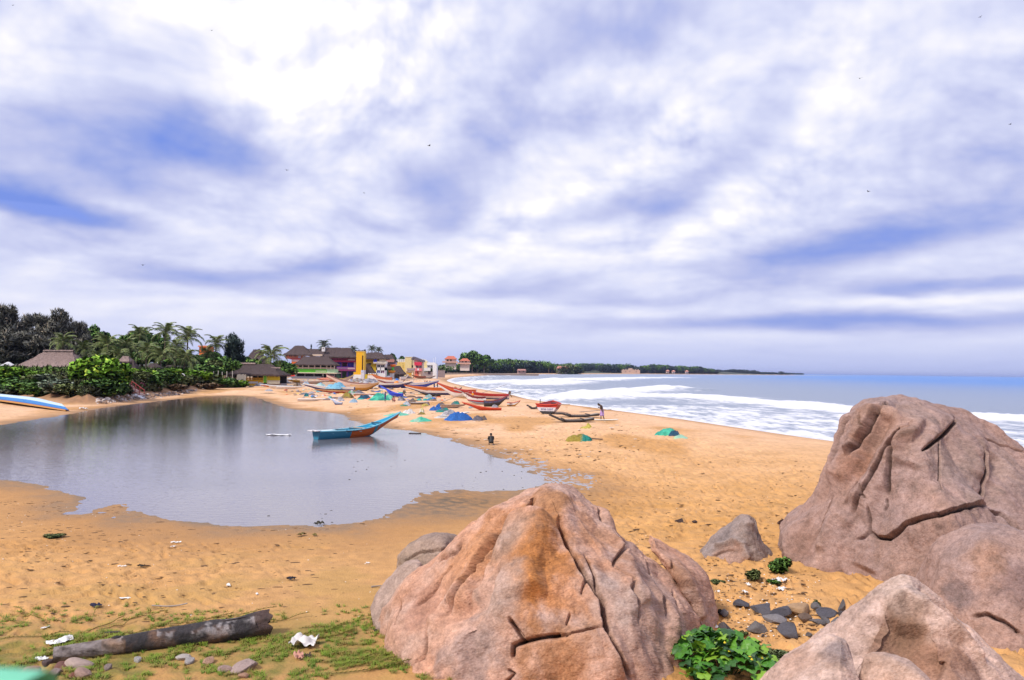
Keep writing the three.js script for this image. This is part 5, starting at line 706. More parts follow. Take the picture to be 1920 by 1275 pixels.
{ // thatched hotel end and its bright stand
  const s = site('thatched_hotel_wing', 'dark thatched wing with a pink fascia right of the yellow house', 'house', 730, 712, 368), { X, Y, bx, g } = s;
  part(g, 'roof', thatchRoof(X(716), X(741), Y(678), X(719), X(733), Y(664.6), 2, -7, 23, 0.5, 0.28), thatch); part(g, 'fascia', bx(725, 674, 740, 679, 2.2, 0.3), paint([0.45, 0.20, 0.17])); part(g, 'upper_wall', bx(722, 679, 741, 684, 0, 5), paint([0.42, 0.34, 0.5])); windows(s, [[726, 679.5, 729, 683.5], [735, 679.5, 738, 683.5]], 0.0, paint([0.2, 0.14, 0.4]), paint(C.white)); part(g, 'skirt_roof', thatchRoof(X(722), X(742), Y(691), X(724), X(738), Y(684), 3, -2, 24, 0.5, 0.2), thatch); part(g, 'wall', bx(723, 690, 742, 714, -0.5, 5), paint(C.dim));
}
{ const s = site('juice_stand', 'bright stand with orange bowl shaped tops on green stems', 'stall', 736, 712, 352), { X, Y, bx, g } = s;
  const bowl = (x, y, r, h) => { const q = new THREE.LatheGeometry([[0.1, 0], [r * 0.6, 0.08], [r, h * 0.6], [r * 0.96, h], [0, h * 1.05]].map(([a, b]) => new THREE.Vector2(a, b)), 18); q.translate(X(x), Y(y), 0.4); return q; };
  part(g, 'upper_bowl', bowl(736.5, 688, 1.35, 1.1), paint([0.80, 0.17, 0.02])); part(g, 'upper_stem', cyl(0.45, 0.6, 1.7, X(736.5), Y(691.4), 0.4, 12), paint([0.08, 0.48, 0.05])); part(g, 'lower_bowl', bowl(734.5, 699.4, 1.7, 1.1), paint([0.80, 0.30, 0.02])); part(g, 'white_counter', bx(731, 700, 738.6, 714, 0.8, 1.6), paint(C.white)); part(g, 'green_side', bx(723.6, 693, 727.6, 712, 0.3, 0.6), paint([0.04, 0.28, 0.08])); part(g, 'blue_front', bx(726, 704, 731, 714, 0.7, 0.5), paint([0.16, 0.24, 0.6])); }
{ const s = site('thatched_stall', 'dark low thatched stall in front of the cream building', 'hut', 750, 712, 362); part(s.g, 'roof', thatchRoof(s.X(736), s.X(760), s.Y(701), s.X(741), s.X(750), s.Y(686), 2.5, -3, 26, 0.5, 0.25), thatch); part(s.g, 'wall', s.bx(739, 700, 757, 714, 1, 3), paint(C.dim)); }
{ const s = site('cream_building', 'cream yellow block of three storeys with a white roof room', 'building', 756, 710, 405), { X, Y, bx, g } = s;
  part(g, 'wall', bx(740, 679, 759, 712, -1, 8), paint([0.72, 0.52, 0.16])); part(g, 'white_room', bx(742, 673.6, 759, 679, -2, 6), paint(C.white)); for (let i = 0; i < 5; i++) part(g, 'parapet_post', bx(743 + i * 3.4, 673, 744 + i * 3.4, 679, -1.7, 0.3), paint([0.62, 0.62, 0.66])); part(g, 'tower_wall', bx(759, 669.8, 771, 712, 0, 8), paint(C.cream)); part(g, 'side_wall', bx(771, 676, 777, 712, -0.6, 7), paint([0.76, 0.63, 0.36])); windows(s, [[771.2, 684.6, 774, 689]], -0.6); windows(s, [[747, 681, 749, 682.4], [753.4, 681, 755.4, 682.4], [754, 684, 756, 690]], -1, paint([0.5, 0.36, 0.1])); part(g, 'coping', bx(758.4, 668.8, 771.6, 669.8, 0.2, 8.4), paint([0.76, 0.7, 0.5])); }
{ const s = site('beach_kiosk', 'small orange kiosk with grey roof at the foot of the cream building', 'kiosk', 769, 709, 385), { X, Y, bx, g } = s; part(g, 'wall', bx(761, 696, 775, 710, 0, 3), paint([0.62, 0.38, 0.16])); part(g, 'roof', bx(763, 690.4, 776, 694, 0.8, 4), paint([0.36, 0.29, 0.31])); part(g, 'fascia', bx(762, 694, 776, 696.4, 0.5, 3.6), paint([0.7, 0.55, 0.38])); part(g, 'sign_board', bx(764, 699, 770.6, 703, 0.1, 0.1), paint([0.60, 0.32, 0.02])); windows(s, [[765, 695.6, 770, 698.4]], 0.05, paint([0.6, 0.6, 0.75])); part(g, 'pale_door', bx(772, 697, 774.6, 708, 0.08, 0.1), paint([0.76, 0.66, 0.5])); }
{ const s = site('pink_house', 'narrow house with crimson roof box and pink balcony', 'house', 784, 709, 395), { X, Y, bx, g } = s;
  const rf = new THREE.ExtrudeGeometry(new THREE.Shape([[X(770), Y(673.6)], [X(774.6), Y(668.6)], [X(778), Y(669.6)], [X(794), Y(675.5)], [X(794), Y(679)], [X(779), Y(674.5)], [X(776), Y(672)], [X(772), Y(675)]].map((p) => new THREE.Vector2(...p))), { depth: 7, bevelEnabled: false }); rf.translate(0, 0, -6.2); part(g, 'roof', rf, paint([0.12, 0.10, 0.14]));
  part(g, 'wall', bx(775, 674, 792, 712, -0.4, 6), paint([0.70, 0.55, 0.45])); part(g, 'crimson_balcony', bx(777, 679, 790.4, 685, 1.2, 2), paint(C.crimson)); windows(s, [[779.4, 685.4, 784, 689.4], [786, 685.4, 790, 689.4]], -0.35, glassDark, paint([0.7, 0.5, 0.5])); part(g, 'pink_balcony', bx(778, 690.6, 791, 695.6, 1.2, 2), paint(C.pink)); part(g, 'white_panel', bx(783, 690.8, 785.6, 694.6, 1.24, 0.05), paint(C.white)); part(g, 'coral_wall', bx(777.4, 696, 784.6, 710, 0.2, 3), paint([0.66, 0.13, 0.09])); windows(s, [[778.6, 697, 780, 701], [782.6, 697, 784, 702]], 0.2, darkOpening, paint([0.7, 0.3, 0.25])); part(g, 'pale_door', bx(785, 696.6, 789, 710, 0.1, 0.3), paint([0.72, 0.5, 0.4])); }
{ const s = site('white_house', 'white flat roofed house with balconies at the right end of the village', 'house', 806, 709, 410), { X, Y, bx, g } = s;
  part(g, 'cream_wall', bx(790, 677.6, 800, 692, -1, 7), paint(C.cream)); part(g, 'upper_wall', bx(799.6, 679.6, 816, 684.6, 0, 7), paint(C.white)); part(g, 'middle_wall', bx(793, 684.6, 816, 690.4, -1.2, 6), paint([0.55, 0.56, 0.7])); windows(s, [[796, 685.4, 799, 689], [801, 685.4, 804.6, 689], [807.6, 685.4, 810.4, 689]], -1.15, glassDark, paint(C.white)); part(g, 'balcony', bx(792.4, 690, 807, 695.4, 1.2, 3), paint([0.74, 0.73, 0.76])); part(g, 'side_wall', bx(811, 682, 818.4, 712, 0.1, 7), paint(C.white)); part(g, 'ground_wall', bx(788, 697, 811, 712, -0.8, 4), paint([0.6, 0.57, 0.6])); windows(s, [[802, 696.4, 807, 702]], -0.75, paint([0.12, 0.1, 0.16])); part(g, 'antenna_mast', [cyl(0.08, 0.08, 2.4, X(811), Y(675.8), -3), cyl(0.08, 0.08, 3, X(815), Y(674.6), -3)], paint([0.75, 0.75, 0.78])); part(g, 'roof_stair', (() => { const q = new THREE.ExtrudeGeometry(new THREE.Shape([[X(785), Y(672)], [X(796), Y(674)], [X(803.5), Y(679.6)], [X(785), Y(679.6)]].map((p) => new THREE.Vector2(...p))), { depth: 3, bevelEnabled: false }); q.translate(0, 0, -6); return q; })(), paint([0.6, 0.6, 0.68])); }
{ const s = site('compound_wall', 'plain grey brown compound wall past the white house', 'wall', 827, 707, 425); part(s.g, 'wall', s.bx(819, 694.4, 834, 708, 0, 0.6), paint([0.30, 0.22, 0.22])); part(s.g, 'coping', s.bx(818.6, 693.8, 834.4, 694.6, 0.15, 0.9), paint([0.36, 0.28, 0.27])); }
for (const [x0, x1, yr, ye, yb, l] of [[833, 857, 667.5, 673, 678.5, 'larger red roofed villa above the far wood'], [861, 882, 672, 676.5, 681, 'smaller red roofed villa right of the larger one']]) { const s = site('hill_villa', l, 'villa', (x0 + x1) / 2, yb, 850); part(s.g, 'roof', thatchRoof(s.X(x0), s.X(x1), s.Y(ye), s.X(x0 + 6), s.X(x1 - 6), s.Y(yr), 3, -7, x0, 0.4, 0.05), paint([0.52, 0.14, 0.08])); part(s.g, 'wall', s.bx(x0 + 2, ye, x1 - 2, yb + 14, 1, 7), paint([0.72, 0.60, 0.55])); windows(s, [[x0 + 5, ye + 1, x0 + 8, yb - 0.5], [x0 + 11, ye + 1, x0 + 14, yb - 0.5]], 1); part(s.g, 'terrace', s.bx(x0 - 3, yb - 1, x1 + 1, yb + 1.6, 4, 5), paint([0.66, 0.36, 0.27])); }
{ const s = site('shore_house', 'pink roofed white house alone on the far shore', 'house', 1055, 698.4, 1330); part(s.g, 'roof', thatchRoof(s.X(1044), s.X(1068), s.Y(690.5), s.X(1046), s.X(1066), s.Y(686.4), 4, -8, 31, 0.6, 0.1), paint([0.55, 0.22, 0.19])); part(s.g, 'wall', s.bx(1043.6, 690, 1068, 700, 0, 9), paint([0.72, 0.64, 0.64])); windows(s, [[1052, 691.6, 1056, 695], [1058, 691.6, 1062, 695], [1063.6, 691.6, 1067, 695]], 0, paint([0.3, 0.06, 0.06])); }
{ const s = site('ruined_fort', 'low sand coloured ruin with a broken top on the far shore', 'ruin', 1184, 699, 2060); part(s.g, 'wall', s.bx(1167, 693.6, 1200, 701, 0, 14), paint([0.56, 0.38, 0.30])); part(s.g, 'tower', s.bx(1179, 690.6, 1186, 694, -2, 9), paint([0.60, 0.42, 0.34])); for (let i = 0; i < 7; i++) part(s.g, 'broken_merlon', s.bx(1168 + i * 4.6, 692.4 - (i % 2) * 0.4, 1170 + i * 4.6, 693.8, 0, 3), paint([0.58, 0.40, 0.32])); windows(s, [[1172, 695.4, 1173.6, 698], [1180, 695.4, 1181.6, 698], [1192, 695.4, 1193.6, 698]], 0.2, paint([0.32, 0.2, 0.17])); }
{ const s = site('shore_shack', 'small pinkish shack among the trees of the far shore', 'shack', 978, 699.6, 985); part(s.g, 'wall', s.bx(970, 694, 986, 701, 0, 6), paint([0.50, 0.30, 0.26])); part(s.g, 'roof', thatchRoof(s.X(969), s.X(987), s.Y(694.4), s.X(971), s.X(985), s.Y(692), 3, -6, 35, 0.4, 0.1), paint([0.42, 0.2, 0.17])); windows(s, [[973, 695.6, 975, 698], [980, 695.6, 982, 698]], 0); }
[[1252, 696.5, 2300, 'tiny coral roofed hut on the far shore right of the ruin'], [1263, 697, 2320, 'tiny white hut on the far shore'], [1288, 697.2, 2400, 'tiny coral roofed hut nearest the headland']].forEach(([x, y, d, l]) => { const s = site('far_hut', l, 'hut', x, y + 1.5, d); part(s.g, 'wall', s.bx(x - 2.6, y - 1, x + 2.6, y + 3, 0, 6), paint([0.64, 0.5, 0.46])); part(s.g, 'roof', thatchRoof(s.X(x - 3.4), s.X(x + 3.4), s.Y(y - 0.8), s.X(x - 1), s.X(x + 1), s.Y(y - 3), 4, -8, x, 0.5, 0.1), paint([0.60, 0.27, 0.2])); });
{ const s = site('sea_wall', 'long low brownish wall along the far beach', 'wall', 930, 703, 800); part(s.g, 'wall', s.bx(838, 700.6, 1010, 703.6, 0, 1), paint([0.30, 0.22, 0.19])); part(s.g, 'coping', s.bx(837.6, 700, 1010.4, 700.8, 0.2, 1.4), paint([0.38, 0.29, 0.25])); }
{ // stairs down the bank
  const s = site('beach_stairs', 'pale stepped stairs with red railings running down the bank', 'stairs', 250, 748, 116), { X, Y, bx, g } = s, n = 12;
  for (let i = 0; i < n; i++) { const t = i / (n - 1), x = lerp(229, 265, t), y = lerp(712.5, 739.5, t); part(g, 'tread', bx(x - 3.2, y, x + 4.2, y + 1.5, 1.0, 1.5), paint(i % 3 ? [0.72, 0.55, 0.50] : [0.62, 0.34, 0.26])); part(g, 'riser', bx(x + 2.4, y + 1.5, x + 3.2, y + 2.6, 0.9, 1.3), paint([0.34, 0.2, 0.17])); }
  part(g, 'stringer', bar(V(X(227), Y(716), 0.95), V(X(267), Y(745), 0.95), 0.12), paint([0.3, 0.1, 0.08])); part(g, 'stringer', bar(V(X(227), Y(716), -0.45), V(X(267), Y(745), -0.45), 0.12), paint([0.3, 0.1, 0.08]));
  for (const z of [1.0, -0.5]) { part(g, 'handrail', bar(V(X(226), Y(703), z), V(X(268), Y(732), z), 0.06), paint([0.36, 0.06, 0.06])); for (let i = 0; i < 6; i++) { const t = i / 5; part(g, 'railing_post', bar(V(X(lerp(227, 267, t)), Y(lerp(714, 742, t)), z), V(X(lerp(227, 267, t)), Y(lerp(703.5, 731.5, t)), z), 0.05), paint([0.36, 0.06, 0.06])); } }
  for (const x of [241, 246, 252]) part(g, 'support_post', bx(x, lerp(712, 739, (x - 229) / 36) + 2, x + 1, 749, 0.8, 0.12), paint([0.62, 0.5, 0.48]));
  const st = [0, 1, 2, 3].forEach((i) => part(g, 'white_step', bx(254 + i * 5.6, 738 + i * 2.6, 263 + i * 5.6, 742 + i * 2.6, 1.6 + 0.1 * i, 1.6), paint([0.80, 0.80, 0.84])));
}
{ const s = site('post_fence', 'row of thin pale posts along the top of the bank', 'fence', 408, 712, 168); for (let i = 0; i < 9; i++) { const x = 364 + i * 8.6 + (i % 3); part(s.g, 'post', s.bx(x, 697 - (i * 7 % 3), x + 1.1, 716, 0.3 * (i % 2), 0.13), paint([0.50, 0.45, 0.42])); } for (const y of [700, 706]) part(s.g, 'wire', s.bx(364, y, 434, y + 0.25, 0, 0.03), woodDark); }
{ const p = hit(341, 714), g = new THREE.TorusGeometry(0.55, 0.09, 8, 20, 2.2); g.rotateZ(-0.6); single('curved_pipe', 'white curved pipe sticking out of the bank hedge', 'pipe', g, paint([0.8, 0.8, 0.82]), p.setY(p.y + 0.8)); }
// ---------------------------------------------------------------- boats
// stations run from the stern (s = 0, local -x) to the bow (s = 1, local +x); keel at y = 0
function hullShape(o) {
  const { len, beam, h, bow = 0.7, stern = 0.1, rake = 0.16, transom = 0.55, keelRise = 0.5, full = 0.62 } = o;
  const half = (s) => beam / 2 * (s < 0.45 ? lerp(transom, 1, smooth(0, 0.45, s)) : 1 - Math.pow((s - 0.45) / 0.55, 2.0 / full * 0.85)) + 0.015;
  const sheer = (s) => h + h * bow * Math.pow(s, o.curl ?? 3.4) + h * stern * Math.pow(1 - s, 2.5), keel = (s) => (h * bow + h * 0.75) * keelRise * 2 * Math.pow(smooth(0.58, 1.12, s), 1.3) + h * 0.05 * (1 - s);
  const X = (s, y) => -len / 2 + len * (1 - rake) * s + len * rake * Math.pow(s, 4) * clamp(y / (h * (1 + bow)), 0, 1.1);
  const P = (s, v, inset = 0, floor = 0) => { const a = Math.abs(v), b = half(s) - inset, k = Math.min(keel(s), sheer(s) - 0.03) + floor, y = lerp(k, sheer(s), Math.pow(a, 1.75)); return [X(s, y), y, Math.sign(v) * Math.max(0.004, b) * Math.pow(a, 0.62)]; };
  return { P, half, sheer, X, len };
}
function boatParts(g, o) {
  const S = hullShape(o), n = 34, split = o.split ?? 0.62, { P } = S, col = (c) => paint(c, { roughness: 0.5 });
  part(g, 'hull', [sheet(n, 14, (u, v) => P(u, lerp(-split, split, v))), sheet(8, 1, (u, v) => { const a = lerp(-1, 1, u), q = P(0, a); return v ? q : [q[0], S.sheer(0), q[2] * 0.98]; })], col(o.hull));
  const mid = o.stripe ? (split + 1) / 2 : 1;
  part(g, 'side_band', [sheet(n, 4, (u, v) => P(u, lerp(split, mid, v))), sheet(n, 4, (u, v) => P(u, -lerp(split, mid, v)))], col(o.band ?? o.hull));
  if (o.stripe) part(g, 'upper_stripe', [sheet(n, 3, (u, v) => P(u, lerp(mid, 1, v))), sheet(n, 3, (u, v) => P(u, -lerp(mid, 1, v)))], col(o.stripe));
  part(g, 'inside', sheet(n, 16, (u, v) => P(u * 0.985, lerp(-0.98, 0.98, v), 0.045, o.h * (o.deck ?? 0.18))), col(o.inside ?? [0.3, 0.3, 0.32]));
  const edge = (s) => [0, 0.15, 0.3, 0.45, 0.6, 0.72, 0.84, 0.92, 1].map((t) => V(...P(t, s)));
  for (const s of [-1, 1]) part(g, 'gunwale', tube(edge(s), o.railR ?? 0.045, 40, 6), col(o.rail ?? o.band ?? o.hull));
  for (const t of o.thwarts ?? [0.2, 0.4, 0.6, 0.78]) part(g, 'thwart', box(0.22, 0.05, S.half(t) * 1.86, S.X(t, o.h), S.sheer(t) - o.h * 0.22, 0), o.thwartMat ?? col(o.rail ?? o.inside ?? o.hull));
  part(g, 'stem_post', bar(V(...P(0.985, 0)).setY(P(0.985, 1)[1] - o.h * 0.35), V(P(1, 1)[0] + 0.03, P(1, 1)[1] + 0.06, 0), 0.05, 0.035), col(o.stem ?? o.rail ?? o.hull));
  return S;
}
// lenPx: length seen in the photo; yaw in degrees: 0 = bow to the right, 180 = bow to the left, 90 = bow away from us, 270 = bow towards us
function boat(label, cx, cy, lenPx, yaw, hPx, o, extra, name = 'fishing_boat') {
  const p = o.at ?? hit(cx, cy), k = -p.z / F, a = yaw * Math.PI / 180, len = o.len ?? lenPx * k / Math.max(0.35, Math.abs(Math.cos(a)));
  const g = thing(name, label, 'boat', p, a), spec = { len, h: hPx * k * 1.15, beam: o.beam ?? Math.min(1.9, len * 0.23), ...o };
  g.rotation.order = 'YXZ'; g.rotation.x = o.roll ?? 0; g.rotation.z = o.pitch ?? 0; g.position.y -= o.sink ?? 0.04;
  const S = boatParts(g, spec); if (extra) extra(g, S, spec, k); return g;
}
const ink = { turq: [0.03, 0.33, 0.55], turqPale: [0.22, 0.52, 0.68], navy: [0.02, 0.025, 0.16], blue: [0.03, 0.07, 0.42], vivid: [0.02, 0.07, 0.72], white: [0.74, 0.72, 0.72], red: [0.45, 0.03, 0.03], maroon: [0.20, 0.03, 0.035], orange: [0.55, 0.13, 0.02], ochre: [0.42, 0.20, 0.03], pale: [0.60, 0.44, 0.38], black: [0.03, 0.027, 0.03], grey: [0.34, 0.31, 0.33], wood: [0.28, 0.18, 0.12], pink: [0.5, 0.2, 0.2] };
function outboard(g, S, o, s = 0.02) { const x = S.X(s, o.h) - 0.1, y = S.sheer(s); part(g, 'outboard_motor', [box(0.35, 0.5, 0.32, x - 0.15, y + 0.25, 0, 0, 0, 0.3), bar(V(x - 0.2, y, 0), V(x - 0.5, y - o.h * 0.6, 0), 0.07)], paint([0.12, 0.07, 0.04])); part(g, 'tail_shaft', bar(V(x - 0.3, y + 0.1, 0), V(x - 1.9, y + 0.35, 0.1), 0.035), woodDark); }
const inside = (g, name, S, s, y, w, h, m, seed = 1) => { const d = heapGeo(w, w * 0.7, h, seed, [1, 1, 1], [1, 1, 1]); d.deleteAttribute('color'); d.translate(S.X(s, 0.5), y, 0); return part(g, name, d, m); };
// heaps of net and tarpaulin
function heapGeo(w, d, h, seed, c1, c2, { peak = 1, skirt = 0.0, split = 0 } = {}) {
  return sheet(44, 18, (u, v) => { const a = u * 2 * Math.PI, r = v, ca = Math.cos(a), sa = Math.sin(a), cyc = noise(ca * 1.4 + seed, sa * 1.4, 2 + seed) * 0.42 + noise(ca * 4 + seed, sa * 4, 3) * 0.24; const R = r * (1 + cyc * r) , prof = Math.max(0, 1 - Math.pow(r, 2.0 * peak)); const x = R * ca * w / 2, z = R * sa * d / 2; return [x, h * prof * (1 + 0.5 * noise(x * 1.7 / w * 2, z * 1.7 / d * 2, seed)) + h * (0.24 * noise(x * 4.5 / w * 2 + 3, z * 4.5 / d * 2, seed) + 0.16 * noise(x * 11 / w * 2, z * 11 / d * 2, seed)) * (1 - r * 0.7) - 0.03 - (v === 1 ? 0.06 : 0), z]; },
    (u, v, x, y, z) => { const t = split ? smooth(-0.12, 0.12, x / w + split - 0.5 + 0.25 * noise(x * 2, z * 2, seed)) : clamp(0.5 + 1.6 * noise(x * 1.3 + seed, y * 2, z * 1.3) + 0.5 * noise(x * 6, y * 6, z * 6)); return mix3(c1, c2, t); }, [w, d]);
}
let heapSeed = 1;
function heap(name, label, cx, cy, wPx, hPx, c1, c2, o = {}, category = 'net heap', group) { const p = hit(cx, cy), k = -p.z / F, w = wPx * k * 1.12, d = (o.d ?? 0.65) * w; p.z -= d * 0.42; p.copy(onLand(p.x, p.z)); return single(name, label, category, heapGeo(w, d, hPx * k * 0.95, heapSeed++ * 3.7, c1, c2 ?? c1, o), tintedNet, p, (o.turn ?? 0), group); }

{ // the turquoise canoe afloat in the pool
  const a = onPlane(592, 824, POND), b = onPlane(738, 813, POND), c = a.clone().lerp(b, 0.545), yaw = Math.atan2(-(b.z - a.z), b.x - a.x);
  boat('turquoise and orange canoe with a high curved bow floating in the pool', 0, 0, 0, yaw * 180 / Math.PI, 0, { at: c.setY(POND), len: 8.0, beam: 1.3, h: 0.66, bow: 1.7, curl: 4.6, stern: 0.1, rake: 0.16, transom: 0.62, keelRise: 0.5, sink: 0.16, hull: [0.03, 0.20, 0.33], band: [0.50, 0.10, 0.015], stripe: null, split: 0.40, inside: [0.05, 0.44, 0.66], rail: [0.22, 0.55, 0.68], railR: 0.05, thwarts: [0.18, 0.34, 0.52, 0.78], stem: [0.05, 0.2, 0.28] }, (g, S) => {
    const { P } = S, out = (u0, u1, v0, v1, n) => [1, -1].map((sg) => sheet(n, 4, (u, v) => { const q = P(lerp(u0, u1, u), sg * lerp(v0, v1, v)); q[2] += sg * 0.012; return q; }));
    part(g, 'blue_quarter', out(0.0, 0.40, 0.38, 0.97, 14), paint([0.03, 0.20, 0.34], { roughness: 0.5 })); part(g, 'blue_bow_panel', out(0.72, 0.765, 0.4, 0.97, 4), paint([0.05, 0.24, 0.33], { roughness: 0.5 }));
    part(g, 'white_stern_seat', box(1.5, 0.05, 0.75, S.X(0.12, 0.5), S.sheer(0.12) + 0.02, 0), paint([0.62, 0.70, 0.74])); part(g, 'white_bracket', [box(0.5, 0.05, 0.9, S.X(0, 0.5) - 0.15, S.sheer(0) + 0.05, 0), bar(V(S.X(0, 0.5) - 0.6, S.sheer(0) + 0.1, 0.3), V(S.X(0, 0.5), S.sheer(0), 0.3), 0.04)], paint([0.74, 0.70, 0.72]));
    for (const t of [0.33, 0.52, 0.575, 0.80]) part(g, 'crossbar', box(0.12, 0.10, S.half(t) * 2.1, S.X(t, 0.6), S.sheer(t) + 0.01, 0), paint(t > 0.55 && t < 0.6 ? [0.45, 0.35, 0.28] : [0.03, 0.10, 0.16]));
    part(g, 'lashing', [0.36, 0.44].map((t) => box(0.5, 0.06, 0.04, S.X(t, 0.6), S.sheer(t) - 0.05, S.half(t) + 0.02)), woodDark);
  }, 'canoe');
}
{ // overturned boat on the left bank
  const a = onLand(-50.8, -71.5), b = hit(128, 771), q = a.clone().add(b).multiplyScalar(0.5), L = Math.hypot(a.x - b.x, a.z - b.z), p2 = hit(2, 754), dx = b.x - p2.x, dz = b.z - p2.z, len = Math.hypot(dx, dz) * 1.12, mid = p2.clone().lerp(b, 0.47);
  const g = thing('overturned_boat', 'overturned blue and white boat lying on the sandy slope at left', 'boat', onLand(mid.x, mid.z), Math.atan2(-dz, dx)); g.rotation.order = 'YZX'; g.rotation.x = Math.PI * 0.93; g.rotation.z = -Math.atan2(p2.y - b.y, len) * 0.9; g.position.y += 1.05;
  const S = boatParts(g, { len, beam: 1.7, h: 0.75, bow: 0.25, stern: 0.0, transom: 0.5, keelRise: 0.3, hull: [0.46, 0.60, 0.72], band: [0.015, 0.17, 0.50], split: 0.66, inside: [0.3, 0.16, 0.05], rail: [0.03, 0.10, 0.38], thwarts: [0.3, 0.6] });
  part(g, 'ochre_rubbing_board', [sheet(26, 2, (u, v) => { const q = S.P(u * 0.96 + 0.02, lerp(0.97, 1.16, v)); q[2] += 0.02; return q; }), sheet(26, 2, (u, v) => { const q = S.P(u * 0.96 + 0.02, -lerp(0.97, 1.16, v)); q[2] -= 0.02; return q; })], paint([0.45, 0.20, 0.04]));
}
boat('red and white boat with dark lettering on its stern, alone near the surf', 1031, 774, 44, 80, 14, { len: 5.6, beam: 2.5, bow: 0.35, stern: 0.16, transom: 0.9, hull: ink.black, band: [0.62, 0.60, 0.66], stripe: [0.5, 0.03, 0.02], split: 0.4, inside: [0.30, 0.03, 0.03], rail: [0.55, 0.05, 0.03] }, (g, S, o) => {
  const top = S.sheer(0), slice = (y0, y1, dx) => sheet(24, 3, (u, v) => { const q = S.P(0, lerp(-1, 1, u)), y = clamp(lerp(q[1], top, v), y0, y1), z = q[2]; return [q[0] - dx, Math.max(y, Math.min(q[1], y1)), z]; });
  part(g, 'black_bottom_board', slice(0, top * 0.34, 0.02), paint(ink.black)); part(g, 'white_stern_board', slice(top * 0.34, top * 0.70, 0.03), paint([0.66, 0.64, 0.70])); part(g, 'red_stern_board', slice(top * 0.70, top, 0.04), paint([0.52, 0.035, 0.02])); part(g, 'red_top_rail', tube([V(S.X(0, 0.8) - 0.06, top + 0.03, -1.16), V(S.X(0, 0.8) - 0.12, top - 0.06, 0), V(S.X(0, 0.8) - 0.06, top + 0.03, 1.16)], 0.07, 20, 7), paint([0.55, 0.05, 0.03]));
  part(g, 'iron_post', bar(V(S.X(0.1, 0.8), top, -0.75), V(S.X(0.1, 0.8), top + 0.5, -0.75), 0.04), woodDark); part(g, 'engine_block', box(0.5, 0.35, 0.5, S.X(0.3, 0.8), S.sheer(0.3) + 0.05, 0.6), darkOpening); part(g, 'oar', bar(V(S.X(0.3, 0.8), S.sheer(0.3), 0.8), V(S.X(0.1, 0.8), S.sheer(0.3) + 0.1, 2.4), 0.035), woodGrey);
  // the worn lettering across the stern, too blurred in the photograph to read
  const r = rngOf(8), strokes = []; for (let i = 0; i < 8; i++) { const z = -0.55 + i * 0.15 + (i > 3 ? 0.08 : 0), y = top * 0.52; strokes.push(box(0.02, 0.20, 0.035, S.X(0, y) - 0.05, y, z, 0, (r() - 0.5) * 0.4), box(0.02, 0.035, 0.09, S.X(0, y) - 0.05, y + (r() - 0.5) * 0.16, z + 0.04)); }
  part(g, 'lettering', strokes, paint([0.03, 0.03, 0.22]));
});
const logBoat = (label, x0, x1, cy, yawDeg, n, hPx, m) => { const p = hit((x0 + x1) / 2, cy), k = -p.z / F, L = (x1 - x0) * k / Math.cos(yawDeg * Math.PI / 180), g = thing('log_raft', label, 'raft', p, yawDeg * Math.PI / 180); for (let i = 0; i < n; i++) { const z = (i - (n - 1) / 2) * 0.2; part(g, 'log', new THREE.TubeGeometry(new THREE.CatmullRomCurve3([V(-L / 2, 0.14 + hPx * k * 0.95, z * 0.3), V(-L * 0.36, 0.30 + hPx * k * 0.2, z * 0.7), V(-L * 0.2, 0.15, z), V(L * 0.25, 0.16, z), V(L / 2, 0.24 + 0.08 * (i % 2), z * 1.05)]), 30, 0.095, 7), i % (n - 1) ? (i % 2 ? woodGrey : wood) : m); } part(g, 'lashing', [-0.2, 0.25].map((t) => box(0.08, 0.1, n * 0.27, t * L, 0.28, 0)), woodDark); return g; };
logBoat('black log raft in front, its curved end to the left, near the standing man', 1030, 1112, 791, 6, 6, 11, woodDark); logBoat('dark log raft just behind the front one, below the red and white boat', 1042, 1122, 782, 9, 6, 4, woodDark); logBoat('small dark log raft left of the red and white boat', 988, 1012, 767, 4, 4, 5, woodDark);
single('long_oar', 'long grey oar lying across the rear log raft', 'oar', bar(V(-1.2, 0.35, 0), V(2.2, 0.62, -0.6), 0.04), woodGrey, hit(1108, 779));
boat('dark hulled boat with a maroon raised bow facing right', 930, 762, 44, 20, 9, { bow: 1.0, hull: ink.black, band: [0.05, 0.045, 0.06], stripe: [0.10, 0.13, 0.30], inside: [0.16, 0.22, 0.42], rail: ink.maroon, stem: ink.maroon, full: 0.5 }, (g, S) => part(g, 'maroon_bow_deck', sheet(10, 6, (u, v) => { const q = S.P(lerp(0.72, 1, u), lerp(-1, 1, v)); q[1] = S.sheer(lerp(0.72, 1, u)) + 0.03; return q; }), paint(ink.maroon)));
boat('small white and ochre dinghy at the edge of the surf', 963, 762, 24, 340, 6, { bow: 0.7, hull: ink.ochre, band: ink.white, inside: ink.white, rail: [0.5, 0.1, 0.07], thwarts: [0.4] });
boat('nearest white boat with maroon inside and bow up to the left, before the surf', 888, 757, 46, 176, 11, { bow: 0.9, hull: ink.white, band: ink.white, stripe: ink.maroon, inside: ink.maroon, rail: ink.maroon, split: 0.75 });
boat('low blue and white boat tucked along the nearest white boat', 899, 758.5, 46, 182, 6, { bow: 0.4, hull: ink.grey, band: [0.22, 0.30, 0.45], stripe: ink.red, inside: [0.30, 0.35, 0.42], rail: ink.red });
boat('white boat with red rail stretching right to a blue stern, by the waves', 901, 748, 64, 174, 8, { bow: 1.3, hull: [0.16, 0.20, 0.36], band: [0.66, 0.55, 0.55], stripe: ink.red, inside: ink.maroon, rail: ink.red, split: 0.5, len: 9 }, (g, S, o) => outboard(g, S, o));
boat('white bottomed boat with orange red sides and bow up to the left', 856, 745, 38, 174, 12, { bow: 1.0, hull: ink.white, band: ink.red, stripe: ink.orange, inside: ink.orange, rail: ink.red, split: 0.72, len: 6.5 });
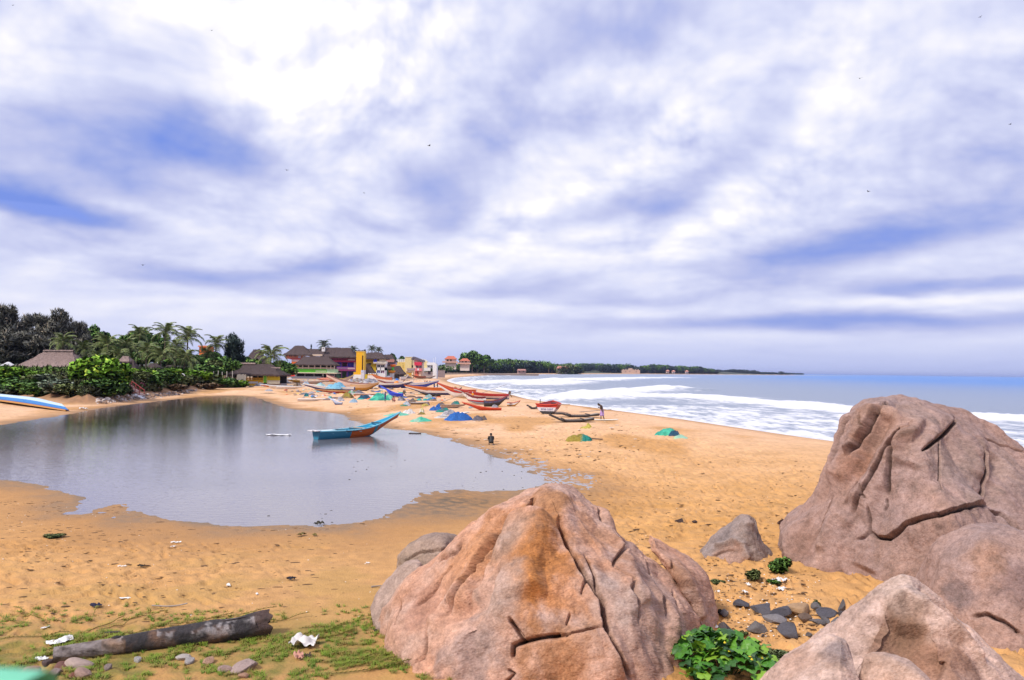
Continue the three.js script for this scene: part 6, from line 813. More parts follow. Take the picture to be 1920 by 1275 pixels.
boat('long boat banded orange, white and navy behind the bright blue one', 806, 740, 68, 172, 11, { bow: 0.4, hull: ink.navy, band: ink.white, stripe: ink.orange, inside: ink.ochre, rail: ink.orange, split: 0.5, len: 9.5, stem: ink.orange });
boat('slim dark canoe under the navy bottom of the long orange boat', 806, 743.5, 40, 180, 4, { bow: 0.9, hull: ink.black, band: ink.black, inside: ink.white, rail: ink.black, beam: 0.9 }, null, 'canoe');
boat('blue boat with white rail and bow to the right, people standing behind it', 788, 728, 52, 6, 8, { bow: 0.7, hull: ink.blue, band: ink.blue, stripe: ink.white, inside: ink.grey, rail: [0.30, 0.40, 0.62], len: 9 });
boat('navy boat with white rail behind the orange buoy', 742, 727.5, 42, 8, 7, { bow: 0.7, hull: ink.navy, band: ink.navy, stripe: ink.white, inside: ink.maroon, rail: ink.white, len: 8 });
boat('long slim scarlet raft boat with its bow curving up to the left', 903, 769.5, 74, 178, 4.2, { bow: 2.2, hull: [0.50, 0.05, 0.015], band: [0.55, 0.06, 0.015], inside: [0.5, 0.07, 0.03], rail: [0.6, 0.06, 0.02], beam: 1.0, rake: 0.22, thwarts: [0.3, 0.6], deck: 0.6 });
boat('grey plank canoe between the teal heap and the blue nets', 850, 765, 46, 2, 5, { bow: 0.3, hull: ink.grey, band: [0.46, 0.36, 0.32], inside: [0.5, 0.42, 0.4], rail: ink.wood, beam: 1.1, deck: 0.5 }, null, 'canoe');
boat('bright cobalt blue boat with its bow raised high to the left', 734, 744, 44, 168, 5.5, { bow: 2.3, hull: ink.vivid, band: ink.vivid, inside: [0.04, 0.06, 0.4], rail: ink.vivid, rake: 0.25, keelRise: 0.8, beam: 1.3 }, (g, S, o) => outboard(g, S, o));
boat('ochre wooden boat with a pale rail and dark keel, bow to the right', 684, 733, 54, 4, 10, { bow: 0.5, hull: [0.05, 0.03, 0.02], band: ink.ochre, stripe: [0.62, 0.40, 0.22], inside: ink.wood, rail: [0.60, 0.42, 0.28], split: 0.35 });
boat('big pale weathered boat with its stem high to the left before the green banded restaurant', 654, 729, 62, 166, 9, { bow: 1.6, hull: ink.wood, band: ink.pale, stripe: [0.66, 0.50, 0.46], inside: ink.wood, rail: ink.maroon, len: 11, split: 0.45 });
boat('navy and white boat covered by a light blue sheet', 616, 735, 64, 176, 8, { bow: 0.7, hull: ink.navy, band: ink.navy, stripe: ink.white, inside: ink.blue, rail: ink.white, split: 0.5, len: 10 }, (g, S, o) => inside(g, 'blue_sheet', S, 0.42, o.h * 0.85, 4.2, 1.0, cloth([0.22, 0.52, 0.72]), 3));
boat('flat red brown boat below the navy and white one', 630, 737.5, 48, 178, 4.5, { bow: 0.5, hull: [0.28, 0.06, 0.03], band: ink.red, stripe: ink.pale, inside: ink.white, rail: ink.ochre, len: 8 });
boat('white canoe lying alone nearer the pool', 584, 752, 50, 8, 3.6, { bow: 0.3, hull: ink.maroon, band: ink.white, inside: ink.white, rail: ink.white, deck: 0.8, split: 0.3 }, null, 'canoe');
boat('little blue and white skiff with its bow tipped up to the left', 628, 759, 28, 172, 4, { bow: 2.2, hull: ink.navy, band: [0.20, 0.34, 0.62], stripe: [0.6, 0.62, 0.72], inside: [0.45, 0.52, 0.7], rail: [0.5, 0.58, 0.75], rake: 0.3, keelRise: 0.8, thwarts: [0.4] }, null, 'skiff');
boat('white boat with an orange end before the long pavilion', 518, 728.5, 38, 176, 4.5, { bow: 0.5, hull: ink.white, band: ink.white, stripe: ink.white, inside: ink.pale, rail: ink.white, len: 7 }, (g, S) => part(g, 'orange_bow', [1, -1].map((s) => sheet(8, 4, (u, v) => { const q = S.P(lerp(0.8, 1, u), s * lerp(0.2, 1, v)); q[2] += s * 0.02; return q; })), paint(ink.orange)));
boat('second white boat, grey inside, right of the one with an orange end', 546, 729.5, 30, 4, 4, { bow: 0.3, hull: ink.white, band: ink.white, inside: ink.grey, rail: ink.white, len: 6 });
boat('yellow orange boat in front of the red house', 560, 718, 24, 178, 4, { bow: 0.4, hull: ink.ochre, band: [0.66, 0.32, 0.02], inside: ink.pale, rail: [0.7, 0.4, 0.05], len: 7 });
boat('pale boat in front of the grey low wall', 590, 719.5, 36, 2, 4.5, { bow: 0.4, hull: ink.grey, band: ink.pale, inside: [0.5, 0.5, 0.52], rail: ink.white, len: 8 });
boat('coral pink boat by the coral wall of the restaurant', 614, 716, 26, 176, 4, { bow: 0.5, hull: ink.pink, band: [0.66, 0.2, 0.14], inside: ink.pale, rail: [0.7, 0.3, 0.2], len: 7 });
boat('yellow bowed boat left of the white tower base', 646, 716, 20, 10, 5, { bow: 1.4, hull: ink.pale, band: [0.66, 0.48, 0.38], inside: [0.72, 0.55, 0.03], rail: [0.75, 0.55, 0.03], len: 6 });
boat('orange red boat before the white tower base', 716, 716, 24, 176, 7, { bow: 0.9, hull: [0.40, 0.10, 0.05], band: [0.60, 0.16, 0.06], inside: ink.ochre, rail: ink.orange, len: 7 });
boat('wide boat with a white rim and ochre inside behind the orange buoy', 731, 721.5, 30, 176, 7, { bow: 0.4, hull: ink.maroon, band: [0.3, 0.22, 0.28], stripe: ink.white, inside: [0.50, 0.26, 0.06], rail: [0.74, 0.6, 0.5], len: 7.5, deck: 0.55 });
boat('brown boat drawn up below the pink house', 785, 710, 24, 178, 4, { bow: 0.6, hull: ink.wood, band: ink.maroon, inside: ink.wood, rail: ink.ochre, len: 7 }); boat('dark boat drawn up below the white house', 806, 710, 18, 4, 3.5, { bow: 0.6, hull: ink.black, band: ink.grey, inside: ink.wood, rail: ink.pale, len: 6 }); boat('white sterned boat standing on end by the thatched stall', 758, 714, 10, 60, 6, { bow: 0.8, hull: ink.pale, band: ink.white, inside: ink.wood, rail: ink.white, len: 5 });
boat('slim grey canoe beside the mound of brown net', 786, 758, 32, 3, 3, { bow: 0.3, hull: ink.black, band: ink.grey, inside: [0.55, 0.48, 0.45], rail: ink.grey, deck: 0.7, beam: 0.8 }, null, 'canoe'); boat('white slender canoe pointing right beside the grey blue nets', 866, 777, 28, 0, 3, { bow: 0.5, hull: ink.black, band: ink.white, inside: [0.6, 0.6, 0.65], rail: ink.white, beam: 0.8, deck: 0.6 }, null, 'canoe'); boat('thin pale canoe behind the dark blue heap', 690, 741, 52, 4, 2.4, { bow: 0.5, hull: ink.maroon, band: ink.pale, inside: ink.white, rail: ink.pale, beam: 0.9, deck: 0.7 }, null, 'canoe');
for (const [x, y, dx, dy, l] of [[760, 742, 4.2, 0.8, 'long pole slanting up behind the bright cobalt boat'], [846, 733, 5.5, 2.2, 'thin pole raised over the waves beside the leaning person in black'], [900, 740, 5.0, 1.8, 'thin fishing pole raised behind the white capped person'], [828, 757, 3.6, 1.4, 'grey pole rising from the brown mound to the right'], [872, 788, -2.6, 0.15, 'brown pole lying left of the royal blue tarpaulin'], [640, 728, 3.8, 1.9, 'pale pole leaning over the navy and white boat']]) { const p = hit(x, y); single('wooden_pole', l, 'pole', bar(V(0, 0.2, 0), V(dx, 0.2 + dy, -0.6), 0.05, 0.03), woodGrey, p); }
{ const p = hit(744, 726), g = new THREE.SphereGeometry(0.75, 18, 12); g.scale(0.85, 1, 0.8); g.rotateZ(-0.4); g.translate(0, 0.8, 0.8); single('orange_buoy', 'bright orange buoy standing against the navy boat', 'buoy', g, paint([0.80, 0.24, 0.01]), p); }
// nets, sacks and tarpaulins on the sand
const N = { dkBlue: [0.02, 0.09, 0.17], teal: [0.02, 0.30, 0.26], mint: [0.10, 0.66, 0.46], mintPale: [0.42, 0.74, 0.58], blue: [0.03, 0.16, 0.55], olive: [0.34, 0.27, 0.05], slate: [0.16, 0.15, 0.19], pale: [0.62, 0.62, 0.68], grey: [0.36, 0.36, 0.42], brown: [0.24, 0.16, 0.11], green: [0.05, 0.42, 0.16], sky: [0.32, 0.50, 0.68], yellow: [0.68, 0.58, 0.12], white: [0.78, 0.77, 0.78] };
const H = (label, x, y, w, h, a, b, o, n = 'net_heap', c = 'net heap') => heap(n, label, x, y, w, h, N[a], N[b ?? a], o, c);
H('big round bundle, olive at its left half and teal at its right, on open sand', 1090, 828, 41, 14, 'olive', 'teal', { split: 0.5, peak: 2.2, d: 0.55 }, 'net_bundle', 'net bundle');
single('driftwood_stick', 'brown stick beside the olive and teal bundle', 'stick', [bar(V(-0.5, 0.1, 0), V(0.5, 0.05, 0.2), 0.05)], wood, hit(1116, 824));
H('flat olive pile with a pointed lump near the rafts', 1100, 803, 21, 5, 'olive', 'yellow'); H('pointed yellowish lump on the flat olive pile', 1104, 801, 12, 9, 'yellow', 'olive', { peak: 0.8 });
H('bright green net heap, left of the three near the surf', 1254, 817, 38, 12, 'mint', 'teal', { peak: 1.4 }); H('dark blue net heap in the middle of the three near the surf', 1266, 818, 22, 12, 'dkBlue', 'slate', { peak: 1.2 }); H('pale green and yellow heap, rightmost of the three near the surf', 1277, 822, 30, 8, 'mintPale', 'yellow', { peak: 1.3 });
H('large royal blue tarpaulin mound in front of the nets', 860, 789, 46, 15, 'blue', 'blue', { peak: 1.1 }, 'tarpaulin_mound', 'tarpaulin'); H('dark slate sack in front of the scarlet raft', 896, 789, 18, 9, 'slate', 'slate', { peak: 1.9 }, 'sack', 'sack'); H('small brown sack touching the dark slate one', 906, 787.5, 13, 7, 'brown', 'slate', { peak: 1.9 }, 'sack', 'sack');
H('bright mint green net spread right of the canoe bow', 789, 791, 40, 9, 'mintPale', 'mint', { peak: 0.6, d: 1 }); H('pale mint net spread behind the canoe bow', 745, 780, 44, 6, 'mintPale', 'mint', { peak: 0.6, d: 1 }); H('white sheet mound behind the canoe bow', 766, 776, 20, 9, 'white', 'white', { peak: 1.2 }, 'tarpaulin_mound', 'tarpaulin');
H('yellow and white tied bundle standing on the sand', 791, 777, 9, 13, 'yellow', 'white', { peak: 1.6 }, 'net_bundle', 'net bundle'); H('dark lump at the foot of the yellow and white bundle', 790, 777.5, 15, 5, 'brown', 'olive'); H('blue heap at the left end of the mixed nets', 811, 770, 14, 8, 'blue', 'slate'); H('blue topped heap second from the left in the mixed nets', 821, 769, 12, 11, 'blue', 'blue'); H('dark green and black net tangle in the mixed nets', 832, 773, 28, 8, 'slate', 'teal'); H('grey blue mound of net in front of the slender canoe', 842, 778, 28, 9, 'pale', 'grey', { peak: 1.3 }); H('small bright blue net at the right of the grey blue mound', 858, 777, 10, 6, 'sky', 'blue'); H('white sheet spread in front of the mixed nets', 832, 784, 30, 7, 'white', 'pale', { peak: 0.8 }, 'tarpaulin_mound', 'tarpaulin');
H('teal net heap behind the grey plank canoe', 854, 761, 18, 9, 'teal', 'slate', { peak: 1.2 }); H('brown net heap left of the teal one', 826, 761, 16, 7, 'brown', 'slate'); H('teal net laid along the scarlet raft boat', 889, 765, 20, 6, 'teal', 'grey', { peak: 1.0 }); H('round grey sack on the right end of the scarlet raft boat', 928, 767, 13, 8, 'grey', 'slate', { peak: 2.2 }, 'sack', 'sack');
H('dark blue net heap at the left of the mint tarpaulin', 682, 748, 22, 7, 'dkBlue', 'dkBlue', { peak: 1.5 }); H('large bright mint tarpaulin draped over gear', 712, 751, 38, 13, 'mint', 'teal', { peak: 0.9 }, 'tarpaulin_mound', 'tarpaulin'); H('white and mint striped net beside the man in blue', 729, 750, 18, 10, 'mintPale', 'mint', { peak: 1 }); H('half round grey mound right of the squatting person', 752, 751.5, 13, 7.5, 'grey', 'slate', { peak: 2 }); H('brown net mound behind the slim grey canoe', 771, 756.5, 17, 8, 'brown', 'slate', { peak: 1.2 }); H('light blue and white heap at the end of the slim grey canoe', 762, 761, 14, 9, 'pale', 'sky', { peak: 0.9 }); H('dark green base net under the light blue heap', 756, 761.6, 16, 4, 'olive', 'teal'); H('tan lump of net at the right end of the slim grey canoe', 796, 761.6, 14, 5, 'brown', 'yellow'); H('grey mound at the right end of the slim grey canoe', 801, 760, 10, 7, 'grey', 'brown', { peak: 1.6 });
H('teal and white net lying under the slim dark canoe', 803, 745.6, 17, 6, 'teal', 'pale'); H('pale blue heap left of the mint tarpaulin', 662, 755, 15, 6.5, 'sky', 'pale'); H('brown and tan roll of net right of the bluish skiff', 651, 746.5, 20, 9, 'brown', 'olive', { peak: 1.6 }); H('grey tarpaulin lump above the bluish skiff', 637, 752, 14, 8, 'grey', 'pale'); H('green edged grey net heap by the ochre boat', 658, 740, 20, 7, 'green', 'pale'); H('grey net tangle right of the green edged heap', 671, 738, 20, 6, 'grey', 'slate'); H('teal and blue net heap left of the flat red brown boat', 598, 735, 12, 6, 'teal', 'sky'); H('dark teal sack on bare sand', 574, 743.5, 9, 5.5, 'dkBlue', 'teal', { peak: 1.8 }, 'sack', 'sack'); H('grey net strip behind the dark teal sack', 569, 740, 22, 4, 'grey', 'slate'); H('small pale grey net near the dark teal sack', 583, 737.5, 12, 3.5, 'pale', 'grey'); H('low bluish grey heap alone near the far end of the pool', 503, 733.5, 14, 4, 'grey', 'pale'); H('dark brown log of net on the sand near the pool', 505, 738, 30, 1.8, 'brown', 'brown', { d: 0.1 }); H('white sheet bundle between the white boats', 522, 729, 10, 4.5, 'white', 'pale', {}, 'tarpaulin_mound', 'tarpaulin');
[[486, 724, 20, 6, 'slate', 'grey', 'dark net pile before the plinth of the pavilion'], [498, 725, 18, 5, 'grey', 'slate', 'grey net pile before the green door'], [470, 726, 12, 3, 'brown', 'pale', 'brown rubbish at the left end of the pavilion'], [530, 719, 24, 7, 'brown', 'pale', 'brownish net pile right of the pavilion'], [542, 714, 16, 6, 'pale', 'grey', 'pale purplish tarpaulin before the red house'], [556, 724, 16, 6, 'brown', 'slate', 'red brown net pile behind the white boats'], [573, 721.5, 14, 6, 'sky', 'grey', 'bluish net pile left of the navy boat'], [600, 724, 16, 6, 'mintPale', 'sky', 'pale turquoise net behind the navy boat'], [668, 716, 26, 7, 'brown', 'grey', 'brown clutter before the white tower base'], [692, 717, 30, 8, 'grey', 'slate', 'grey clutter of nets before the crenellated wall'], [700, 725, 24, 9, 'grey', 'pale', 'grey dome of net above the ochre boat'], [680, 722, 24, 8, 'pale', 'brown', 'pinkish pale net above the ochre boat'], [657, 722, 12, 5, 'sky', 'blue', 'light blue sheet by the big pale boat'], [744, 714.5, 10, 5, 'blue', 'blue', 'royal blue tarpaulin before the thatched stall'], [727, 711.5, 20, 6, 'slate', 'grey', 'grey brown heap before the juice stand'], [741, 719.5, 16, 5, 'sky', 'pale', 'pale blue cover behind the wide boat'], [765, 709.5, 16, 4, 'slate', 'brown', 'dark clutter before the orange kiosk'], [773, 723, 22, 6, 'brown', 'pale', 'brown net tangle behind the navy boat bow']].forEach(([x, y, w, h, a, b, l]) => H(l, x, y, w, h, a, b));
// ---------------------------------------------------------------- people
function blob(bones, k = 0.035, res = 46) {                    // one skin over tapered bones, joined by a smooth minimum
  const lo = V(1e9, 1e9, 1e9), hi = V(-1e9, -1e9, -1e9); for (const [a, b, ra, rb] of bones) for (const [p, r] of [[a, ra], [b, rb]]) { lo.min(V(p[0] - r, p[1] - r, p[2] - r)); hi.max(V(p[0] + r, p[1] + r, p[2] + r)); }
  const c = lo.clone().add(hi).multiplyScalar(0.5), half = Math.max(hi.x - lo.x, hi.y - lo.y, hi.z - lo.z) / 2 * 1.12;
  const mc = new MarchingCubes(res, new THREE.MeshBasicMaterial(), false, false, 60000); mc.isolation = 0;
  for (let z = 0, i = 0; z < res; z++) for (let y = 0; y < res; y++) for (let x = 0; x < res; x++, i++) {
    const X = c.x + (x - res / 2) / (res / 2) * half, Y = c.y + (y - res / 2) / (res / 2) * half, Z = c.z + (z - res / 2) / (res / 2) * half; let d = 9;
    for (const [a, b, ra, rb] of bones) { const ex = b[0] - a[0], ey = b[1] - a[1], ez = b[2] - a[2], t = clamp(((X - a[0]) * ex + (Y - a[1]) * ey + (Z - a[2]) * ez) / (ex * ex + ey * ey + ez * ez || 1e-6)), q = Math.hypot(X - a[0] - t * ex, Y - a[1] - t * ey, Z - a[2] - t * ez) - lerp(ra, rb, t); const h = Math.max(k - Math.abs(d - q), 0) / k; d = Math.min(d, q) - h * h * k * 0.25; }
    mc.field[i] = -d;
  }
  mc.update(); const n = mc.count, g = new THREE.BufferGeometry(), p = new Float32Array(n * 3), nn = new Float32Array(n * 3);
  for (let i = 0; i < n; i++) { p[i * 3] = mc.positionArray[i * 3] * half + c.x; p[i * 3 + 1] = mc.positionArray[i * 3 + 1] * half + c.y; p[i * 3 + 2] = mc.positionArray[i * 3 + 2] * half + c.z; }
  nn.set(mc.normalArray.subarray(0, n * 3)); g.setAttribute('position', new THREE.BufferAttribute(p, 3)); g.setAttribute('normal', new THREE.BufferAttribute(nn, 3)); g.setAttribute('uv', new THREE.BufferAttribute(new Float32Array(n * 2), 2)); return g;
}
const skin = mat([0.07, 0.04, 0.028], { roughness: 0.6 }), hairMat = mat([0.012, 0.011, 0.012], { roughness: 0.7 });
// joints of a figure; +x is ahead of it, feet at y = 0
const POSES = {
  bowed: { pel: [0, 0.90, 0], chest: [0.10, 1.28, 0], neck: [0.20, 1.43, 0], head: [0.30, 1.46, 0], knee: [[0.10, 0.48, 0.10], [-0.06, 0.48, -0.10]], foot: [[0.10, 0.05, 0.13], [-0.20, 0.05, -0.12]], elbow: [[0.14, 1.10, 0.22], [0.16, 1.10, -0.20]], hand: [[0.32, 1.18, 0.10], [0.33, 1.20, -0.06]] },
  stand: { pel: [0, 0.92, 0], chest: [0.01, 1.30, 0], neck: [0.02, 1.47, 0], head: [0.04, 1.58, 0], knee: [[0.02, 0.48, 0.10], [0.0, 0.48, -0.10]], foot: [[0, 0.05, 0.11], [-0.04, 0.05, -0.11]], elbow: [[0.0, 1.12, 0.25], [0.0, 1.12, -0.25]], hand: [[0.08, 0.86, 0.25], [0.06, 0.86, -0.25]] },
  lean: { pel: [0, 0.90, 0], chest: [0.22, 1.22, 0], neck: [0.33, 1.34, 0], head: [0.42, 1.40, 0], knee: [[0.06, 0.48, 0.10], [-0.02, 0.48, -0.10]], foot: [[0.02, 0.05, 0.12], [-0.12, 0.05, -0.12]], elbow: [[0.34, 1.02, 0.22], [0.34, 1.02, -0.22]], hand: [[0.52, 0.86, 0.14], [0.52, 0.86, -0.14]] },
  crouch: { pel: [-0.10, 0.26, 0], chest: [0.10, 0.56, 0], neck: [0.17, 0.70, 0], head: [0.22, 0.80, 0], knee: [[0.26, 0.52, 0.17], [0.26, 0.50, -0.17]], foot: [[0.06, 0.05, 0.17], [0.06, 0.05, -0.17]], elbow: [[0.28, 0.46, 0.24], [0.28, 0.46, -0.24]], hand: [[0.40, 0.30, 0.10], [0.38, 0.28, -0.08]] },
};
function fingers(w, h) { const d = V(h[0] - w[0], h[1] - w[1], h[2] - w[2]).normalize(), s = V(0, 0, 1).cross(d).normalize(), out = []; for (let i = 0; i < 4; i++) { const o = V(...h).addScaledVector(s, (i - 1.5) * 0.02).addScaledVector(d, 0.02), m = o.clone().addScaledVector(d, 0.035), e = m.clone().addScaledVector(d, [0.022, 0.03, 0.027, 0.018][i]).add(V(0.008, -0.006, 0)); out.push([o.toArray(), m.toArray(), 0.0095, 0.009], [m.toArray(), e.toArray(), 0.009, 0.0075]); } const t0 = V(...h).addScaledVector(d, -0.03).addScaledVector(s, 0.035), t1 = t0.clone().addScaledVector(s, 0.025).addScaledVector(d, 0.03); out.push([t0.toArray(), t1.toArray(), 0.011, 0.009]); return out; }
function figure(g, pose, { top, bottom, long = true, cap } = {}) {
  const J = POSES[pose], sh = (s) => [J.chest[0] + (J.neck[0] - J.chest[0]) * 0.55, J.chest[1] + (J.neck[1] - J.chest[1]) * 0.55, s * 0.17], hip = (s) => [J.pel[0], J.pel[1] - 0.02, s * 0.09];
  const limbs = [], legs = [], sleeves = []; [1, -1].forEach((s, i) => { const f = J.foot[i]; legs.push([hip(s), J.knee[i], 0.082, 0.058], [J.knee[i], f, 0.056, 0.036]); limbs.push([f, [f[0] + 0.16, 0.03, f[2] + 0.02 * s], 0.036, 0.024], [sh(s), J.elbow[i], 0.052, 0.04], [J.elbow[i], J.hand[i], 0.038, 0.026], [J.hand[i], [J.hand[i][0] + 0.01, J.hand[i][1] - 0.03, J.hand[i][2]], 0.034, 0.03]); sleeves.push([sh(s), J.elbow[i], 0.064, 0.058]); });
  const torso = [[J.pel, J.chest, 0.125, 0.135], [[J.pel[0], J.pel[1], -0.05], [J.pel[0], J.pel[1], 0.05], 0.11, 0.11], [sh(1), sh(-1), 0.075, 0.075], [J.chest, J.neck, 0.12, 0.055], [J.neck, J.head, 0.052, 0.05]];
  const hd = J.head, up = V(hd[0] - J.neck[0], hd[1] - J.neck[1], 0).normalize(), top2 = [hd[0] + up.x * 0.07, hd[1] + up.y * 0.07 , 0], fw = V(up.y, -up.x, 0);
  const head = [[hd, top2, 0.085, 0.095], [[hd[0] + fw.x * 0.03, hd[1] + fw.y * 0.03 - 0.02, 0], [hd[0] + fw.x * 0.05, hd[1] + fw.y * 0.05 - 0.045, 0], 0.06, 0.045], [[hd[0] + fw.x * 0.09, hd[1] + fw.y * 0.09 + 0.03, 0], [hd[0] + fw.x * 0.105, hd[1] + fw.y * 0.105 + 0.005, 0], 0.014, 0.018], [[hd[0], hd[1] + 0.02, 0.085], [hd[0], hd[1] + 0.05, 0.09], 0.02, 0.02], [[hd[0], hd[1] + 0.02, -0.085], [hd[0], hd[1] + 0.05, -0.09], 0.02, 0.02]];
  const hands = mergeAll(J.hand.map((h, i) => blob([[[h[0], h[1], h[2]], [h[0] + 0.012, h[1] - 0.03, h[2]], 0.026, 0.03], ...fingers(J.elbow[i], h)], 0.01, 26)));
  part(g, 'body', mergeAll([blob([...torso, ...legs, ...limbs, ...head], 0.04, 46), hands]), skin);
  part(g, 'hair', blob([[[hd[0] - fw.x * 0.025 + up.x * 0.05, hd[1] - fw.y * 0.025 + up.y * 0.05, 0], [top2[0] - fw.x * 0.02, top2[1] - fw.y * 0.02 + 0.012, 0], 0.088, 0.096]], 0.02, 26), cap ? cap : hairMat);
  if (top) part(g, 'shirt', blob([[J.pel, J.chest, 0.142, 0.152], [sh(1), sh(-1), 0.09, 0.09], ...sleeves], 0.05, 30), top);
  if (bottom) {
    if (pose === 'crouch' || !long) part(g, 'trousers', blob([[hip(1), J.knee[0], 0.10, 0.075], [hip(-1), J.knee[1], 0.10, 0.075], [[J.pel[0], J.pel[1], -0.06], [J.pel[0], J.pel[1], 0.06], 0.125, 0.125], ...(pose === 'crouch' ? [] : [[J.knee[0], J.foot[0], 0.07, 0.055], [J.knee[1], J.foot[1], 0.07, 0.055]])], 0.04, 30), bottom);
    else part(g, 'lungi', sheet(36, 10, (u, v) => { const a = u * 2 * Math.PI, y = lerp(J.pel[1] + 0.08, 0.42, v), r = lerp(0.142, 0.20, v) * (1 + 0.06 * v * Math.sin(a * 7)); return [lerp(J.pel[0], (J.knee[0][0] + J.knee[1][0]) / 2, v) + r * 1.05 * Math.cos(a), y, r * Math.sin(a)]; }, null, [1, 1]), bottom);
  }
}
const plaid = (() => { const t = tex(128, (u, v) => { const a = (Math.floor(u * 16) % 2) * 0.35 + (Math.floor(v * 8) % 2) * 0.3; return [0.86 - a * 0.5, 0.78 - a * 0.75, 0.92 - a * 0.45]; }, { srgb: true }); return mat([0.8, 0.8, 0.8], { roughness: 0.9, map: t }); })();
function person(label, px, py, hPx, yaw, pose, look = {}, name = 'person') { const p = hit(px, py), k = -p.z / F, tall = { bowed: 1.58, stand: 1.72, lean: 1.55, crouch: 0.94 }[pose], g = thing(name, label, 'person', p, yaw); figure(g, pose, look); const s = clamp(hPx * k / tall, 0.75, 1.3); g.scale.setScalar(s); return g; }
person('person in a checked lungi standing bowed on a white board near the surf', 1129, 787.5, 31, Math.PI * 0.98, 'bowed', { bottom: plaid });
{ const p = hit(1128, 788.5), g = sheet(30, 8, (u, v) => { const x = lerp(-1.6, 1.6, u), w = 0.26 * Math.sqrt(Math.max(0, 1 - Math.pow(Math.abs(u * 2 - 1), 3))), a = v * 2 * Math.PI; return [x, 0.06 + 0.05 * Math.sin(a) + 0.05 * Math.pow(u * 2 - 1, 2), w * Math.cos(a)]; }); single('white_board', 'white plank like board under the bowed person', 'board', g, paint([0.76, 0.74, 0.66]), p, 0.12); }
person('dark clothed person crouching alone at the muddy edge of the pool', 921, 834, 21, Math.PI * 0.55, 'crouch', { top: paint([0.014, 0.013, 0.015]), bottom: paint([0.012, 0.012, 0.015]) });
person('person in a blue dress bending over the mint tarpaulin', 722, 752.5, 18, 0.4, 'stand', { top: paint([0.03, 0.05, 0.16]), bottom: paint([0.03, 0.09, 0.26]) });
person('squatting person in a pink and dark cloth beside the mint tarpaulin', 739, 754, 11, 2.4, 'crouch', { top: paint([0.45, 0.16, 0.14]), bottom: paint([0.16, 0.05, 0.05]) });
person('person in an orange yellow shirt and white cap among the white boats', 886, 752, 17, 0.8, 'stand', { top: paint([0.70, 0.30, 0.02]), bottom: paint([0.3, 0.05, 0.04]), cap: paint([0.75, 0.74, 0.76]) });
person('person in black leaning over the orange sided boat', 860, 742, 16, 0.2, 'lean', { top: paint([0.02, 0.02, 0.025]), bottom: paint([0.05, 0.05, 0.07]) });
person('dark haired person leaning at the bow of the orange banded boat, right one', 840, 737, 14, 2.8, 'lean', { top: paint([0.06, 0.03, 0.035]), bottom: paint([0.03, 0.03, 0.04]) }); person('dark person standing at the bow of the orange banded boat, left one', 834, 736, 14, 2.9, 'lean', { top: paint([0.03, 0.03, 0.035]), bottom: paint([0.06, 0.04, 0.04]) });
person('person in navy standing at the water behind the blue boat bow', 814, 727.5, 9.5, 1.2, 'stand', { top: paint([0.02, 0.03, 0.10]), bottom: paint([0.02, 0.02, 0.06]), long: false }); person('dark person standing alone by the water right of the blue boat bow', 820, 727.5, 9, 1.2, 'stand', { top: paint([0.03, 0.03, 0.05]), bottom: paint([0.02, 0.02, 0.03]), long: false });
person('person in dark red at the left of the small group behind the blue boat', 796.5, 722, 9, 0.4, 'stand', { top: paint([0.12, 0.03, 0.04]), bottom: paint([0.03, 0.02, 0.03]), long: false }); person('person in black, middle of the small group behind the blue boat', 800.5, 722, 9, 0.8, 'stand', { top: paint([0.02, 0.02, 0.03]), bottom: paint([0.02, 0.02, 0.03]), long: false }); person('person in slate blue, right of the small group behind the blue boat', 806, 722.5, 9, 1.4, 'stand', { top: paint([0.05, 0.07, 0.14]), bottom: paint([0.02, 0.02, 0.04]), long: false });
person('person leaning over the navy boat behind the orange buoy, left one', 769, 726, 10, 0.3, 'lean', { top: paint([0.04, 0.03, 0.03]), bottom: paint([0.03, 0.03, 0.03]) }); person('person leaning over the navy boat, right one', 776, 727, 10, 2.8, 'lean', { top: paint([0.02, 0.02, 0.02]), bottom: paint([0.03, 0.03, 0.03]) });
person('person in black standing at the second white boat', 557, 727.5, 8, 0.5, 'stand', { top: paint([0.02, 0.02, 0.02]), bottom: paint([0.02, 0.02, 0.02]), long: false }); person('person in black sitting low before the ochre boat bow', 675, 730, 7.5, 0.5, 'crouch', { top: paint([0.02, 0.02, 0.025]), bottom: paint([0.02, 0.02, 0.02]) });
single('net_bundle', 'pale rolled net bundle between the two dark leaning people', 'net bundle', heapGeo(1.8, 1.2, 1.3, 4.2, N.grey, N.olive, { peak: 1.6 }), tintedNet, hit(853, 741));

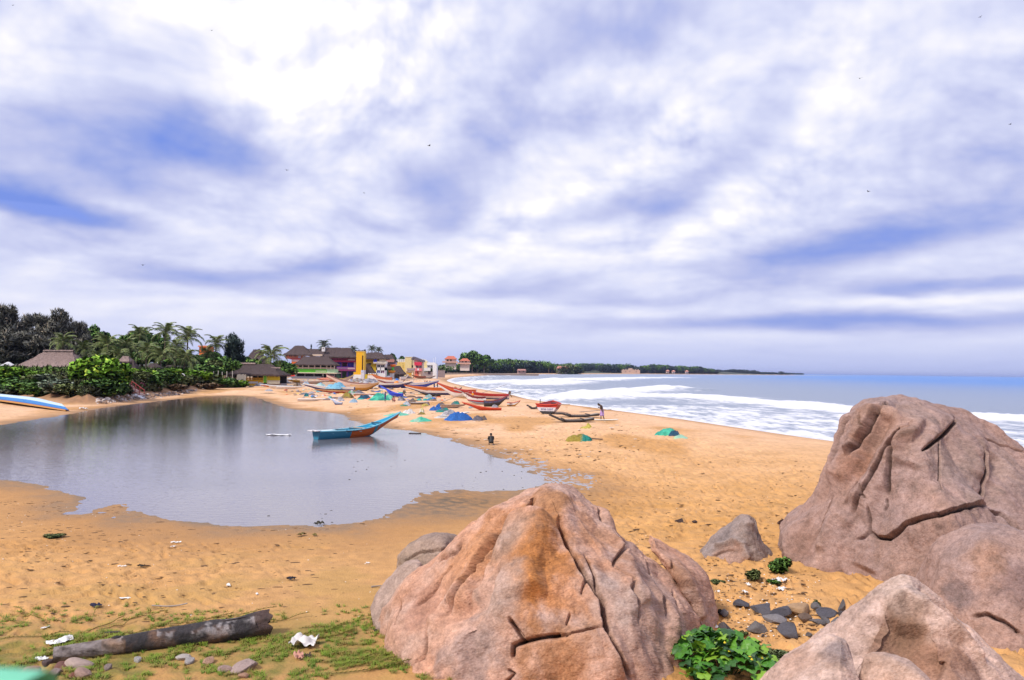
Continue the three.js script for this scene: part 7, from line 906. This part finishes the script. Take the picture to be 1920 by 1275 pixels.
// ---------------------------------------------------------------- foreground: log, stones, litter, grass, creepers
{ // charred log
  const a = hit(100, 1238), b = hit(505, 1190), d = b.clone().sub(a), L = d.length(), g = thing('charred_log', 'charred log with a whitened thick end lying in the grass, bottom left', 'log', a.clone().lerp(b, 0.5), Math.atan2(-d.z, d.x));
  const R = (t) => lerp(0.115, 0.185, smooth(0.0, 0.75, t)) * (1 + 0.05 * noise(t * 6, 1, 2)) + 0.03 * smooth(0.8, 0.93, t), cx = (t) => [(t - 0.5) * L, R(t) * 0.86 + 0.012 * Math.sin(t * 5) + 0.02 * smooth(0.85, 1, t), 0.03 * Math.sin(t * 4)];
  const shape = (u, v) => { const t = u, c = cx(t), an = v * 2 * Math.PI, q = 1 + 0.10 * noise(Math.cos(an) * 1.6, t * 5, Math.sin(an) * 1.6) + 0.05 * noise(Math.cos(an) * 5, t * 22, Math.sin(an) * 5) - (t > 0.9 ? 0.5 * smooth(0.9, 1, t) * Math.max(0, noise(Math.cos(an) * 1.2 + 3, 1, Math.sin(an) * 1.2)) : 0); const r = R(t) * q; return [c[0] + (t > 0.93 ? 0.12 * noise(Math.cos(an) * 2, 4, Math.sin(an) * 2) : 0), c[1] + r * Math.sin(an), c[2] + r * Math.cos(an)]; };
  const body = sheet(150, 44, shape, (u, v, x, y, z) => { const n = fbm(x * 2.2, y * 3, z * 3, 4), n2 = fbm(x * 9, y * 9, z * 9, 3); let c = [0.045, 0.038, 0.042]; const up = smooth(0.05, 0.3, y); const e0 = 0.30 + 0.05 * n2; if (u < e0) c = mix3([0.34, 0.29, 0.28], [0.20, 0.15, 0.13], clamp(0.4 + 1.6 * n2)); if (u > 0.2 && u < 0.31) c = mix3(c, [0.34, 0.19, 0.10], 0.7 * clamp(0.5 + n * 2)); if (u > 0.3) { c = mix3(c, [0.22, 0.12, 0.075], clamp(n * 3.4 - 0.35)); if (u > 0.45) c = mix3(c, [0.52, 0.47, 0.47], clamp((n * 1.6 + n2 * 1.0 - 0.22 + 0.9 * (u - 0.6)) * 3.4) * up * (u < 0.92 ? 1 : 0.2)); if (u > 0.88) c = mix3(c, [0.10, 0.055, 0.045], smooth(0.88, 0.95, u) * 0.8); } return mix3(c, [0.02, 0.02, 0.02], clamp(n2 * 1.5)); }, [6, 1]);
  const logMat = mat([1, 1, 1], { roughness: 0.85, vertexColors: true, map: woodMap, bumpMap: rockBump, bumpScale: 0.04 }); part(g, 'trunk', body, logMat);
  const endCap = (t, dx, m) => sheet(28, 5, (u, v) => { const q = shape(t, u), c = cx(t); return [lerp(q[0], c[0] + dx, v) , lerp(q[1], c[1], v), lerp(q[2], c[2], v)]; });
  part(g, 'sawn_end', endCap(0, 0.01), mat([0.05, 0.04, 0.04], { roughness: 0.9 })); part(g, 'broken_end', endCap(1, -0.25), mat([0.06, 0.035, 0.03], { roughness: 1, bumpMap: rockBump, bumpScale: 0.06 }));
  part(g, 'knot_hole', (() => { const s = new THREE.SphereGeometry(0.06, 12, 8); s.scale(1.4, 0.4, 0.8); const c = cx(0.27); s.translate(c[0], c[1] + R(0.27) - 0.005, 0.02); return s; })(), mat([0.015, 0.012, 0.012])); part(g, 'splinter', (() => { const c = cx(0.82); return bar(V(c[0] - 0.25, c[1] + R(0.82) * 0.9, 0.06), V(c[0] + 0.2, c[1] + R(0.82) + 0.02, 0.05), 0.02, 0.008); })(), mat([0.04, 0.03, 0.03]));
}
const stoneGeo = (seed, sharp) => { const g = new THREE.IcosahedronGeometry(0.5, 4), p = g.attributes.position, r = rngOf(seed), cuts = []; for (let i = 0; i < (sharp ? 8 : 7); i++) { const n = V(r() * 2 - 1, r() * 2 - 1, r() * 2 - 1).normalize(); cuts.push([n, (sharp ? 0.14 + 0.18 * r() : 0.24 + 0.2 * r())]); } const v = V(0, 0, 0); for (let i = 0; i < p.count; i++) { v.fromBufferAttribute(p, i); for (const [n, d] of cuts) { const e = v.dot(n) - d; if (e > 0) v.addScaledVector(n, -e * (sharp ? 0.97 : 0.75)); } const q = 1 + (sharp ? 0.03 : 0.05) * fbm(v.x * 5 + seed, v.y * 5, v.z * 5, 3); p.setXYZ(i, v.x * q, v.y * q, v.z * q); } g.deleteAttribute('normal'); const m = mergeVertices(g, 1e-4); m.computeVertexNormals(); return sharp ? toCreasedNormals(m, 0.35) : m; };
const softStones = [1, 2, 3].map((s) => stoneGeo(s, false)), sharpStones = [4, 5, 6, 7].map((s) => stoneGeo(s, true)); let stoneN = 0;
const stoneMat = (c) => { const k = 's' + c.join(); if (!cache.has(k)) cache.set(k, mat(c, { roughness: 0.9, map: rockMap, bumpMap: rockBump, bumpScale: 0.03 })); return cache.get(k); };
function stone(label, px, py, wPx, hPx, c, sharp, group, name = 'stone') { const p = hit(px, py), k = -p.z / F, i = stoneN++, g = single(name, label, 'stone', (sharp ? sharpStones[i % 4] : softStones[i % 3]), stoneMat(c), p, i * 1.9, group); g.scale.set(wPx * k * (sharp ? 1.45 : 1.35), hPx * k * (sharp ? 1.9 : 1.6), wPx * k * (sharp ? 1.0 : 0.95)); g.rotation.z = ((i * 37) % 10 - 5) * 0.03; g.position.y += hPx * k * 0.35; return g; }
const PK = [0.48, 0.36, 0.31], RB = [0.22, 0.10, 0.075], DP = [0.13, 0.085, 0.085];
[['pale angular stone just below the thin end of the log', 150, 1252, 42, 17, PK], ['reddish brown stone left of the pale angular one', 118, 1258, 32, 16, RB], ['dark purplish stone touching the thin end of the log', 90, 1247, 22, 11, DP], ['rounded pinkish stone below the pale angular one', 156, 1266, 28, 12, [0.42, 0.27, 0.22]], ['greyish pink stone at the bottom edge beside the parapet', 104, 1266, 22, 11, [0.38, 0.28, 0.26]], ['salmon stone half behind the green parapet', 58, 1262, 26, 14, [0.46, 0.2, 0.15]], ['small red stone at the bottom edge', 136, 1271, 17, 8, [0.36, 0.14, 0.1]], ['flat pinkish triangular stone, right of the middle of the grass', 460, 1256, 44, 15, [0.42, 0.31, 0.28]], ['smaller pink stone left of the flat triangular one', 421, 1258, 24, 10, [0.46, 0.31, 0.26]], ['pale orange stone above the smaller pink one', 392, 1243, 22, 9, [0.5, 0.3, 0.2]], ['whitish flat stone in the middle of the grass', 346, 1236, 24, 8, [0.56, 0.50, 0.46]], ['grey white rounded stone below the log', 258, 1240, 15, 9, [0.5, 0.48, 0.46]], ['small upright grey stone in the grass left of centre', 203, 1256, 12, 11, [0.38, 0.3, 0.27]], ['orange pebble at the bottom edge under the flat triangular stone', 457, 1270, 18, 7, [0.5, 0.28, 0.18]], ['grey flat stone beside the whitish flat one', 354, 1242, 22, 8, [0.46, 0.42, 0.4]]].forEach(([l, x, y, w, h, c]) => stone(l, x, y, w, h, c, false));
const SL = [0.10, 0.095, 0.115], SG = [0.16, 0.145, 0.15];
[['slate coloured stone farthest back left among the dark stones', 1393, 1136, 27, 10, SL], ['large flat topped slate stone behind the middle of the dark stones', 1430, 1146, 40, 15, SL], ['biggest dark blue slate block left of the sandy rounded stone', 1462, 1157, 42, 16, SL], ['long whitish streaked slate piece in the middle', 1446, 1165, 40, 11, [0.24, 0.22, 0.23]], ['dark blunt slate block nearest the green vine', 1362, 1184, 30, 17, [0.09, 0.075, 0.08]], ['slate block with a whitened top in the middle front', 1421, 1183, 34, 16, [0.17, 0.15, 0.145]], ['dark blue slate block, front right', 1482, 1188, 40, 16, SL], ['small brownish slate stone right of the middle', 1508, 1164, 28, 10, [0.18, 0.12, 0.09]], ['flat slate pair, left piece, before the huge boulder', 1530, 1167, 26, 9, SG], ['flat slate pair, right piece, before the huge boulder', 1547, 1163, 22, 8, SG], ['dark long slate slab against the foot of the huge boulder', 1548, 1154, 34, 11, SL], ['pale triangular slate leaning at the boulder foot', 1534, 1145, 20, 12, SG], ['tall pointed slate propped against the huge boulder', 1577, 1146, 16, 20, SG], ['dark squat slate beside the pointed one', 1579, 1157, 22, 12, SL], ['low grey slate slab next to the front boulder', 1572, 1171, 34, 9, SG], ['small broken slate beside the upright slab', 1360, 1157, 16, 12, SG], ['dark lump touching the upright slab', 1351, 1152, 11, 8, [0.03, 0.025, 0.02]], ['tiny slate chip in front of the whitened block', 1430, 1194, 8, 6, SG], ['small slate chip front right', 1517, 1194, 10, 7, SG], ['small white streaked chip near the front boulder', 1541, 1192, 9, 7, [0.3, 0.27, 0.26]]].forEach(([l, x, y, w, h, c]) => stone(l, x, y, w, h, c, true));
stone('smooth sandy rounded stone among the dark slates', 1498, 1147, 46, 15, [0.46, 0.29, 0.16], false); stone('dark stone on open sand left of the huge boulder, left one', 1275, 979, 16, 7, [0.06, 0.035, 0.03], true); stone('dark stone on open sand close to the huge boulder', 1465, 982, 15, 7, [0.08, 0.035, 0.025], true); stone('dark small stone right of the left dark one', 1301, 980, 9, 4, [0.07, 0.045, 0.04], true);
const scrap = (seed, w, d, h) => sheet(14, 10, (u, v) => { const x = (u - 0.5) * w * (1 + 0.35 * noise(v * 3, seed, 1)), z = (v - 0.5) * d * (1 + 0.4 * noise(u * 3, seed, 5)); return [x, h * (0.35 + 0.8 * Math.abs(noise(u * 2.6 + seed, v * 2.6, 2)) + 0.3 * noise(u * 5, v * 5, seed)), z]; });
function litter(name, label, cat, px, py, wPx, hPx, c, group, deep = 0.6) { const p = hit(px, py), k = -p.z / F; return single(name, label, cat, scrap(px % 17, wPx * k, wPx * k * deep, hPx * k), paint(c, { roughness: 0.9 }), p, (px % 6), group); }
litter('plastic_bag', 'crumpled white plastic bag at the right end of the grass', 'bag', 570, 1212, 46, 24, [0.66, 0.63, 0.62], null, 0.9); litter('plastic_bag', 'torn white bag in the grass above the thin end of the log', 'bag', 112, 1206, 44, 12, [0.78, 0.77, 0.76]); litter('plastic_bag', 'small white scrap at the left of the thin log end', 'bag', 78, 1238, 22, 8, [0.74, 0.74, 0.74]); litter('rag', 'pink and black rag below the crumpled white bag', 'rag', 560, 1235, 26, 14, [0.52, 0.26, 0.2]); litter('rag', 'dark end of the rag below the crumpled white bag', 'rag', 578, 1232, 16, 8, [0.06, 0.035, 0.03]);
for (const [x, y, w, l, c] of [[546, 1088, 17, 'dark shell like object alone on the sand above the log', [0.015, 0.015, 0.03]], [180, 1139, 20, 'blue black object on the sand left of the driftwood', [0.015, 0.016, 0.05]], [264, 1063, 12, 'small dark flake in the upper left sand', [0.03, 0.025, 0.02]], [704, 1184, 11, 'dark flake near the foot of the orange stained boulder', [0.02, 0.015, 0.015]], [565, 1005, 16, 'olive tuft of weed by the pool edge, left one', [0.16, 0.12, 0.03]], [590, 1005, 12, 'olive tuft of weed by the pool edge, right one', [0.16, 0.12, 0.03]], [598, 985, 18, 'mossy lump on the pool margin', [0.05, 0.045, 0.03]], [436, 1058, 0, '', []]]) if (w) litter('debris', l, 'debris', x, y, w, w * 0.5, c);
[[330, 1018, 17, 'white flake farthest back on the left sand'], [228, 1063, 13, 'white flake high on the left sand'], [428, 1098, 17, 'bright white flake right of the driftwood stick'], [234, 1122, 20, 'bright white flake left of the driftwood stick'], [482, 1115, 11, 'small pale flake up right of the log'], [85, 1178, 16, 'white flake above the grass at left'], [325, 1026, 11, 'thin white flake under the farthest one'], [690, 1057, 8, 'white flake beside the boulder slabs']].forEach(([x, y, w, l]) => litter('white_flake', l, 'litter', x, y, w, 4, [0.78, 0.77, 0.77], null, 0.35));
single('driftwood_stick', 'thin bleached driftwood stick lying on the sand above the log', 'stick', tube([V(-0.33, 0.03, 0), V(0, 0.02, 0.02), V(0.2, 0.035, 0), V(0.34, 0.06, -0.03)], 0.014, 14, 5), woodGrey, hit(317, 1138), 0.05); single('driftwood_stick', 'short dark stick half in the grass behind the log', 'stick', bar(V(-0.16, 0.02, 0), V(0.16, 0.03, -0.02), 0.018), woodDark, hit(205, 1189), 0.1); single('driftwood_stick', 'short stick near the boulder slabs', 'stick', bar(V(-0.1, 0.03, 0), V(0.12, 0.03, -0.03), 0.02, 0.012), woodGrey, hit(705, 1102), 0.3);
[[1420, 1089, 12, 'crumpled white scrap between small rock and vine, upper'], [1403, 1098, 12, 'white scrap left of the small plants'], [1397, 1112, 12, 'white scrap lying nearest the upright slab'], [1462, 1090, 32, 'white powdery rubbish beside the huge boulder'], [1465, 1106, 22, 'white shell rubbish below the powdery patch'], [1345, 1112, 13, 'white sliver beside the upright slab'], [1347, 1178, 14, 'white plastic scrap behind the vine leaves']].forEach(([x, y, w, l]) => litter('litter', l, 'litter', x, y, w, 6, [0.72, 0.71, 0.72]));
{ const p = onPlane(522, 816, POND), k = -p.z / F; single('foam_sheet', 'white foam board floating in the pool left of the canoe', 'board', scrap(5, 44 * k, 0.5, 0.10), paint([0.78, 0.78, 0.82]), p); const q = onPlane(778, 813, POND); single('floating_plank', 'dark plank floating right of the canoe', 'plank', box(0.95, 0.07, 0.14), woodDark, q.setY(POND + 0.02), 0.06); }
litter('litter', 'white plastic sheet at the water edge near the overturned boat', 'litter', 156, 768, 14, 5, [0.75, 0.74, 0.75]);
{ // scattered specks: weed and shells on the sand, too small to count
  const r = rngOf(17), spk = [], wht = [], shp = new THREE.IcosahedronGeometry(0.5, 0);
  for (let i = 0; i < 4200; i++) { const u = r(), left = u < 0.4, px = left ? r() * 700 : 1060 + r() * 480, py = left ? 940 + r() * r() * 260 : 850 + r() * 330, p = hit(Math.round(px), Math.round(py)); if (pondLine.at(p.x, p.z) > -0.4 || p.z > -8) continue; const dens = 0.5 + 1.8 * fbm(p.x * 0.5, 2, p.z * 0.5, 3) + (left ? smooth(420, 60, px) * 0.5 : 0.25); if (r() > dens) continue; const s = 0.02 + 0.07 * r() * r(); if (r() < 0.2) wht.push({ p, ry: r() * 6, s: [s * 0.7, s * 0.25, s * 0.5], c: [0.75, 0.73, 0.70] }); else spk.push({ p, ry: r() * 0.8 - 0.4, s: [s * (1.5 + 2.5 * r()), s * 0.4, s], c: mix3([0.06, 0.035, 0.02], [0.22, 0.12, 0.05], r()) }); }
  for (let i = 0; i < 700; i++) { const px = 560 + r() * 640, py = 735 + r() * 130, p = hit(Math.round(px), Math.round(py)); if (pondLine.at(p.x, p.z) > -0.5 || seaLine.at(p.x, p.z) > -4) continue; const s = 0.08 + 0.22 * r() * r(); spk.push({ p, ry: r(), s: [s * 2.4, s * 0.3, s], c: r() < 0.2 ? [0.6, 0.55, 0.5] : mix3([0.10, 0.05, 0.02], [0.24, 0.13, 0.05], r()) }); }
  for (let i = 0; i < 420; i++) { const px = 1350 + 190 * r(), py = 1075 + 130 * r(), p = hit(Math.round(px), Math.round(py)); const s = 0.015 + 0.03 * r(); (r() < 0.3 ? wht : spk).push({ p, ry: r() * 6, s: [s * 1.6, s * 0.5, s], c: r() < 0.3 ? [0.7, 0.68, 0.66] : [0.12, 0.06, 0.03] }); }
  scatter('weed_specks', 'dark specks of dry weed strewn over the sand', shp, mat([1, 1, 1], { roughness: 0.95 }), spk); scatter('shell_specks', 'white specks of shell and plastic strewn over the sand', shp, mat([1, 1, 1], { roughness: 0.8 }), wht);
  const gear = [], hues = [[0.04, 0.14, 0.45], [0.03, 0.32, 0.30], [0.55, 0.12, 0.04], [0.62, 0.60, 0.62], [0.20, 0.13, 0.09], [0.10, 0.09, 0.10], [0.34, 0.31, 0.33], [0.60, 0.42, 0.08], [0.16, 0.12, 0.12], [0.45, 0.36, 0.30]];
  for (let i = 0; i < 520; i++) { const px = 530 + r() * 310, py = 712 + Math.pow(r(), 1.6) * 40, p = hit(Math.round(px), Math.round(py)); if (pondLine.at(p.x, p.z) > -6 || seaLine.at(p.x, p.z) > -12) continue; const s = 0.25 + 0.7 * r() * r(); gear.push({ p, ry: r() * 6, s: [s * (1 + 2 * r()), s * (0.5 + 0.5 * r()), s], c: hues[Math.floor(r() * hues.length)] }); }
  scatter('fishing_gear', 'ropes, floats, baskets and bundles strewn between the beached boats', new THREE.IcosahedronGeometry(0.5, 1), mat([1, 1, 1], { roughness: 0.9 }), gear);
  const pond = []; for (let i = 0; i < 40; i++) { const px = [560, 700, 860, 950][i % 4] + 130 * (r() - 0.5), py = [975, 880, 905, 900][i % 4] + 40 * (r() - 0.5), p = onPlane(px, py, POND); if (pondLine.at(p.x, p.z) < 0.2) continue; const s = 0.03 + 0.06 * r(); pond.push({ p, ry: r() * 6, s: [s * 1.6, s * 0.5, s], c: [0.05, 0.045, 0.04] }); } scatter('pond_specks', 'dark bits floating in the shallow pool', shp, mat([1, 1, 1], { roughness: 0.9 }), pond);
}
{ // beach grass around the log
  const r = rngOf(23), blades = []; for (let i = 0; i < 12; i++) { const a = r() * 6.28, h = 0.05 + 0.06 * r(), l = 0.03 + 0.06 * r(), w = 0.0045, o = [0.05 * (r() - 0.5), 0.05 * (r() - 0.5)], dx = Math.cos(a) * l, dz = Math.sin(a) * l, px = -Math.sin(a) * w, pz = Math.cos(a) * w; const g = new THREE.BufferGeometry(); g.setAttribute('position', new THREE.BufferAttribute(new Float32Array([o[0] - px, 0, o[1] - pz, o[0] + px, 0, o[1] + pz, o[0] + dx * 0.45 + px * 0.8, h * 0.75, o[1] + dz * 0.45 + pz * 0.8, o[0] + dx * 0.45 - px * 0.8, h * 0.75, o[1] + dz * 0.45 - pz * 0.8, o[0] + dx, h * 0.9, o[1] + dz]), 3)); g.setAttribute('uv', new THREE.BufferAttribute(new Float32Array(10), 2)); g.setIndex([0, 1, 2, 0, 2, 3, 3, 2, 4]); g.computeVertexNormals(); blades.push(g); }
  const tuft = mergeAll(blades), spots = []; tuft.attributes.normal.array.forEach((_, i, a) => { if (i % 3 === 1) { a[i - 1] *= 0.4; a[i] = 1; a[i + 1] *= 0.4; } });
  for (let i = 0; i < 60000 && spots.length < 6000; i++) { const x = -11 + 11.5 * r(), z = -(9.5 + 7.0 * r()), n = fbm(x * 0.9, 3, z * 0.9, 4) + 0.5 * fbm(x * 3, 1, z * 3, 3), edge = smooth(16.2, 13.2, -z + 1.6 * n) * smooth(0.2, -1.8, x + 1.2 * n); if (r() > clamp(edge * (0.16 + 2.2 * n))) continue; const f = r(); spots.push({ p: onLand(x, z), ry: r() * 6.28, s: [1.1, 0.35 + 0.45 * r() * r() + 0.3 * Math.max(0, n), 1.1], c: f < 0.34 ? [0.28, 0.22, 0.05] : mix3([0.04, 0.13, 0.008], [0.20, 0.27, 0.02], clamp(f + n)) }); }
  scatter('grass', 'short bright grass growing through the sand around the log', tuft, mat([1, 1, 1], { roughness: 0.8 }), spots);
  const runs = [], leafs = []; const runner = (x, y, ang, len) => { const p0 = hit(x, y); let a = ang, p = p0.clone(); const pts = []; for (let i = 0; i < 7; i++) { pts.push(onLand(p.x, p.z).setY(ground(p.x, p.z) + 0.02 + (i > 4 ? 0.01 * i : 0))); p.x += Math.cos(a) * len / 7; p.z -= Math.sin(a) * len / 7; a += (r() - 0.5) * 0.3; } runs.push(tube(pts, 0.006, 14, 4)); const c = new THREE.CatmullRomCurve3(pts); for (let i = 2; i < 34; i++) { const q = c.getPoint(i / 34), b = a + (i % 2 ? 0.7 : -0.7), l = 0.05 + 0.04 * r(); const g = new THREE.BufferGeometry(); const dx = Math.cos(b) * l, dz = -Math.sin(b) * l; g.setAttribute('position', new THREE.BufferAttribute(new Float32Array([q.x, q.y, q.z, q.x + dx * 0.5 - dz * 0.1, q.y + l * 0.35, q.z + dz * 0.5 + dx * 0.1, q.x + dx, q.y + l * 0.4, q.z + dz, q.x + dx * 0.5 + dz * 0.1, q.y + l * 0.3, q.z + dz * 0.5 - dx * 0.1]), 3)); g.setAttribute('uv', new THREE.BufferAttribute(new Float32Array(8), 2)); g.setIndex([0, 1, 2, 0, 2, 3]); g.computeVertexNormals(); leafs.push(g); } };
  for (const [x, y, a, l] of [[250, 1190, 0.35, 1.7], [280, 1180, 0.5, 1.7], [320, 1175, 0.45, 2.0], [360, 1165, 0.55, 1.8], [330, 1185, 0.3, 2.0], [160, 1190, 1.2, 0.9], [180, 1185, 0.9, 0.8], [130, 1170, 1.3, 1.0], [60, 1170, 2.9, 1.0], [0, 1200, 0.2, 1.3], [560, 1180, 0.2, 1.1], [540, 1195, 0.35, 1.2], [530, 1205, 0.25, 1.4], [580, 1225, 0.4, 0.9], [600, 1245, 0.35, 1.1], [640, 1255, 0.5, 1.0], [620, 1265, 0.2, 1.3], [680, 1262, 0.5, 0.9], [90, 1165, 2.7, 1.2], [220, 1165, 0.35, 1.0], [440, 1175, 0.3, 1.6], [660, 1240, 0.3, 1.0], [590, 1200, 0.5, 0.8]]) runner(x, y, a, l);
  for (const [n, g, c] of [['creeping_stems', runs, [0.16, 0.13, 0.03]], ['creeping_leaves', leafs, [0.22, 0.21, 0.03]]]) { const o = struct(numbered(n), mergeAll(g), mat(c, { roughness: 0.8 })); o.userData.kind = 'stuff'; o.userData.label = n === 'creeping_stems' ? 'trailing stems of beach grass over the sand' : 'small leaves along the trailing beach grass'; }
}
{ // the leafy vine at the foot of the orange boulder
  const r = rngOf(31), base = hit(1362, 1262), g = thing('leafy_vine', 'mound of broad green leaves between the boulders, bottom right of centre', 'plant', base);
  const leafShape = (seed) => sheet(14, 6, (u, v) => { const a = u * 2 * Math.PI, lob = 1 + 0.16 * Math.cos(a * 5 + seed) - 0.25 * Math.pow(Math.max(0, Math.cos(a + Math.PI)), 6), R = 0.085 * lob * v; return [R * Math.cos(a) * 1.05 + 0.05, -0.30 * R * R / 0.085 + 0.012 * Math.sin(a * 5 + seed) * v + 0.012 * Math.abs(Math.sin(a)) * v * 2, R * Math.sin(a)]; });
  const shapes = [0, 1.3, 2.6].map(leafShape), greens = [[0.03, 0.11, 0.012], [0.055, 0.19, 0.015], [0.10, 0.27, 0.02], [0.20, 0.36, 0.03], [0.025, 0.08, 0.018]].map((c) => mat(c, { roughness: 0.5, map: wearMap })), yellow = mat([0.62, 0.50, 0.02], { roughness: 0.7 });
  const surf = (u, v) => { const x = lerp(-0.78, 0.72, u), z = lerp(-0.9, 0.75, v), q = 1 - (x / 0.86) ** 2 * 0.9 - ((z + 0.05) / 1.0) ** 2 * 0.85, h = Math.max(0, 0.44 * Math.sqrt(Math.max(0, q)) * (1 - 0.4 * smooth(-0.1, 0.75, x))); return [x, h, z, q]; };
  let made = 0; for (let i = 0; i < 900 && made < 292; i++) { const [x, h, z, q] = surf(r(), r()); if (q < 0.02 + 0.1 * r()) continue; const hh = h * (0.72 + 0.4 * r()) + 0.05, m = part(g, 'leaf', shapes[i % 3], greens[Math.floor(Math.pow(r(), 1.1) * 5)]); const w = V(base.x + x, 0, base.z + z); m.position.set(x, ground(w.x, w.z) - base.y + hh, z); m.rotation.set((r() - 0.5) * 1.1 + 0.3, r() * 6.28, (r() - 0.5) * 1.1, 'YXZ'); m.scale.setScalar(0.8 + 0.6 * r()); made++; }
  for (let i = 0; i < 36; i++) { const [x, h, z] = surf(0.2 + 0.6 * r(), 0.2 + 0.6 * r()); part(g, 'stem', tube([V(x * 0.4, 0, z * 0.4), V(x * 0.8, h * 0.6, z * 0.8), V(x, h, z)], 0.008, 8, 5), greens[4]); }
  for (let i = 0; i < 7; i++) { const [x, h, z] = surf(0.3 + 0.6 * r(), 0.3 + 0.6 * r()); const f = part(g, 'flower', new THREE.ConeGeometry(0.025, 0.03, 6), yellow); f.position.set(x, h + 0.09, z); }
}
shrub('bushOlive', 1412, 1086, 26, 20, 'small weed in front of the small grey rock'); shrub('bushDeep', 1462, 1074, 30, 30, 'dark weed squeezed between small rock and huge boulder'); shrub('bushOlive', 1530, 1142, 12, 18, 'little weed growing at the foot of the huge boulder'); shrub('bushDeep', 1450, 1094, 20, 8, 'low weed beside the white rubbish'); shrub('bushOlive', 1346, 1093, 24, 6, 'flat weed patch right of the upright slab'); shrub('bushOlive', 1394, 1192, 12, 10, 'tiny weed between the vine and the slates'); shrub('bushRust', 1440, 1228, 20, 7, 'dry twig heap right of the vine'); shrub('bushOlive', 1455, 1232, 50, 8, 'low mossy weed right of the vine'); shrub('bushOlive', 1320, 1178, 14, 12, 'weed at the foot of the upright slab'); shrub('bushOlive', 100, 1008, 26, 7, 'weed patch on the left sand'); 
// mint painted parapet close to the camera
{ const p = atDepth(-30, 1310, 0.62), w = atDepth(52, 1300, 0.62).x, top = atDepth(20, 1256, 0.62).y; const g = thing('green_parapet', 'blurred mint green parapet corner in the bottom left corner', 'parapet', [0, 0, 0]); part(g, 'wall', sheet(8, 24, (u, v) => { const a = v * Math.PI * 2, x0 = -0.85, x1 = w; const x = lerp(x0, x1, u); const rr = 0.05, cy = top - rr; const s = Math.sin(a), c = Math.cos(a); const y = s > 0 ? cy + rr * s - (u - 0.6) * 0.02 : lerp(cy, 0.2, Math.min(1, -s * 4)); return [x, y, -0.62 + rr * Math.sign(c) * Math.sqrt(Math.abs(c))]; }), paint([0.18, 0.62, 0.40], { roughness: 0.6 })); part(g, 'end_face', sheet(2, 2, (u, v) => [w, lerp(0.2, top - 0.05, v), -0.62 + lerp(-0.05, 0.05, u)]), paint([0.18, 0.62, 0.40], { roughness: 0.6 })); }
// birds
{ const wing = (s) => sheet(10, 3, (u, v) => [lerp(-0.06, 0.08, v) - 0.05 * u, 0.09 * Math.sin(u * 2.4), s * (0.03 + 0.34 * u) * 1] .map((q, i) => i === 0 ? lerp(-0.05, 0.07, v) * (1 - 0.75 * u) - 0.06 * u * u : q));
  const feather = mat([0.03, 0.028, 0.03], { roughness: 0.7 }); let first;
  [[805, 273, 78, 'bird gliding nearest the middle of the sky'], [1612, 147, 80, 'dark bird high at upper right'], [1628, 359, 88, 'bird at right below the higher one'], [1894, 233, 95, 'bird near the right frame edge'], [268, 497, 90, 'bird low over the left trees'], [538, 319, 105, 'tiny bird left of the middle bird'], [1838, 32, 110, 'tiny bird in the top right corner'], [397, 57, 115, 'tiny bird at the top left of the bright cloud'], [683, 362, 130, 'faintest tiny bird below the middle bird'], [330, 605, 140, 'tiny bird above the palms'], [24, 10, 120, 'tiny bird in the top left corner']].forEach(([x, y, d, l], i) => {
    const p = atDepth(x, y, d); let g; if (!first) { g = first = thing('bird', l, 'bird', p, 0.5); part(g, 'body', (() => { const s = new THREE.SphereGeometry(0.06, 10, 8); s.scale(2.2, 0.9, 0.9); return s; })(), feather); part(g, 'wing', wing(1), feather); part(g, 'wing', wing(-1), feather); part(g, 'tail', sheet(2, 2, (u, v) => [-0.12 - 0.1 * u, 0, (v - 0.5) * (0.05 + 0.05 * u)]), feather); } else { g = first.clone(); g.name = numbered('bird'); scene.add(g); tag(g, l, 'bird'); g.position.copy(p); g.rotation.y = i * 1.1; } g.rotation.x = 0.25 * Math.sin(i * 2); g.scale.setScalar(0.9); }); }
renderer.render(scene, camera);
